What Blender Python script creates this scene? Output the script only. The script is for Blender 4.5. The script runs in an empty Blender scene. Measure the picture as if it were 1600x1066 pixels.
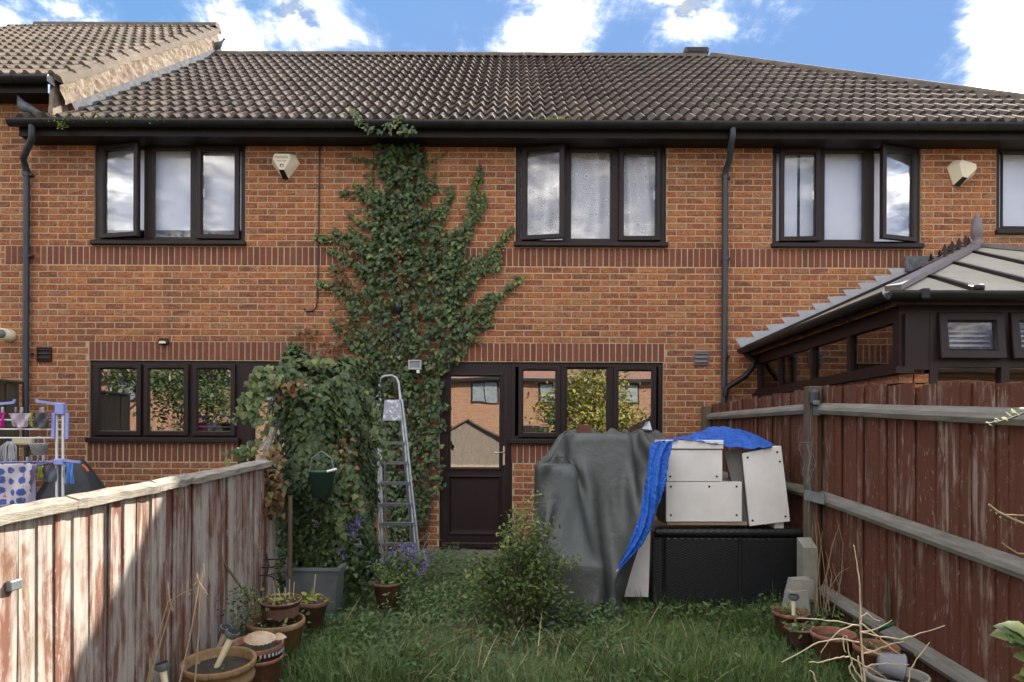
import bpy, bmesh, math, random
import numpy as np
from mathutils import Vector, Matrix
random.seed(7); rng = np.random.default_rng(11)
R = math.radians
sc = bpy.context.scene
COL = sc.collection
# ------------------------------------------------------------------ camera
F, D, CZ, VX, VY, ROLL = 1111.0, 8.4, 1.32, 803.0, 685.0, 0.0042
cam_d = bpy.data.cameras.new('camera'); cam = bpy.data.objects.new('camera', cam_d); COL.objects.link(cam)
cam.location = (0, -D, CZ)
cam.rotation_euler = (Matrix.Rotation(R(90), 4, 'X') @ Matrix.Rotation(ROLL, 4, 'Z')).to_euler()
cam_d.sensor_width = 36; cam_d.lens = F/1600*36
cam_d.shift_x = -(VX-800)/1600; cam_d.shift_y = (VY-533)/1600
cam_d.clip_end = 2000; cam_d.clip_start = 0.05
sc.camera = cam
# ------------------------------------------------------------------ light
SUN = Vector((0.84, 1.0, 0.87)).normalized()
sun_el = math.asin(SUN.z); sun_az = math.atan2(SUN.x, SUN.y)
sd = bpy.data.lights.new('sun', 'SUN'); so = bpy.data.objects.new('sun', sd); COL.objects.link(so)
sd.energy = 2.3; sd.angle = R(0.5); sd.color = (1, 0.93, 0.82)
so.rotation_euler = SUN.to_track_quat('Z', 'Y').to_euler(); so.location = (20, 24, 20)
vs = sc.view_settings; vs.view_transform = 'Standard'; vs.look = 'None'; vs.gamma = 1; vs.use_curve_mapping = False
vs.exposure = 2.5
w = bpy.data.worlds.new('World'); sc.world = w; w.use_nodes = True
nt = w.node_tree; nt.nodes.clear()
def N(t, **k):
    n = nt.nodes.new(t)
    for a, b in k.items(): setattr(n, a, b)
    return n
def wm(op, a, b=None, c=None, clamp=False):
    n = N('ShaderNodeMath', operation=op); n.use_clamp = clamp
    for i, v in enumerate((a, b, c)):
        if v is None: continue
        if hasattr(v, 'is_output'): nt.links.new(v, n.inputs[i])
        else: n.inputs[i].default_value = v
    return n.outputs[0]
sky = N('ShaderNodeTexSky', sky_type='NISHITA'); sky.sun_disc = False
sky.sun_elevation = sun_el; sky.sun_rotation = sun_az; sky.air_density = 1.0; sky.dust_density = 0.0; sky.ozone_density = 2.5
hs = N('ShaderNodeHueSaturation'); hs.inputs['Saturation'].default_value = 1.12; hs.inputs['Value'].default_value = 0.40
nt.links.new(sky.outputs[0], hs.inputs['Color'])
tc = N('ShaderNodeTexCoord'); sp = N('ShaderNodeSeparateXYZ'); nt.links.new(tc.outputs['Generated'], sp.inputs[0])
dx, dy, dz = sp.outputs
den = wm('ADD', wm('MAXIMUM', dz, 0.0), 0.12)
cb = N('ShaderNodeCombineXYZ'); nt.links.new(wm('DIVIDE', dx, den), cb.inputs[0]); nt.links.new(wm('DIVIDE', dy, den), cb.inputs[1])
def noise(vec, scale, detail, rough, dist=0.0, loc=(0, 0, 0), scl=(1, 1, 1)):
    mp = N('ShaderNodeMapping'); nt.links.new(vec, mp.inputs[0]); mp.inputs['Location'].default_value = loc; mp.inputs['Scale'].default_value = scl
    n = N('ShaderNodeTexNoise'); n.inputs['Scale'].default_value = scale; n.inputs['Detail'].default_value = detail
    n.inputs['Roughness'].default_value = rough; n.inputs['Distortion'].default_value = dist
    nt.links.new(mp.outputs[0], n.inputs['Vector']); return n.outputs[0]
n_big = noise(cb.outputs[0], 1.15, 2, 0.5, 0.2, (3.1, 0.4, 0))
n_mid = noise(cb.outputs[0], 3.4, 6, 0.66, 0.35, (1.7, 5.2, 0))
n_str = noise(cb.outputs[0], 2.2, 6, 0.68, 0.8, (6.0, 1.0, 0), (2.2, 0.8, 1))
dens = wm('ADD', wm('MULTIPLY', n_big, 0.64), wm('ADD', wm('MULTIPLY', n_mid, 0.66), wm('MULTIPLY', n_str, 0.46)))
def sdir(x, y):                      # direction of a spot of sky
    return Vector(((x-VX)/F, 1.0, (VY-y)/F)).normalized()
for x, y, rad, amt in ((1600, 95, 0.085, 0.26), (1575, 40, 0.05, 0.18), (100, 5, 0.10, -0.02), (430, 60, 0.12, -0.01), (330, 90, 0.06, 0.03), (880, 22, 0.055, 0.12), (790, 75, 0.03, 0.10),
                       (1080, 25, 0.06, 0.10), (1225, 45, 0.035, 0.12), (680, 40, 0.09, -0.12), (1370, 40, 0.13, -0.34), (970, 60, 0.05, -0.18), (230, 10, 0.045, -0.14), (560, 0, 0.06, -0.10), (1160, 80, 0.04, -0.06), (760, 40, 0.34, -0.06)):
    d = sdir(x, y); vn = N('ShaderNodeVectorMath', operation='DISTANCE'); nt.links.new(tc.outputs['Generated'], vn.inputs[0]); vn.inputs[1].default_value = d
    g = wm('SUBTRACT', 1.0, wm('DIVIDE', vn.outputs['Value'], rad*1.5), clamp=True)
    dens = wm('ADD', dens, wm('MULTIPLY', wm('SMOOTH_MIN', g, 1.0, 0.1), amt))
cover = N('ShaderNodeMapRange', interpolation_type='SMOOTHSTEP'); nt.links.new(dens, cover.inputs[0])
cover.inputs[1].default_value = 0.74; cover.inputs[2].default_value = 1.08; cover.inputs[3].default_value = 0.04; cover.inputs[4].default_value = 0.99
shade = N('ShaderNodeMapRange'); nt.links.new(noise(cb.outputs[0], 5.5, 5, 0.62, 0.2, (9, 2, 0)), shade.inputs[0])
shade.inputs[1].default_value = 0.36; shade.inputs[2].default_value = 0.66; shade.inputs[3].default_value = 1.5; shade.inputs[4].default_value = 23.0
cc = N('ShaderNodeMix', data_type='RGBA'); cc.blend_type = 'MULTIPLY'; cc.inputs[0].default_value = 1.0
cc.inputs[6].default_value = (1, 0.95, 0.87, 1); nt.links.new(shade.outputs[0], cc.inputs[7])
mx = N('ShaderNodeMix', data_type='RGBA'); nt.links.new(wm('POWER', cover.outputs[0], 2.3), mx.inputs[0]); cap = N('ShaderNodeMix', data_type='RGBA'); cap.blend_type = 'DARKEN'; cap.inputs[0].default_value = 1.0; nt.links.new(hs.outputs[0], cap.inputs[6]); cap.inputs[7].default_value = (0.44, 0.79, 1.5, 1); nt.links.new(cap.outputs[2], mx.inputs[6]); nt.links.new(cc.outputs[2], mx.inputs[7])
bg = N('ShaderNodeBackground'); bg.inputs[1].default_value = 0.1; nt.links.new(mx.outputs[2], bg.inputs[0])
wo = N('ShaderNodeOutputWorld'); nt.links.new(bg.outputs[0], wo.inputs[0])
w.cycles.sampling_method = 'MANUAL'; w.cycles.sample_map_resolution = 512
sc.cycles.use_denoising = True; sc.cycles.use_adaptive_sampling = True; sc.cycles.adaptive_threshold = 0.018; sc.cycles.max_bounces = 5; sc.cycles.diffuse_bounces = 3; sc.cycles.transparent_max_bounces = 12; sc.cycles.glossy_bounces = 3
sc.cycles.sample_clamp_indirect = 6

# ------------------------------------------------------------------ helpers
def P(x, y, d):
    """a point of the place seen at photo position x,y at distance d from the lens plane"""
    ax, ay = x-VX, y-VY
    u = ax+ROLL*ay; v = ay-ROLL*ax
    return Vector((u*d/F, d-D, CZ-v*d/F))
def W(x, y, yy=0.0):
    return P(x, y, D+yy)
def gz(x, y):
    d = y+D
    if d > 5.6: return 0.0
    if d > -4: return -0.055*(5.6-d)
    return -0.53-0.012*(min(-4-d, 60))
class MB:
    def __init__(s): s.v = []; s.f = []; s.sm = []
    def add(s, vs_, fs, smooth=False):
        o = len(s.v); s.v += [tuple(p) for p in vs_]; s.f += [tuple(i+o for i in f) for f in fs]; s.sm += [smooth]*len(fs); return s
    def box(s, x0, x1, y0, y1, z0, z1, tf=None, bev=0.0):
        if bev > 0:
            b = bev; vs_ = []; fs = []
            bm = bmesh.new(); bmesh.ops.create_cube(bm, size=1)
            bmesh.ops.scale(bm, vec=(x1-x0, y1-y0, z1-z0), verts=bm.verts)
            bmesh.ops.bevel(bm, geom=list(bm.edges), offset=b, segments=1, affect='EDGES')
            bm.verts.index_update()
            c = Vector(((x0+x1)/2, (y0+y1)/2, (z0+z1)/2))
            vs_ = [v.co+c for v in bm.verts]; fs = [[v.index for v in f.verts] for f in bm.faces]; bm.free()
        else:
            vs_ = [(x, y, z) for x in (x0, x1) for y in (y0, y1) for z in (z0, z1)]
            fs = [(0, 1, 3, 2), (4, 6, 7, 5), (0, 4, 5, 1), (2, 3, 7, 6), (0, 2, 6, 4), (1, 5, 7, 3)]
        if tf: vs_ = [tf(Vector(p)) for p in vs_]
        return s.add(vs_, fs)
    def hexa(s, p):                                   # 8 corners: bottom 4 then top 4 (ccw)
        return s.add(p, [(3, 2, 1, 0), (4, 5, 6, 7), (0, 1, 5, 4), (1, 2, 6, 5), (2, 3, 7, 6), (3, 0, 4, 7)])
    def bar(s, a, b, wx, wz, up=(0, 0, 1)):           # rectangular bar from a to b
        a, b = Vector(a), Vector(b); t = (b-a).normalized(); up = Vector(up)
        sx = t.cross(up)
        if sx.length < 1e-4: sx = t.cross(Vector((1, 0, 0)))
        sx.normalize(); uz = sx.cross(t).normalized(); sx = sx*(wx/2); uz = uz*(wz/2)
        return s.hexa([a-sx-uz, a+sx-uz, b+sx-uz, b-sx-uz, a-sx+uz, a+sx+uz, b+sx+uz, b-sx+uz])
    def tube(s, pts, r, n=8, cap=True):
        pts = [Vector(p) for p in pts]; m = len(pts); rr = r if isinstance(r, (list, tuple)) else [r]*m
        vs_ = []; prev = None
        for i, p in enumerate(pts):
            t = (pts[min(i+1, m-1)]-pts[max(i-1, 0)]).normalized()
            if prev is None:
                a = Vector((0, 0, 1)) if abs(t.z) < 0.9 else Vector((1, 0, 0)); sx = t.cross(a).normalized()
            else:
                sx = (prev-t*prev.dot(t)).normalized()
            prev = sx; sy = t.cross(sx)
            for k in range(n):
                an = 2*math.pi*k/n; vs_.append(p+(sx*math.cos(an)+sy*math.sin(an))*rr[i])
        fs = [(i*n+k, i*n+(k+1) % n, (i+1)*n+(k+1) % n, (i+1)*n+k) for i in range(m-1) for k in range(n)]
        s.add(vs_, fs, True)
        if cap: s.add([vs_[k] for k in range(n)]+[vs_[(m-1)*n+k] for k in range(n)], [tuple(range(n))[::-1], tuple(range(n, 2*n))])
        return s
    def lathe(s, prof, c, n=28, tf=None):
        c = Vector(c); vs_ = []
        for r, z in prof:
            for k in range(n):
                an = 2*math.pi*k/n; vs_.append(Vector((r*math.cos(an), r*math.sin(an), z)))
        if tf: vs_ = [tf(v) for v in vs_]
        vs_ = [v+c for v in vs_]
        fs = [(i*n+k, i*n+(k+1) % n, (i+1)*n+(k+1) % n, (i+1)*n+k) for i in range(len(prof)-1) for k in range(n)]
        return s.add(vs_, fs, True)
    def extrude_x(s, prof, x0, x1, close=True, smooth=False):     # prof: (y,z) list
        n = len(prof); vs_ = [(x0, y, z) for y, z in prof]+[(x1, y, z) for y, z in prof]
        fs = [(i, (i+1) % n, n+(i+1) % n, n+i) for i in range(n if close else n-1)]
        s.add(vs_, fs, smooth)
        if close: s.add(vs_, [tuple(range(n))[::-1], tuple(range(n, 2*n))])
        return s
    def poly(s, pts, thick):                          # flat polygon given thickness along its normal
        pts = [Vector(p) for p in pts]; nrm = (pts[1]-pts[0]).cross(pts[2]-pts[0]).normalized()*thick; n = len(pts)
        vs_ = pts+[p+nrm for p in pts]
        return s.add(vs_, [tuple(range(n))[::-1], tuple(range(n, 2*n))]+[(i, (i+1) % n, n+(i+1) % n, n+i) for i in range(n)])
    def ring(s, x0, x1, z0, z1, prof, tf=None):       # picture-frame: prof of (inset, y)
        vs_ = []
        for o, y in prof:
            vs_ += [(x0+o, y, z0+o), (x1-o, y, z0+o), (x1-o, y, z1-o), (x0+o, y, z1-o)]
        if tf: vs_ = [tf(Vector(p)) for p in vs_]
        fs = [(i*4+k, i*4+(k+1) % 4, (i+1)*4+(k+1) % 4, (i+1)*4+k) for i in range(len(prof)-1) for k in range(4)]
        return s.add(vs_, fs)
    def grid(s, V, smooth=True):                      # V: n x m x 3
        n, m = len(V), len(V[0])
        return s.add([p for r in V for p in r], [(i*m+j, i*m+j+1, (i+1)*m+j+1, (i+1)*m+j) for i in range(n-1) for j in range(m-1)], smooth)
    def mesh(s, name):
        me = bpy.data.meshes.new(name); me.from_pydata(s.v, [], s.f)
        me.polygons.foreach_set('use_smooth', s.sm); me.update(); return me
    def build(s, name, mat, parent=None, fix=True):
        me = s.mesh(name)
        if fix:
            bm = bmesh.new(); bm.from_mesh(me); bmesh.ops.recalc_face_normals(bm, faces=bm.faces); bm.to_mesh(me); bm.free()
        return link(name, me, mat, parent)
def link(name, me, mat, parent=None, loc=None):
    o = bpy.data.objects.new(name, me)
    if mat is not None and len(me.materials) == 0: me.materials.append(mat)
    COL.objects.link(o)
    if loc is not None: o.location = loc
    if parent is not None:
        o.parent = parent
        if parent.type == 'EMPTY': o.matrix_parent_inverse = Matrix.Translation(-parent.location)
    return o
def tag(o, label=None, cat=None, group=None, kind=None):
    if label: o['label'] = label
    if cat: o['category'] = cat
    if group: o['group'] = group
    if kind: o['kind'] = kind
    return o
def thing(name, label, cat, loc=(0, 0, 0), group=None):
    o = bpy.data.objects.new(name, None); COL.objects.link(o); o.location = loc; o.empty_display_size = 0.1
    return tag(o, label, cat, group)
def fast_mesh(name, V, T, tint=None, smooth=False):
    V = np.ascontiguousarray(V, dtype=np.float32).reshape(-1, 3); T = np.ascontiguousarray(T, dtype=np.int32).reshape(-1, 3)
    me = bpy.data.meshes.new(name); me.vertices.add(len(V)); me.vertices.foreach_set('co', V.ravel())
    me.loops.add(T.size); me.loops.foreach_set('vertex_index', T.ravel()); me.polygons.add(len(T))
    me.polygons.foreach_set('loop_start', np.arange(0, T.size, 3, dtype=np.int32))
    if smooth: me.polygons.foreach_set('use_smooth', np.ones(len(T), dtype=bool))
    me.update(calc_edges=True); me.validate()
    if tint is not None:
        a = me.attributes.new('tint', 'FLOAT', 'POINT'); a.data.foreach_set('value', np.ascontiguousarray(tint, dtype=np.float32))
    return me
def unit(a): return a/np.maximum(np.linalg.norm(a, axis=1, keepdims=True), 1e-9)
IVY = (np.array([(0, .42, .05), (0, 0, 0), (.2, -.14, -.03), (.5, .1, -.06), (.3, .42, 0), (.26, .6, -.02), (0, 1, -.08), (-.26, .6, -.02), (-.3, .42, 0), (-.5, .1, -.06), (-.2, -.14, -.03)]),
       np.array([(0, i, i+1) for i in range(1, 10)]+[(0, 10, 1)]))
OVAL = (np.array([(0, 0, 0), (.22, .35, .05), (.16, .75, .02), (0, 1, -.05), (-.16, .75, .02), (-.22, .35, .05), (0, .45, -.03)]),
        np.array([(6, 0, 1), (6, 1, 2), (6, 2, 3), (6, 3, 4), (6, 4, 5), (6, 5, 0)]))
def leaves(name, pos, nrm, tip, size, tpl, mat, parent=None, tint=None, kind='stuff'):
    pos = np.asarray(pos, float); z = unit(np.asarray(nrm, float)); tip = np.asarray(tip, float)
    x = unit(np.cross(tip, z)); y = np.cross(z, x); size = np.asarray(size)[:, None, None]
    T, tri = tpl; n, k = len(pos), len(T)
    V = pos[:, None, :]+size*(T[None, :, 0:1]*x[:, None, :]+T[None, :, 1:2]*y[:, None, :]+T[None, :, 2:3]*z[:, None, :])
    F_ = tri[None]+(np.arange(n)*k)[:, None, None]
    tt = np.repeat(rng.random(n) if tint is None else tint, k)
    o = link(name, fast_mesh(name, V, F_, tt), mat, parent)
    if kind: o['kind'] = kind
    return o
def blades(pos, length, width, lean, az, curl, seg=3):
    """grass blades: arrays; returns V,T,tint-per-vertex index"""
    n = len(pos); t = np.linspace(0, 1, seg+1)
    dirh = np.stack([np.cos(az), np.sin(az), np.zeros(n)], 1); side = np.stack([-np.sin(az), np.cos(az), np.zeros(n)], 1)
    ang = lean[:, None]+curl[:, None]*t[None]           # angle from vertical along the blade
    dl = length[:, None]/seg
    hx = np.concatenate([np.zeros((n, 1)), np.cumsum(np.sin(ang[:, :-1])*dl, 1)], 1); hz = np.concatenate([np.zeros((n, 1)), np.cumsum(np.cos(ang[:, :-1])*dl, 1)], 1)
    c = pos[:, None, :]+hx[..., None]*dirh[:, None, :]; c[..., 2] += hz
    ww = width[:, None]*(1-t[None])**0.7*0.5
    L = c-side[:, None, :]*ww[..., None]; Rr = c+side[:, None, :]*ww[..., None]
    V = np.stack([L, Rr], 2).reshape(n, -1, 3); k = 2*(seg+1)
    tri = []
    for i in range(seg):
        a = 2*i
        tri += [(a, a+1, a+3)]+([(a, a+3, a+2)] if i < seg-1 else [])
    # tip collapses to a point on the right vertex
    V[:, k-2] = V[:, k-1]
    T = np.array(tri)[None]+(np.arange(n)*k)[:, None, None]
    return V, T, k
def pbd(V, pin, scale=1.04, iters=160, g=0.0009, lim=None, bend=0.25):
    V = np.array(V, float); P0 = V.copy(); prev = V.copy(); w_ = np.where(pin, 0.0, 1.0)[..., None]
    cons = []
    def sl(o, par):
        di, dj = o; n, m = V.shape[:2]
        for pi in range(par):
            A = np.zeros((n, m), bool)
        return
    def pairs(di, dj):
        n, m = V.shape[:2]
        I, J = np.meshgrid(np.arange(n), np.arange(m), indexing='ij')
        ok = (I+di < n) & (J+dj < m) & (J+dj >= 0)
        I, J = I[ok], J[ok]; par = ((I//max(di, 1)) if di else (J//max(dj, 1))) % 2
        for q in (0, 1):
            s = par == q; yield I[s], J[s], I[s]+di, J[s]+dj
    for (di, dj), st in (((1, 0), 1.0), ((0, 1), 1.0), ((1, 1), 0.5), ((1, -1), 0.5), ((2, 0), bend), ((0, 2), bend)):
        for a, b, c, d in pairs(di, dj):
            rest = np.linalg.norm(P0[a, b]-P0[c, d], axis=1)*scale; cons.append((a, b, c, d, rest, st))
    for it in range(iters):
        vel = (V-prev)*0.97; prev = V.copy(); V = V+(vel+np.array([0, 0, -g]))*w_
        for rep in range(3):
            for a, b, c, d, rest, st in cons:
                dv = V[c, d]-V[a, b]; L = np.linalg.norm(dv, axis=1); wa = w_[a, b][:, 0]; wb = w_[c, d][:, 0]; ws = wa+wb+1e-9
                k = (st*(L-rest)/np.maximum(L, 1e-9)/ws)[:, None]*dv
                np.add.at(V, (a, b), k*wa[:, None]); np.add.at(V, (c, d), -k*wb[:, None])
        if lim is not None: V = lim(V, P0)
    return V
def loft(rows, n, m):
    """rows of control points -> smooth n x m grid (Catmull-Rom both ways)"""
    def cr(p, k):
        p = np.array(p, float); q = np.vstack([2*p[0]-p[1], p, 2*p[-1]-p[-2]]); out = []
        for t in np.linspace(0, len(p)-1, k):
            i = min(int(t), len(p)-2); u = t-i; a, b, c, d = q[i:i+4]
            out.append(0.5*((2*b)+(c-a)*u+(2*a-5*b+4*c-d)*u*u+(3*b-a-3*c+d)*u**3))
        return np.array(out)
    A = np.array([cr(r, m) for r in rows]); return np.stack([cr(A[:, j], n) for j in range(m)], 1)

# ------------------------------------------------------------------ materials
def new_mat(name):
    m = bpy.data.materials.new(name); m.use_nodes = True; t = m.node_tree; b = t.nodes['Principled BSDF']; return m, t, b
def nd(t, typ, ins=None, **k):
    n = t.nodes.new(typ)
    for a, b in k.items(): setattr(n, a, b)
    for a, v in (ins or {}).items():
        if hasattr(v, 'is_output'): t.links.new(v, n.inputs[a])
        else: n.inputs[a].default_value = v
    return n
def mth(t, op, a, b=0.0, clamp=False):
    n = nd(t, 'ShaderNodeMath', {0: a, 1: b}, operation=op); n.use_clamp = clamp; return n.outputs[0]
def rgba(c): return (c[0], c[1], c[2], 1)
def mixc(t, f, a, b, mode='MIX'):
    n = t.nodes.new('ShaderNodeMix'); n.data_type = 'RGBA'; n.blend_type = mode
    for i, v in ((0, f), (6, a), (7, b)):
        if hasattr(v, 'is_output'): t.links.new(v, n.inputs[i])
        else: n.inputs[i].default_value = v if i == 0 else rgba(v)
    return n.outputs[2]
def pos_of(t, scl=(1, 1, 1), obj=False):
    src = nd(t, 'ShaderNodeTexCoord').outputs['Object'] if obj else nd(t, 'ShaderNodeNewGeometry').outputs['Position']
    return nd(t, 'ShaderNodeMapping', {0: src, 'Scale': scl}).outputs[0]
def noi(t, vec, scale, detail=4, rough=0.55, dist=0.0):
    return nd(t, 'ShaderNodeTexNoise', {'Vector': vec, 'Scale': scale, 'Detail': detail, 'Roughness': rough, 'Distortion': dist}).outputs[0]
def ramp(t, f, stops, interp='LINEAR'):
    n = nd(t, 'ShaderNodeValToRGB', {0: f}); r = n.color_ramp; r.interpolation = interp
    while len(r.elements) < len(stops): r.elements.new(0.5)
    for e, (p, c) in zip(r.elements, stops): e.position = p; e.color = rgba(c) if hasattr(c, '__len__') else (c, c, c, 1)
    return n.outputs[0]
def bump(t, b, h, strength=0.4, dist=0.01):
    n = nd(t, 'ShaderNodeBump', {'Strength': strength, 'Distance': dist, 'Height': h}); t.links.new(n.outputs[0], b.inputs['Normal'])
def simple(name, c1, c2=None, scale=8, rough=0.6, bmp=0.0, bscale=60, metal=0.0, scl=(1, 1, 1), spec=0.5, rvar=0.0, objrand=0.0):
    m, t, b = new_mat(name); v = pos_of(t, scl); f = noi(t, v, scale, 6, 0.6)
    f = nd(t, 'ShaderNodeMapRange', {0: f, 1: 0.3, 2: 0.7}).outputs[0]
    c = mixc(t, f, c1, c2 or c1)
    if objrand:
        ri = nd(t, 'ShaderNodeObjectInfo').outputs['Random']; c = mixc(t, mth(t, 'MULTIPLY', ri, objrand), c, (0.02, 0.02, 0.02))
    t.links.new(c, b.inputs['Base Color'])
    b.inputs['Roughness'].default_value = rough; b.inputs['Metallic'].default_value = metal; b.inputs['Specular IOR Level'].default_value = spec
    if rvar: t.links.new(mth(t, 'ADD', mth(t, 'MULTIPLY', f, rvar), rough-rvar/2), b.inputs['Roughness'])
    if bmp: bump(t, b, noi(t, v, bscale, 5, 0.65), bmp, 0.006)
    return m
def brick_mat(name, stops, dark=0.35, grid=True):
    m, t, b = new_mat(name); g = nd(t, 'ShaderNodeNewGeometry').outputs['Position']
    s = nd(t, 'ShaderNodeSeparateXYZ', {0: g}).outputs
    if grid:
        row = mth(t, 'FLOOR', mth(t, 'DIVIDE', mth(t, 'SUBTRACT', s[2], 0.052), 0.075))
        par = mth(t, 'MODULO', mth(t, 'ADD', row, 100), 2.0)
        col = mth(t, 'FLOOR', mth(t, 'DIVIDE', mth(t, 'ADD', s[0], mth(t, 'MULTIPLY', par, 0.1125)), 0.225))
    else:
        row = mth(t, 'MULTIPLY', nd(t, 'ShaderNodeObjectInfo').outputs['Random'], 977.0); col = 3.0
    cv = nd(t, 'ShaderNodeCombineXYZ', {0: col, 1: row, 2: mth(t, 'FLOOR', mth(t, 'MULTIPLY', s[1], 2.0))}).outputs[0]
    wn = nd(t, 'ShaderNodeTexWhiteNoise', {'Vector': cv}, noise_dimensions='3D')
    base = ramp(t, wn.outputs['Value'], stops)
    batch = nd(t, 'ShaderNodeMapRange', {0: mth(t, 'ADD', noi(t, g, 0.55, 2), mth(t, 'MULTIPLY', mth(t, 'SUBTRACT', 2.6, s[2]), 0.07)), 1: 0.42, 2: 0.78}).outputs[0]
    base = mixc(t, mth(t, 'MULTIPLY', batch, 0.45), base, (0.13, 0.058, 0.042))
    sc_ = nd(t, 'ShaderNodeSeparateXYZ', {0: wn.outputs['Color']}).outputs
    off = nd(t, 'ShaderNodeVectorMath', {0: g, 1: wn.outputs['Color']}, operation='ADD').outputs[0]
    w1 = noi(t, nd(t, 'ShaderNodeMapping', {0: off, 'Scale': (1, 1, 1.9)}).outputs[0], 22, 5, 0.62, 1.6)
    f1 = nd(t, 'ShaderNodeMapRange', {0: w1, 1: 0.46, 2: 0.64}).outputs[0]
    base = mixc(t, mth(t, 'MULTIPLY', f1, dark), base, (0.075, 0.036, 0.03))
    w2 = noi(t, off, 46, 4, 0.6, 1.0); f2 = nd(t, 'ShaderNodeMapRange', {0: w2, 1: 0.52, 2: 0.66}).outputs[0]
    base = mixc(t, mth(t, 'MULTIPLY', f2, 0.55 if grid else 0.12), base, (0.55, 0.29, 0.17))
    stn = noi(t, nd(t, 'ShaderNodeMapping', {0: g, 'Scale': (5, 5, 0.6)}).outputs[0], 1.2, 4, 0.6); base = mixc(t, nd(t, 'ShaderNodeMapRange', {0: stn, 1: 0.5, 2: 0.75, 4: 0.4}).outputs[0], base, (0.09, 0.055, 0.04))
    t.links.new(base, b.inputs['Base Color']); b.inputs['Roughness'].default_value = 0.88; b.inputs['Specular IOR Level'].default_value = 0.25
    bump(t, b, mth(t, 'ADD', w1, mth(t, 'MULTIPLY', w2, 0.6)), 0.75 if grid else 0.3, 0.008)
    return m
SOLD = 0.0718
MAT = {}
MAT['brick'] = brick_mat('facing_brick', [(0, (0.20, 0.075, 0.042)), (0.15, (0.30, 0.10, 0.045)), (0.5, (0.385, 0.13, 0.05)), (0.75, (0.45, 0.17, 0.06)), (0.9, (0.40, 0.18, 0.085)), (1, (0.30, 0.13, 0.072))], 0.75)
MAT['soldier'] = brick_mat('soldier_brick_red', [(0, (0.155, 0.05, 0.034)), (0.5, (0.185, 0.06, 0.038)), (1, (0.22, 0.072, 0.044))], 0.22, False)
MAT['mortar'] = simple('buff_mortar', (0.49, 0.385, 0.235), (0.37, 0.29, 0.18), 9, 0.95, 0.5, 160)
def tile_mat(name, ca, cb, cd):
    m, t, b = new_mat(name); g = pos_of(t); ri = nd(t, 'ShaderNodeObjectInfo').outputs['Random']
    c = ramp(t, ri, [(0, ca), (0.6, cb), (1, cd)])
    c = mixc(t, nd(t, 'ShaderNodeMapRange', {0: noi(t, g, 0.9, 4, 0.6), 1: 0.42, 2: 0.66, 4: 0.45}).outputs[0], c, (0.05, 0.042, 0.036))
    n1 = noi(t, g, 7, 6, 0.65); c = mixc(t, nd(t, 'ShaderNodeMapRange', {0: n1, 1: 0.4, 2: 0.7, 4: 0.55}).outputs[0], c, (0.06, 0.05, 0.045))
    n2 = noi(t, g, 38, 4, 0.6); c = mixc(t, nd(t, 'ShaderNodeMapRange', {0: n2, 1: 0.6, 2: 0.75, 4: 0.6}).outputs[0], c, (0.27, 0.25, 0.19))
    t.links.new(c, b.inputs['Base Color']); b.inputs['Roughness'].default_value = 0.85; b.inputs['Specular IOR Level'].default_value = 0.3
    bump(t, b, noi(t, g, 120, 3, 0.6), 0.35, 0.004); return m
MAT['tile'] = tile_mat('concrete_roof_tile', (0.066, 0.046, 0.035), (0.09, 0.064, 0.049), (0.13, 0.094, 0.07))
MAT['tile_l'] = tile_mat('concrete_roof_tile_buff', (0.145, 0.11, 0.08), (0.175, 0.135, 0.10), (0.205, 0.16, 0.122))
def ridge_mat():
    m, t, b = new_mat('ridge_tile_mossy'); g = pos_of(t)
    c = mixc(t, nd(t, 'ShaderNodeMapRange', {0: noi(t, g, 5, 6), 1: 0.35, 2: 0.65}).outputs[0], (0.085, 0.07, 0.058), (0.14, 0.115, 0.09))
    c = mixc(t, nd(t, 'ShaderNodeMapRange', {0: noi(t, g, 8, 5), 1: 0.6, 2: 0.68}).outputs[0], c, (0.17, 0.14, 0.035))
    t.links.new(c, b.inputs['Base Color']); b.inputs['Roughness'].default_value = 0.9; bump(t, b, noi(t, g, 80, 4), 0.4, 0.005); return m
MAT['ridge'] = ridge_mat()
MAT['upvc'] = simple('brown_upvc', (0.017, 0.0085, 0.008), (0.024, 0.0125, 0.0115), 30, 0.45, 0.06, 220, scl=(1, 1, 0.15), rvar=0.1, spec=0.3)
MAT['upvc_l'] = simple('faded_brown_upvc', (0.17, 0.145, 0.15), (0.12, 0.095, 0.10), 8, 0.5)
MAT['fascia'] = simple('dark_fascia_board', (0.010, 0.0072, 0.0065), (0.017, 0.012, 0.0105), 12, 0.55, 0.05, 80, spec=0.25)
MAT['gutter'] = simple('black_gutter_plastic', (0.008, 0.008, 0.009), (0.018, 0.018, 0.019), 6, 0.42, 0.04, 40, rvar=0.2, spec=0.3)
MAT['pipe'] = simple('grey_black_downpipe', (0.022, 0.026, 0.034), (0.036, 0.041, 0.05), 5, 0.42, 0.03, 60, rvar=0.2)
MAT['black'] = simple('black_plastic', (0.008, 0.008, 0.009), (0.014, 0.014, 0.015), 10, 0.4)
MAT['white'] = simple('white_paint', (0.78, 0.77, 0.75), (0.70, 0.69, 0.68), 6, 0.45)
MAT['lead'] = simple('lead_sheet', (0.085, 0.088, 0.095), (0.16, 0.165, 0.175), 14, 0.9, 0.3, 25, spec=0.05)
MAT['leadp'] = simple('pale_lead', (0.33, 0.33, 0.355), (0.42, 0.42, 0.45), 10, 0.5, 0.15, 25)
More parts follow.
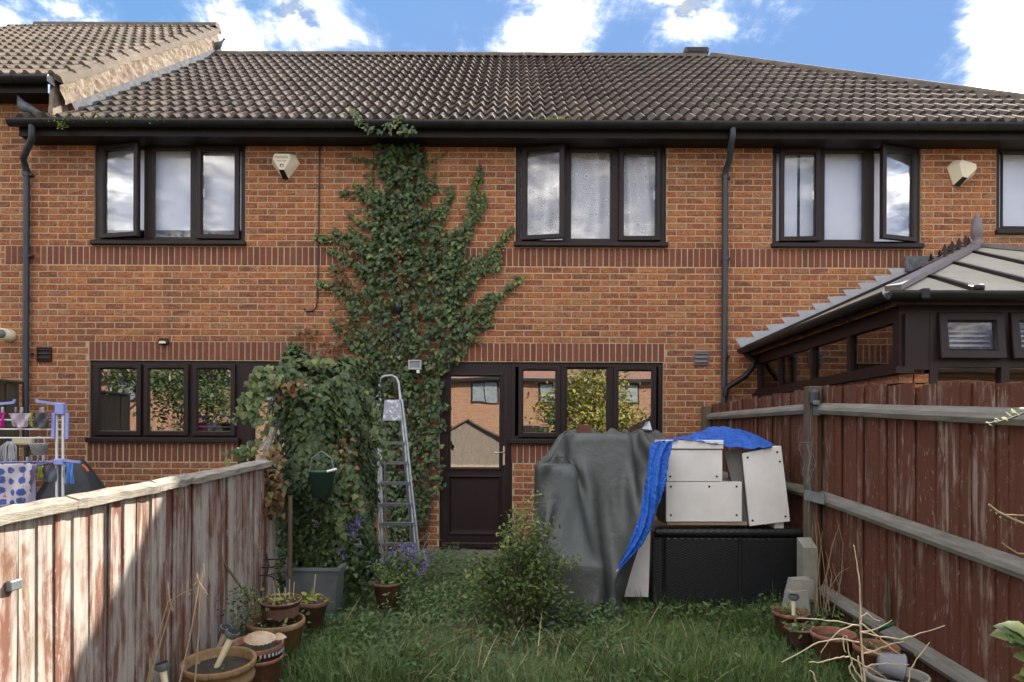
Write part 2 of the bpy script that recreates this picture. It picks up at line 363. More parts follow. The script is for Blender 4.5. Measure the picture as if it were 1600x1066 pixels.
def verge_mat():
    m, t, b = new_mat('verge_mortar'); g = pos_of(t)
    c = mixc(t, nd(t, 'ShaderNodeMapRange', {0: noi(t, g, 6, 8, 0.7), 1: 0.4, 2: 0.6}).outputs[0], (0.23, 0.185, 0.135), (0.14, 0.09, 0.058))
    c = mixc(t, nd(t, 'ShaderNodeMapRange', {0: noi(t, g, 17, 6, 0.7), 1: 0.55, 2: 0.65}).outputs[0], c, (0.36, 0.32, 0.27))
    t.links.new(c, b.inputs['Base Color']); b.inputs['Roughness'].default_value = 0.95; bump(t, b, noi(t, g, 30, 6, 0.7), 0.45, 0.01); return m
MAT['verge'] = verge_mat()
def glass_mat(name, lo, tint=(1, 1, 1)):
    m = bpy.data.materials.new(name); m.use_nodes = True; t = m.node_tree; t.nodes.clear()
    lw = nd(t, 'ShaderNodeLayerWeight', {'Blend': 0.25}).outputs['Fresnel']
    g = pos_of(t); wav = nd(t, 'ShaderNodeBump', {'Strength': 0.03, 'Distance': 0.02, 'Height': noi(t, g, 2.2, 1)}).outputs[0]
    gl = nd(t, 'ShaderNodeBsdfGlossy', {'Roughness': 0.0, 'Color': rgba((0.96, 0.97, 1)), 'Normal': wav}); tr = nd(t, 'ShaderNodeBsdfTransparent', {'Color': rgba(tint)})
    fac = mth(t, 'ADD', mth(t, 'MULTIPLY', lw, 0.7), lo, True)
    mx_ = nd(t, 'ShaderNodeMixShader', {0: fac, 1: tr.outputs[0], 2: gl.outputs[0]}); o = nd(t, 'ShaderNodeOutputMaterial', {0: mx_.outputs[0]}); return m
MAT['glass'] = glass_mat('window_glass', 0.02)
MAT['glass_g'] = glass_mat('ground_floor_glass', 0.42, (0.75, 0.77, 0.75))
MAT['glass_d'] = glass_mat('conservatory_glass', 0.10, (0.55, 0.5, 0.45))
MAT['net'] = None
def lace(name, c):
    m, t, b = new_mat(name); g = pos_of(t, (1, 0.2, 1))
    v = nd(t, 'ShaderNodeTexVoronoi', {'Vector': g, 'Scale': 11.0, 'Randomness': 0.8}, feature='F1').outputs['Distance']
    rings = mth(t, 'SINE', mth(t, 'MULTIPLY', v, 34.0)); f = nd(t, 'ShaderNodeMapRange', {0: mth(t, 'ADD', rings, mth(t, 'MULTIPLY', noi(t, g, 40, 4), 1.2)), 1: 0.6, 2: 1.3, 4: 0.95}).outputs[0]
    col = mixc(t, f, c, (c[0]*0.5, c[1]*0.52, c[2]*0.56)); t.links.new(col, b.inputs['Base Color']); b.inputs['Roughness'].default_value = 0.9
    b.inputs['Transmission Weight'].default_value = 0.0; return m
MAT['lace'] = lace('lace_net', (0.90, 0.90, 0.91))
MAT['net'] = simple('plain_net', (0.82, 0.85, 0.93), (0.76, 0.80, 0.91), 3, 0.9)
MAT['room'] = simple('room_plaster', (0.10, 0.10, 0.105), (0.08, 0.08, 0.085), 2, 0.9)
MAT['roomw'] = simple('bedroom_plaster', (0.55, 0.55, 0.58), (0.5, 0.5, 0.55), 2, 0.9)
def wood_mat(name, paint, wood, grey, cover, rough=0.85, moss=0.0):
    m, t, b = new_mat(name); g = nd(t, 'ShaderNodeNewGeometry').outputs['Position']; ri = nd(t, 'ShaderNodeObjectInfo').outputs['Random']
    off = nd(t, 'ShaderNodeCombineXYZ', {0: mth(t, 'MULTIPLY', ri, 37.0), 1: mth(t, 'MULTIPLY', ri, 11.0), 2: mth(t, 'MULTIPLY', ri, 5.0)}).outputs[0]
    p = nd(t, 'ShaderNodeVectorMath', {0: g, 1: off}, operation='ADD').outputs[0]
    gr = noi(t, nd(t, 'ShaderNodeMapping', {0: p, 'Scale': (26, 26, 1.3)}).outputs[0], 1.6, 7, 0.65, 0.6)
    st = noi(t, nd(t, 'ShaderNodeMapping', {0: p, 'Scale': (10, 10, 0.9)}).outputs[0], 1.1, 6, 0.62, 0.9)
    wd = mixc(t, nd(t, 'ShaderNodeMapRange', {0: gr, 1: 0.38, 2: 0.62}).outputs[0], wood, grey)
    pa = noi(t, nd(t, 'ShaderNodeMapping', {0: g, 'Scale': (5, 5, 2.2)}).outputs[0], 1.3, 8, 0.7, 1.2)
    f = nd(t, 'ShaderNodeMapRange', {0: mth(t, 'ADD', mth(t, 'ADD', mth(t, 'MULTIPLY', st, 0.6), mth(t, 'MULTIPLY', pa, 0.4)), mth(t, 'MULTIPLY', mth(t, 'SUBTRACT', ri, 0.5), 0.07)), 1: cover-0.05, 2: cover+0.05}).outputs[0]
    pv = mixc(t, gr, paint, (paint[0]*0.55, paint[1]*0.5, paint[2]*0.5))
    c = mixc(t, f, pv, wd)
    fl = nd(t, 'ShaderNodeMapRange', {0: noi(t, nd(t, 'ShaderNodeMapping', {0: p, 'Scale': (1, 1, 0.35)}).outputs[0], 42, 5, 0.7), 1: 0.6, 2: 0.68, 4: 0.7}).outputs[0]
    c = mixc(t, fl, c, wood)
    c = mixc(t, nd(t, 'ShaderNodeMapRange', {0: gr, 1: 0.66, 2: 0.75, 4: 0.6}).outputs[0], c, (0.05, 0.035, 0.03))
    if moss: c = mixc(t, nd(t, 'ShaderNodeMapRange', {0: noi(t, g, 3, 5), 1: 0.55, 2: 0.75, 4: moss}).outputs[0], c, (0.11, 0.12, 0.05))
    t.links.new(c, b.inputs['Base Color']); b.inputs['Roughness'].default_value = rough; b.inputs['Specular IOR Level'].default_value = 0.25
    bump(t, b, mth(t, 'ADD', gr, mth(t, 'MULTIPLY', f, 0.35)), 0.6, 0.006); return m
MAT['fence_l'] = wood_mat('peeling_red_fence', (0.225, 0.10, 0.068), (0.46, 0.40, 0.335), (0.32, 0.28, 0.25), 0.485, moss=0.3)
MAT['fence_r'] = wood_mat('dark_red_fence', (0.155, 0.058, 0.034), (0.36, 0.285, 0.235), (0.21, 0.125, 0.09), 0.575)
MAT['post'] = wood_mat('weathered_post', (0.10, 0.055, 0.04), (0.13, 0.10, 0.07), (0.09, 0.075, 0.055), 0.4, moss=0.4)
MAT['rail'] = simple('silvered_rail', (0.13, 0.12, 0.095), (0.24, 0.22, 0.19), 6, 0.9, 0.6, 50, scl=(4, 0.6, 6))
MAT['cap'] = simple('weathered_cap', (0.40, 0.355, 0.285), (0.17, 0.145, 0.115), 9, 0.9, 1.0, 40, scl=(5, 0.7, 5))
def leaf_mat(name, a, b_, c, trans=0.25, rough=0.45):
    m, t, b = new_mat(name); ti = nd(t, 'ShaderNodeAttribute', attribute_name='tint').outputs['Fac']
    col = ramp(t, ti, [(0, a), (0.55, b_), (0.9, c), (1.0, c)]); t.links.new(col, b.inputs['Base Color']); b.inputs['Roughness'].default_value = rough
    b.inputs['Specular IOR Level'].default_value = 0.35
    tr = nd(t, 'ShaderNodeBsdfTranslucent', {'Color': col}); mx_ = nd(t, 'ShaderNodeMixShader', {0: trans, 1: b.outputs[0], 2: tr.outputs[0]})
    t.links.new(mx_.outputs[0], t.nodes['Material Output'].inputs[0]); return m
MAT['ivy'] = leaf_mat('ivy_leaf', (0.024, 0.046, 0.016), (0.07, 0.105, 0.033), (0.19, 0.23, 0.06), 0.18, 0.42)
MAT['ivy2'] = leaf_mat('ivy_leaf_light', (0.025, 0.048, 0.016), (0.078, 0.115, 0.036), (0.19, 0.21, 0.065), 0.2, 0.42)
MAT['dead'] = leaf_mat('dead_leaf', (0.09, 0.05, 0.022), (0.19, 0.10, 0.04), (0.27, 0.17, 0.08), 0.15, 0.7)
MAT['grass'] = leaf_mat('grass_blade', (0.055, 0.10, 0.026), (0.135, 0.205, 0.05), (0.36, 0.30, 0.15), 0.3, 0.5)
MAT['weed'] = leaf_mat('weed_leaf', (0.054, 0.100, 0.036), (0.108, 0.172, 0.054), (0.234, 0.288, 0.090), 0.25, 0.5)
MAT['shrub'] = leaf_mat('shrub_leaf', (0.055, 0.094, 0.028), (0.133, 0.180, 0.047), (0.390, 0.359, 0.109), 0.25, 0.5)
MAT['sprig'] = leaf_mat('bright_leaf', (0.10, 0.16, 0.03), (0.25, 0.30, 0.06), (0.42, 0.42, 0.12), 0.35, 0.5)
MAT['purple'] = leaf_mat('purple_petal', (0.169, 0.111, 0.364), (0.260, 0.182, 0.520), (0.390, 0.286, 0.650), 0.25, 0.6)
MAT['straw'] = leaf_mat('dry_stalk', (0.20, 0.14, 0.08), (0.34, 0.26, 0.15), (0.47, 0.38, 0.24), 0.1, 0.8)
MAT['stem'] = simple('woody_stem', (0.13, 0.095, 0.06), (0.075, 0.05, 0.033), 12, 0.9, 0.3, 60)
MAT['twig'] = simple('dry_twig', (0.50, 0.41, 0.28), (0.36, 0.28, 0.18), 20, 0.85, 0.3, 90)
MAT['alu'] = simple('scuffed_aluminium', (0.40, 0.41, 0.43), (0.28, 0.29, 0.31), 20, 0.45, 0.1, 60, metal=0.6, rvar=0.3)
def terra_mat(name, a, b2, salt):
    m, t, b = new_mat(name); g = pos_of(t); c = mixc(t, nd(t, 'ShaderNodeMapRange', {0: noi(t, g, 9, 6), 1: 0.35, 2: 0.65}).outputs[0], a, b2)
    c = mixc(t, nd(t, 'ShaderNodeMapRange', {0: noi(t, g, 14, 7, 0.7), 1: 0.55, 2: 0.68, 4: 0.65}).outputs[0], c, salt); c = mixc(t, nd(t, 'ShaderNodeMapRange', {0: noi(t, nd(t, 'ShaderNodeMapping', {0: g, 'Scale': (1, 1, 0.4)}).outputs[0], 22, 5), 1: 0.58, 2: 0.7, 4: 0.6}).outputs[0], c, (0.06, 0.06, 0.03))
    t.links.new(c, b.inputs['Base Color']); b.inputs['Roughness'].default_value = 0.9; b.inputs['Specular IOR Level'].default_value = 0.2; bump(t, b, noi(t, g, 60, 6, 0.7), 0.5, 0.006); return m
MAT['terra'] = terra_mat('terracotta', (0.28, 0.12, 0.07), (0.19, 0.09, 0.058), (0.38, 0.27, 0.2)); MAT['terra_y'] = terra_mat('weathered_terracotta', (0.29, 0.175, 0.085), (0.19, 0.12, 0.06), (0.36, 0.28, 0.17)); MAT['terra_d'] = terra_mat('dark_terracotta', (0.21, 0.105, 0.075), (0.14, 0.075, 0.055), (0.32, 0.24, 0.2))
MAT['stone'] = simple('grey_stone', (0.30, 0.28, 0.245), (0.2, 0.185, 0.16), 12, 0.9, 0.5, 70)
MAT['soil'] = simple('dark_soil', (0.022, 0.016, 0.011), (0.05, 0.036, 0.024), 18, 0.95, 0.9, 50)
MAT['zinc'] = simple('galvanised_zinc', (0.17, 0.19, 0.195), (0.26, 0.28, 0.285), 7, 0.5, 0.15, 30, metal=0.5, rvar=0.2)
MAT['panel'] = simple('white_melamine', (0.80, 0.78, 0.75), (0.69, 0.67, 0.64), 5, 0.4, 0.03, 30)
MAT['chip'] = simple('chipboard_edge', (0.36, 0.28, 0.18), (0.28, 0.21, 0.14), 40, 0.9, 0.3, 120)
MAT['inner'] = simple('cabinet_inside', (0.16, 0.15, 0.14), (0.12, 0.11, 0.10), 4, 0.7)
def weave(name, c, sx, sz, strength):
    m, t, b = new_mat(name); g = nd(t, 'ShaderNodeNewGeometry').outputs['Position']; s = nd(t, 'ShaderNodeSeparateXYZ', {0: g}).outputs
    xx = mth(t, 'ADD', s[0], s[1]); a = mth(t, 'SINE', mth(t, 'MULTIPLY', xx, sx)); bb = mth(t, 'SINE', mth(t, 'ADD', mth(t, 'MULTIPLY', s[2], sz), mth(t, 'MULTIPLY', mth(t, 'SIGN', a), 1.57)))
    h = mth(t, 'ADD', mth(t, 'MULTIPLY', bb, 0.5), mth(t, 'MULTIPLY', mth(t, 'ABSOLUTE', a), 0.5))
    t.links.new(mixc(t, noi(t, g, 12, 4), c, (c[0]*1.9, c[1]*1.9, c[2]*1.9)), b.inputs['Base Color']); b.inputs['Roughness'].default_value = 0.42; bump(t, b, h, strength, 0.006); return m
MAT['rattan'] = weave('black_rattan_weave', (0.005, 0.0058, 0.007), 120, 300, 0.3)
def tarp_mat(name, c1, c2, rough, wv, cr):
    m, t, b = new_mat(name); g = pos_of(t)
    f = nd(t, 'ShaderNodeMapRange', {0: noi(t, g, 3.5, 6), 1: 0.3, 2: 0.7}).outputs[0]
    t.links.new(mixc(t, f, c1, c2), b.inputs['Base Color']); b.inputs['Roughness'].default_value = rough
    v = nd(t, 'ShaderNodeTexVoronoi', {'Vector': g, 'Scale': wv}, feature='SMOOTH_F1').outputs['Distance']
    rg = mth(t, 'ABSOLUTE', mth(t, 'SUBTRACT', noi(t, g, wv*0.55, 3, 0.55, 0.6), 0.5)); rg2 = mth(t, 'ABSOLUTE', mth(t, 'SUBTRACT', noi(t, g, wv*1.6, 3, 0.6, 0.4), 0.5))
    bump(t, b, mth(t, 'ADD', mth(t, 'MULTIPLY', v, 0.35), mth(t, 'ADD', mth(t, 'MULTIPLY', rg, 3.0), mth(t, 'MULTIPLY', rg2, 1.2))), cr, 0.03); return m
MAT['tarp'] = tarp_mat('grey_green_tarpaulin', (0.055, 0.061, 0.058), (0.078, 0.085, 0.08), 0.50, 7, 0.22)
MAT['blue'] = tarp_mat('blue_tarpaulin', (0.008, 0.085, 0.44), (0.012, 0.125, 0.56), 0.38, 26, 0.75)
MAT['cover'] = tarp_mat('black_cover', (0.011, 0.013, 0.016), (0.02, 0.022, 0.026), 0.5, 8, 0.2)
MAT['dull'] = simple('dull_grey_plastic', (0.17, 0.17, 0.19), (0.22, 0.22, 0.24), 6, 0.5)
MAT['chrome'] = simple('chrome', (0.7, 0.7, 0.7), (0.6, 0.6, 0.6), 5, 0.2, metal=1.0)
MAT['cream'] = simple('cream_plastic', (0.76, 0.67, 0.48), (0.70, 0.61, 0.43), 6, 0.45)
MAT['poly'] = simple('cream_polycarbonate', (0.36, 0.32, 0.25), (0.25, 0.225, 0.175), 3, 0.55, 0.15, 30, scl=(1, 1, 1))
MAT['blind'] = simple('blind_slat', (0.70, 0.70, 0.68), (0.62, 0.62, 0.60), 5, 0.6)
MAT['lilac'] = simple('lilac_plastic', (0.25, 0.29, 0.62), (0.29, 0.33, 0.66), 5, 0.4)
MAT['wrod'] = simple('white_coated_rod', (0.74, 0.74, 0.76), (0.68, 0.68, 0.70), 5, 0.35)
MAT['green'] = simple('green_plastic', (0.025, 0.055, 0.042), (0.035, 0.07, 0.052), 6, 0.45)
MAT['rust'] = simple('rusty_pole', (0.17, 0.055, 0.03), (0.10, 0.04, 0.028), 30, 0.9, 0.4, 90)
MAT['conc'] = simple('concrete_spur', (0.27, 0.26, 0.225), (0.20, 0.19, 0.165), 9, 0.92, 0.5, 80)
# ------------------------------------------------------------------ ground
def ground():
    xs = np.concatenate([np.linspace(-120, -8, 15), np.linspace(-7, 8, 61), np.linspace(9, 120, 15)]); ys = np.concatenate([np.linspace(-140, -14, 22), np.linspace(-13, 1, 57), np.linspace(3, 140, 16)])
    V = [[(x, y, gz(x, y)+(0.012*math.sin(x*5.1)*math.sin(y*4.3) if -7 < x < 8 and -9 < y < -1.4 else 0)) for x in xs] for y in ys]
    m, t, b = new_mat('lawn_soil'); g = pos_of(t)
    c = mixc(t, nd(t, 'ShaderNodeMapRange', {0: noi(t, g, 2.0, 6), 1: 0.35, 2: 0.65}).outputs[0], (0.07, 0.07, 0.03), (0.11, 0.09, 0.055))
    c = mixc(t, nd(t, 'ShaderNodeMapRange', {0: noi(t, g, 30, 5), 1: 0.4, 2: 0.65}).outputs[0], c, (0.05, 0.06, 0.022))
    t.links.new(c, b.inputs['Base Color']); b.inputs['Roughness'].default_value = 0.95; bump(t, b, noi(t, g, 25, 6), 0.8, 0.03)
    o = MB().grid(V).build('ground', m); tag(o, kind='structure')
ground()
mb = MB()
for i in range(7):
    for j in range(2):
        x0 = -1.4+i*0.62; mb.box(x0, x0+0.6, -1.12+j*0.6, -1.12+j*0.6+0.585, -0.05, 0.012+0.004*((i*3+j) % 3), bev=0.008)
tag(mb.build('patio', simple('patio_slab', (0.16, 0.145, 0.12), (0.10, 0.095, 0.08), 6, 0.9, 0.4, 50)), kind='structure')

# ------------------------------------------------------------------ terrace
ZC0, ZM = 0.052, 0.075
SOFF, EAVE_Y, EAVE_Z, SETB, TANP = 4.77, -0.30, 4.895, 4.26, 0.709
PITCH = math.atan(TANP); RID_Y = EAVE_Y+SETB; RID_Z = EAVE_Z+SETB*TANP
XB = [-8.5, -5.72, -1.59, 2.54, 7.45]
HIP_X = 3.42; TW, TG = 0.289, SETB/math.cos(PITCH)/15
house_l = thing('terraced_house', 'taller brick end house whose higher roof meets the ridge with a pigeon', 'house', (-7, 0, 0), 'houses of the brick terrace')
house_1 = thing('terraced_house', 'brick terraced house behind the clothes airer, with ground floor window beside ivy arch', 'house', (-3.6, 0, 0), 'houses of the brick terrace')
house_2 = thing('terraced_house', 'middle brick terraced house with lace curtains upstairs and ivy up its wall', 'house', (0.5, 0, 0), 'houses of the brick terrace')
house_3 = thing('terraced_house', 'brick terraced house behind the conservatory, under the sloping hip of the roof', 'house', (5, 0, 0), 'houses of the brick terrace')
HOUSES = [house_l, house_1, house_2, house_3]
def rect(x0, y0, x1, y1):
    a = W(x0, y0); b = W(x1, y1); return (a.x, b.x, b.z, a.z)
OPEN = {
 'h1u': rect(148, 226, 382, 378), 'h1g': rect(140, 565, 372, 692), 'h1d': rect(372, 565, 491, 866),
 'h2u': rect(807, 228, 1040, 381), 'h2g': rect(799, 568, 1035, 700), 'h2d': rect(688, 568, 799, 866),
 'h3u': rect(1208, 229, 1438, 381), 'h3v': rect(1558, 231, 1710, 362)}
def snap(r, top=None, bot=None):
    return (r[0], r[1], r[2] if bot is None else bot, r[3] if top is None else top)
BAND = (3.352, 3.577); LINT = (2.227, 2.452)
for k in ('h1u', 'h2u', 'h3u', 'h3v'): OPEN[k] = snap(OPEN[k], SOFF+0.02)
for k in ('h1u', 'h2u', 'h3u'): OPEN[k] = snap(OPEN[k], bot=BAND[1]+0.045)
for k in ('h1g', 'h2g'): OPEN[k] = snap(OPEN[k], LINT[0]-0.012, LINT[0]-0.93)
for k in ('h1d', 'h2d'): OPEN[k] = snap(OPEN[k], LINT[0]-0.012, 0.02)
SUBB = (LINT[0]-0.93-0.045-0.225, LINT[0]-0.93-0.045)
lx = lambda px: W(px, 550).x
SOLD_R = {1: [(XB[1]+0.12, lx(500), *BAND), (OPEN['h1g'][0]-0.01, OPEN['h1d'][1]+0.02, *LINT), (OPEN['h1g'][0]-0.03, OPEN['h1g'][1], *SUBB), (lx(500), XB[2], *BAND)],
          2: [(XB[2], XB[3], *BAND), (OPEN['h2d'][0]-0.02, OPEN['h2g'][1]+0.02, *LINT), (OPEN['h2g'][0], OPEN['h2g'][1]+0.02, *SUBB)],
          3: [(XB[3], lx(1442), *BAND)], 0: [(XB[1]-0.30, XB[1]+0.12, *BAND)]}
SILLS = 0.045
OPN = {0: [], 1: ['h1u', 'h1g', 'h1d'], 2: ['h2u', 'h2g', 'h2d'], 3: ['h3u', 'h3v']}
HIDE = [(545, 210, 740, 860), (380, 560, 620, 870), (770, 660, 1110, 900), (1105, 600, 1600, 1066), (1180, 450, 1600, 620), (0, 640, 200, 900), (0, 730, 440, 1066), (490, 360, 560, 470), (740, 330, 815, 520)]
def to_px(p):
    d = p[1]+D; u = p[0]*F/d; v = (CZ-p[2])*F/d; return VX+u-ROLL*v, VY+v+ROLL*u
def brick_geo(x0, x1, z0, z1, y0=0.0):
    j = lambda s: random.uniform(-s, s); c = 0.005; yf = y0+j(0.0022)
    fr = [(x0+c+j(.002), yf+j(.001), z0+c+j(.002)), (x1-c+j(.002), yf+j(.001), z0+c+j(.002)), (x1-c+j(.002), yf+j(.001), z1-c+j(.002)), (x0+c+j(.002), yf+j(.001), z1-c+j(.002))]
    ou = [(x0, y0+.005, z0), (x1, y0+.005, z0), (x1, y0+.005, z1), (x0, y0+.005, z1)]; bk = [(a, y0+.09, b) for a, _, b in ou]
    fs = [(0, 1, 2, 3)]+[(4+k, 4+(k+1) % 4, (k+1) % 4, k) for k in range(4)]+[(8+k, 8+(k+1) % 4, 4+(k+1) % 4, 4+k) for k in range(4)]
    return fr+ou+bk, fs
FULL = []
for q in range(8):
    m_ = MB(); m_.add(*brick_geo(-0.107, 0.107, -0.032, 0.032)); FULL.append(m_.mesh('brick'))
SOLDM = []
for q in range(5):
    m_ = MB(); m_.add(*brick_geo(-(SOLD-0.010)/2, (SOLD-0.010)/2, -0.1075, 0.1075)); SOLDM.append(m_.mesh('soldier_brick'))
def backing(X0, X1, Z0, Z1, holes, y0=0.0045, y1=0.13):
    g_ = 0.006; hs_ = [(a-g_, b+g_, c-g_, d+g_) for a, b, c, d in holes]
    xs = sorted({X0, X1, *[min(max(v, X0), X1) for h in hs_ for v in h[:2]]}); zs = sorted({Z0, Z1, *[min(max(v, Z0), Z1) for h in hs_ for v in h[2:]]})
    m_ = MB()
    for a, b in zip(xs, xs[1:]):
        for c, d in zip(zs, zs[1:]):
            if b-a < 1e-4 or d-c < 1e-4: continue
            cx, cz = (a+b)/2, (c+d)/2
            if any(h[0] < cx < h[1] and h[2] < cz < h[3] for h in hs_): continue
            m_.box(a, b, y0, y1, c, d)
    return m_
def brick_wall(hi, ztop):
    H = HOUSES[hi]; X0, X1 = XB[hi], XB[hi+1]; holes = [OPEN[k] for k in OPN[hi]]
    wall = backing(X0, X1, -0.3, ztop, holes).build('wall', MAT['mortar'], H, fix=False)
    blk = [(h[0]-0.008, h[1]+0.008, h[2]-SILLS-0.002, h[3]) for h in holes]+[(a-0.008, b+0.008, c-0.006, d+0.002) for a, b, c, d in SOLD_R[hi]]
    whole = []; rest = MB(); n = -3
    while ZC0+ZM*n+0.02 < ztop:
        z0 = ZC0+ZM*n; z1 = min(z0+0.065, ztop); off = 0.1125 if n % 2 else 0.0
        iv = [(X0, X1)]
        zc0, zc1 = z0, z1
        for a, b, c, d in blk:
            ov = min(z1, d)-max(z0, c)
            if ov > 0.012:
                new = []
                for s, e in iv:
                    if b <= s or a >= e: new.append((s, e)); continue
                    if a > s: new.append((s, a))
                    if b < e: new.append((b, e))
                iv = new
        for s, e in iv:
            k = math.floor((s+off)/0.225)
            while k*0.225-off < e:
                a = max(k*0.225-off+0.0055, s+0.001); b = min(k*0.225-off+0.2195, e-0.001); k += 1
                if b-a < 0.025: continue
                if b-a > 0.2135 and z1-z0 > 0.064: whole.append(((a+b)/2, (z0+z1)/2))
                else: rest.add(*brick_geo(a, b, z0, z1))
        n += 1
    def score(c):
        px, py = to_px((c[0], 0, c[1])); vis = 8 < px < 1592 and 215 < py and not any(r[0] < px < r[2] and r[1] < py < r[3] for r in HIDE)
        return (0 if vis else 1, c[0]**2+(c[1]-CZ)**2)
    whole.sort(key=score)
    for i, (cx, cz) in enumerate(whole):
        if i < 300 and score((cx, cz))[0] == 0: link('brick', FULL[random.randrange(8)], MAT['brick'], wall, (cx, 0, cz))
        else: rest.add(*brick_geo(cx-0.107, cx+0.107, cz-0.032, cz+0.032))
    r = rest.build('brickwork', MAT['brick'], wall, fix=False); r['kind'] = 'stuff'
    for a, b, c, d in SOLD_R[hi]:
        ns = max(1, round((b-a)/SOLD))
        for i0 in range(ns):
            x = a+(b-a)*(i0+0.5)/ns; z = (c+d)/2-0.003
            if any(h[0] < x < h[1] and h[2] < z < h[3] for h in holes): continue
            link('soldier_brick', SOLDM[random.randrange(5)], MAT['soldier'], wall, (x, random.uniform(-.001, .001), z))
    return wall
MB().box(-5.719, -5.205, .0, .12, SOFF+.001, 5.265).build('gable_return', MAT['brick'], house_l)
WALLS = [brick_wall(0, 5.27), brick_wall(1, SOFF), brick_wall(2, SOFF), brick_wall(3, SOFF)]
for me in FULL: me.materials.clear(); me.materials.append(MAT['brick'])
MB().box(7.45, 7.57, 0.0, 8.0, -0.3, SOFF).build('side_wall', MAT['brick'], house_3)

# ---- windows and doors
def rot_tf(xh, yh, ang):
    ca, sa = math.cos(ang), math.sin(ang)
    return lambda p: Vector((xh+(p.x-xh)*ca-(p.y-yh)*sa, yh+(p.x-xh)*sa+(p.y-yh)*ca, p.z))
def window(H, r, lights, gl, sill=True, room='room', room_d=2.4, name='window', vents=True):
    x0, x1, z0, z1 = r
    m_ = MB(); m_.ring(x0, x1, z0, z1, [(0, .12), (0, .03), (.004, .026), (.046, .026), (.05, .03), (.05, .10), (0, .12)])
    for a, b in zip(lights, lights[1:]): m_.box(lx(a[1])-0.004, lx(b[0])+0.004, .0265, .10, z0+.05, z1-.05)
    fr = m_.build(name, MAT['upvc'], H)
    for a, b, kind, ang, hinge in lights:
        X0, X1, Z0, Z1 = lx(a), lx(b), z0+.05, z1-.05
        if kind == 'fix':
            MB().ring(X0, X1, Z0, Z1, [(0, .06), (-.004, .028), (.022, .040), (.024, .06)]).build('bead', MAT['upvc'], fr)
            MB().box(X0+.004, X1-.004, .050, .054, Z0+.004, Z1-.004).build('pane', gl, fr)
        else:
            X0 -= .014; X1 += .014; Z0 -= .014; Z1 += .014
            tf = None
            if ang: tf = rot_tf(X0 if hinge == 'L' else X1, .026, -R(ang) if hinge == 'L' else R(ang))
            sa = MB().ring(X0, X1, Z0, Z1, [(.01, .055), (.004, .024), (0, .02), (0, -.008), (.006, -.014), (.048, -.014), (.060, .004), (.062, .05), (.01, .055)], tf).build('sash', MAT['upvc'], fr)
            MB().box(X0+.058, X1-.058, .018, .022, Z0+.058, Z1-.058, tf).build('pane', gl, sa)
            if vents: MB().box(X0+.1, X1-.1, -.024, -.0145, Z1-.04, Z1-.024, tf).build('trickle_vent', MAT['upvc'], sa)
            hx = (X1-.07) if hinge == 'L' else X0+.07
            MB().box(hx-.008, hx+.008, .026, .045, (Z0+Z1)/2-.05, (Z0+Z1)/2+.05, tf).build('handle', MAT['white'], sa)
    if sill: MB().box(x0-.025, x1+.025, -.055, .10, z0-.042, z0+.012, bev=.008).build('sill', MAT['upvc'], fr)
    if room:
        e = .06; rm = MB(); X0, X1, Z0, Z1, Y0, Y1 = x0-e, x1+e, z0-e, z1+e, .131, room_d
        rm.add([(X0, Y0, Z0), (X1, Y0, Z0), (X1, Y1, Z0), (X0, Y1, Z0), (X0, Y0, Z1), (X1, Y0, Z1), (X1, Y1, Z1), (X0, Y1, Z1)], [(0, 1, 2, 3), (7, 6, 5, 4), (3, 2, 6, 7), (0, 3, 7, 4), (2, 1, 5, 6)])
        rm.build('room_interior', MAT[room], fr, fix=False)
    return fr
S_, F_ = 'sash', 'fix'
w1u = window(house_1, OPEN['h1u'], [(158, 223, S_, 13, 'L'), (235, 297, F_, 0, 'L'), (309, 371, S_, 1.5, 'R')], MAT['glass'], room='roomw')
w2u = window(house_2, OPEN['h2u'], [(817, 880, S_, 12, 'L'), (889, 956, F_, 0, 'L'), (968, 1029, S_, 2, 'L')], MAT['glass'], room='roomw')
w3u = window(house_3, OPEN['h3u'], [(1219, 1277, S_, 4, 'L'), (1287, 1352, F_, 0, 'L'), (1366, 1428, S_, 17, 'R')], MAT['glass'], room='roomw')
w3v = window(house_3, OPEN['h3v'], [(1567, 1628, F_, 0, 'L'), (1640, 1700, F_, 0, 'L')], MAT['glass'], room='roomw')
w1g = window(house_1, OPEN['h1g'], [(150, 219, S_, 0, 'L'), (227, 293, S_, 0, 'L'), (303, 366, S_, 0, 'R')], MAT['glass_g'])
w2g = window(house_2, OPEN['h2g'], [(812, 874, S_, 0, 'L'), (884, 951, F_, 0, 'L'), (961, 1024, S_, 0, 'R')], MAT['glass_g'])
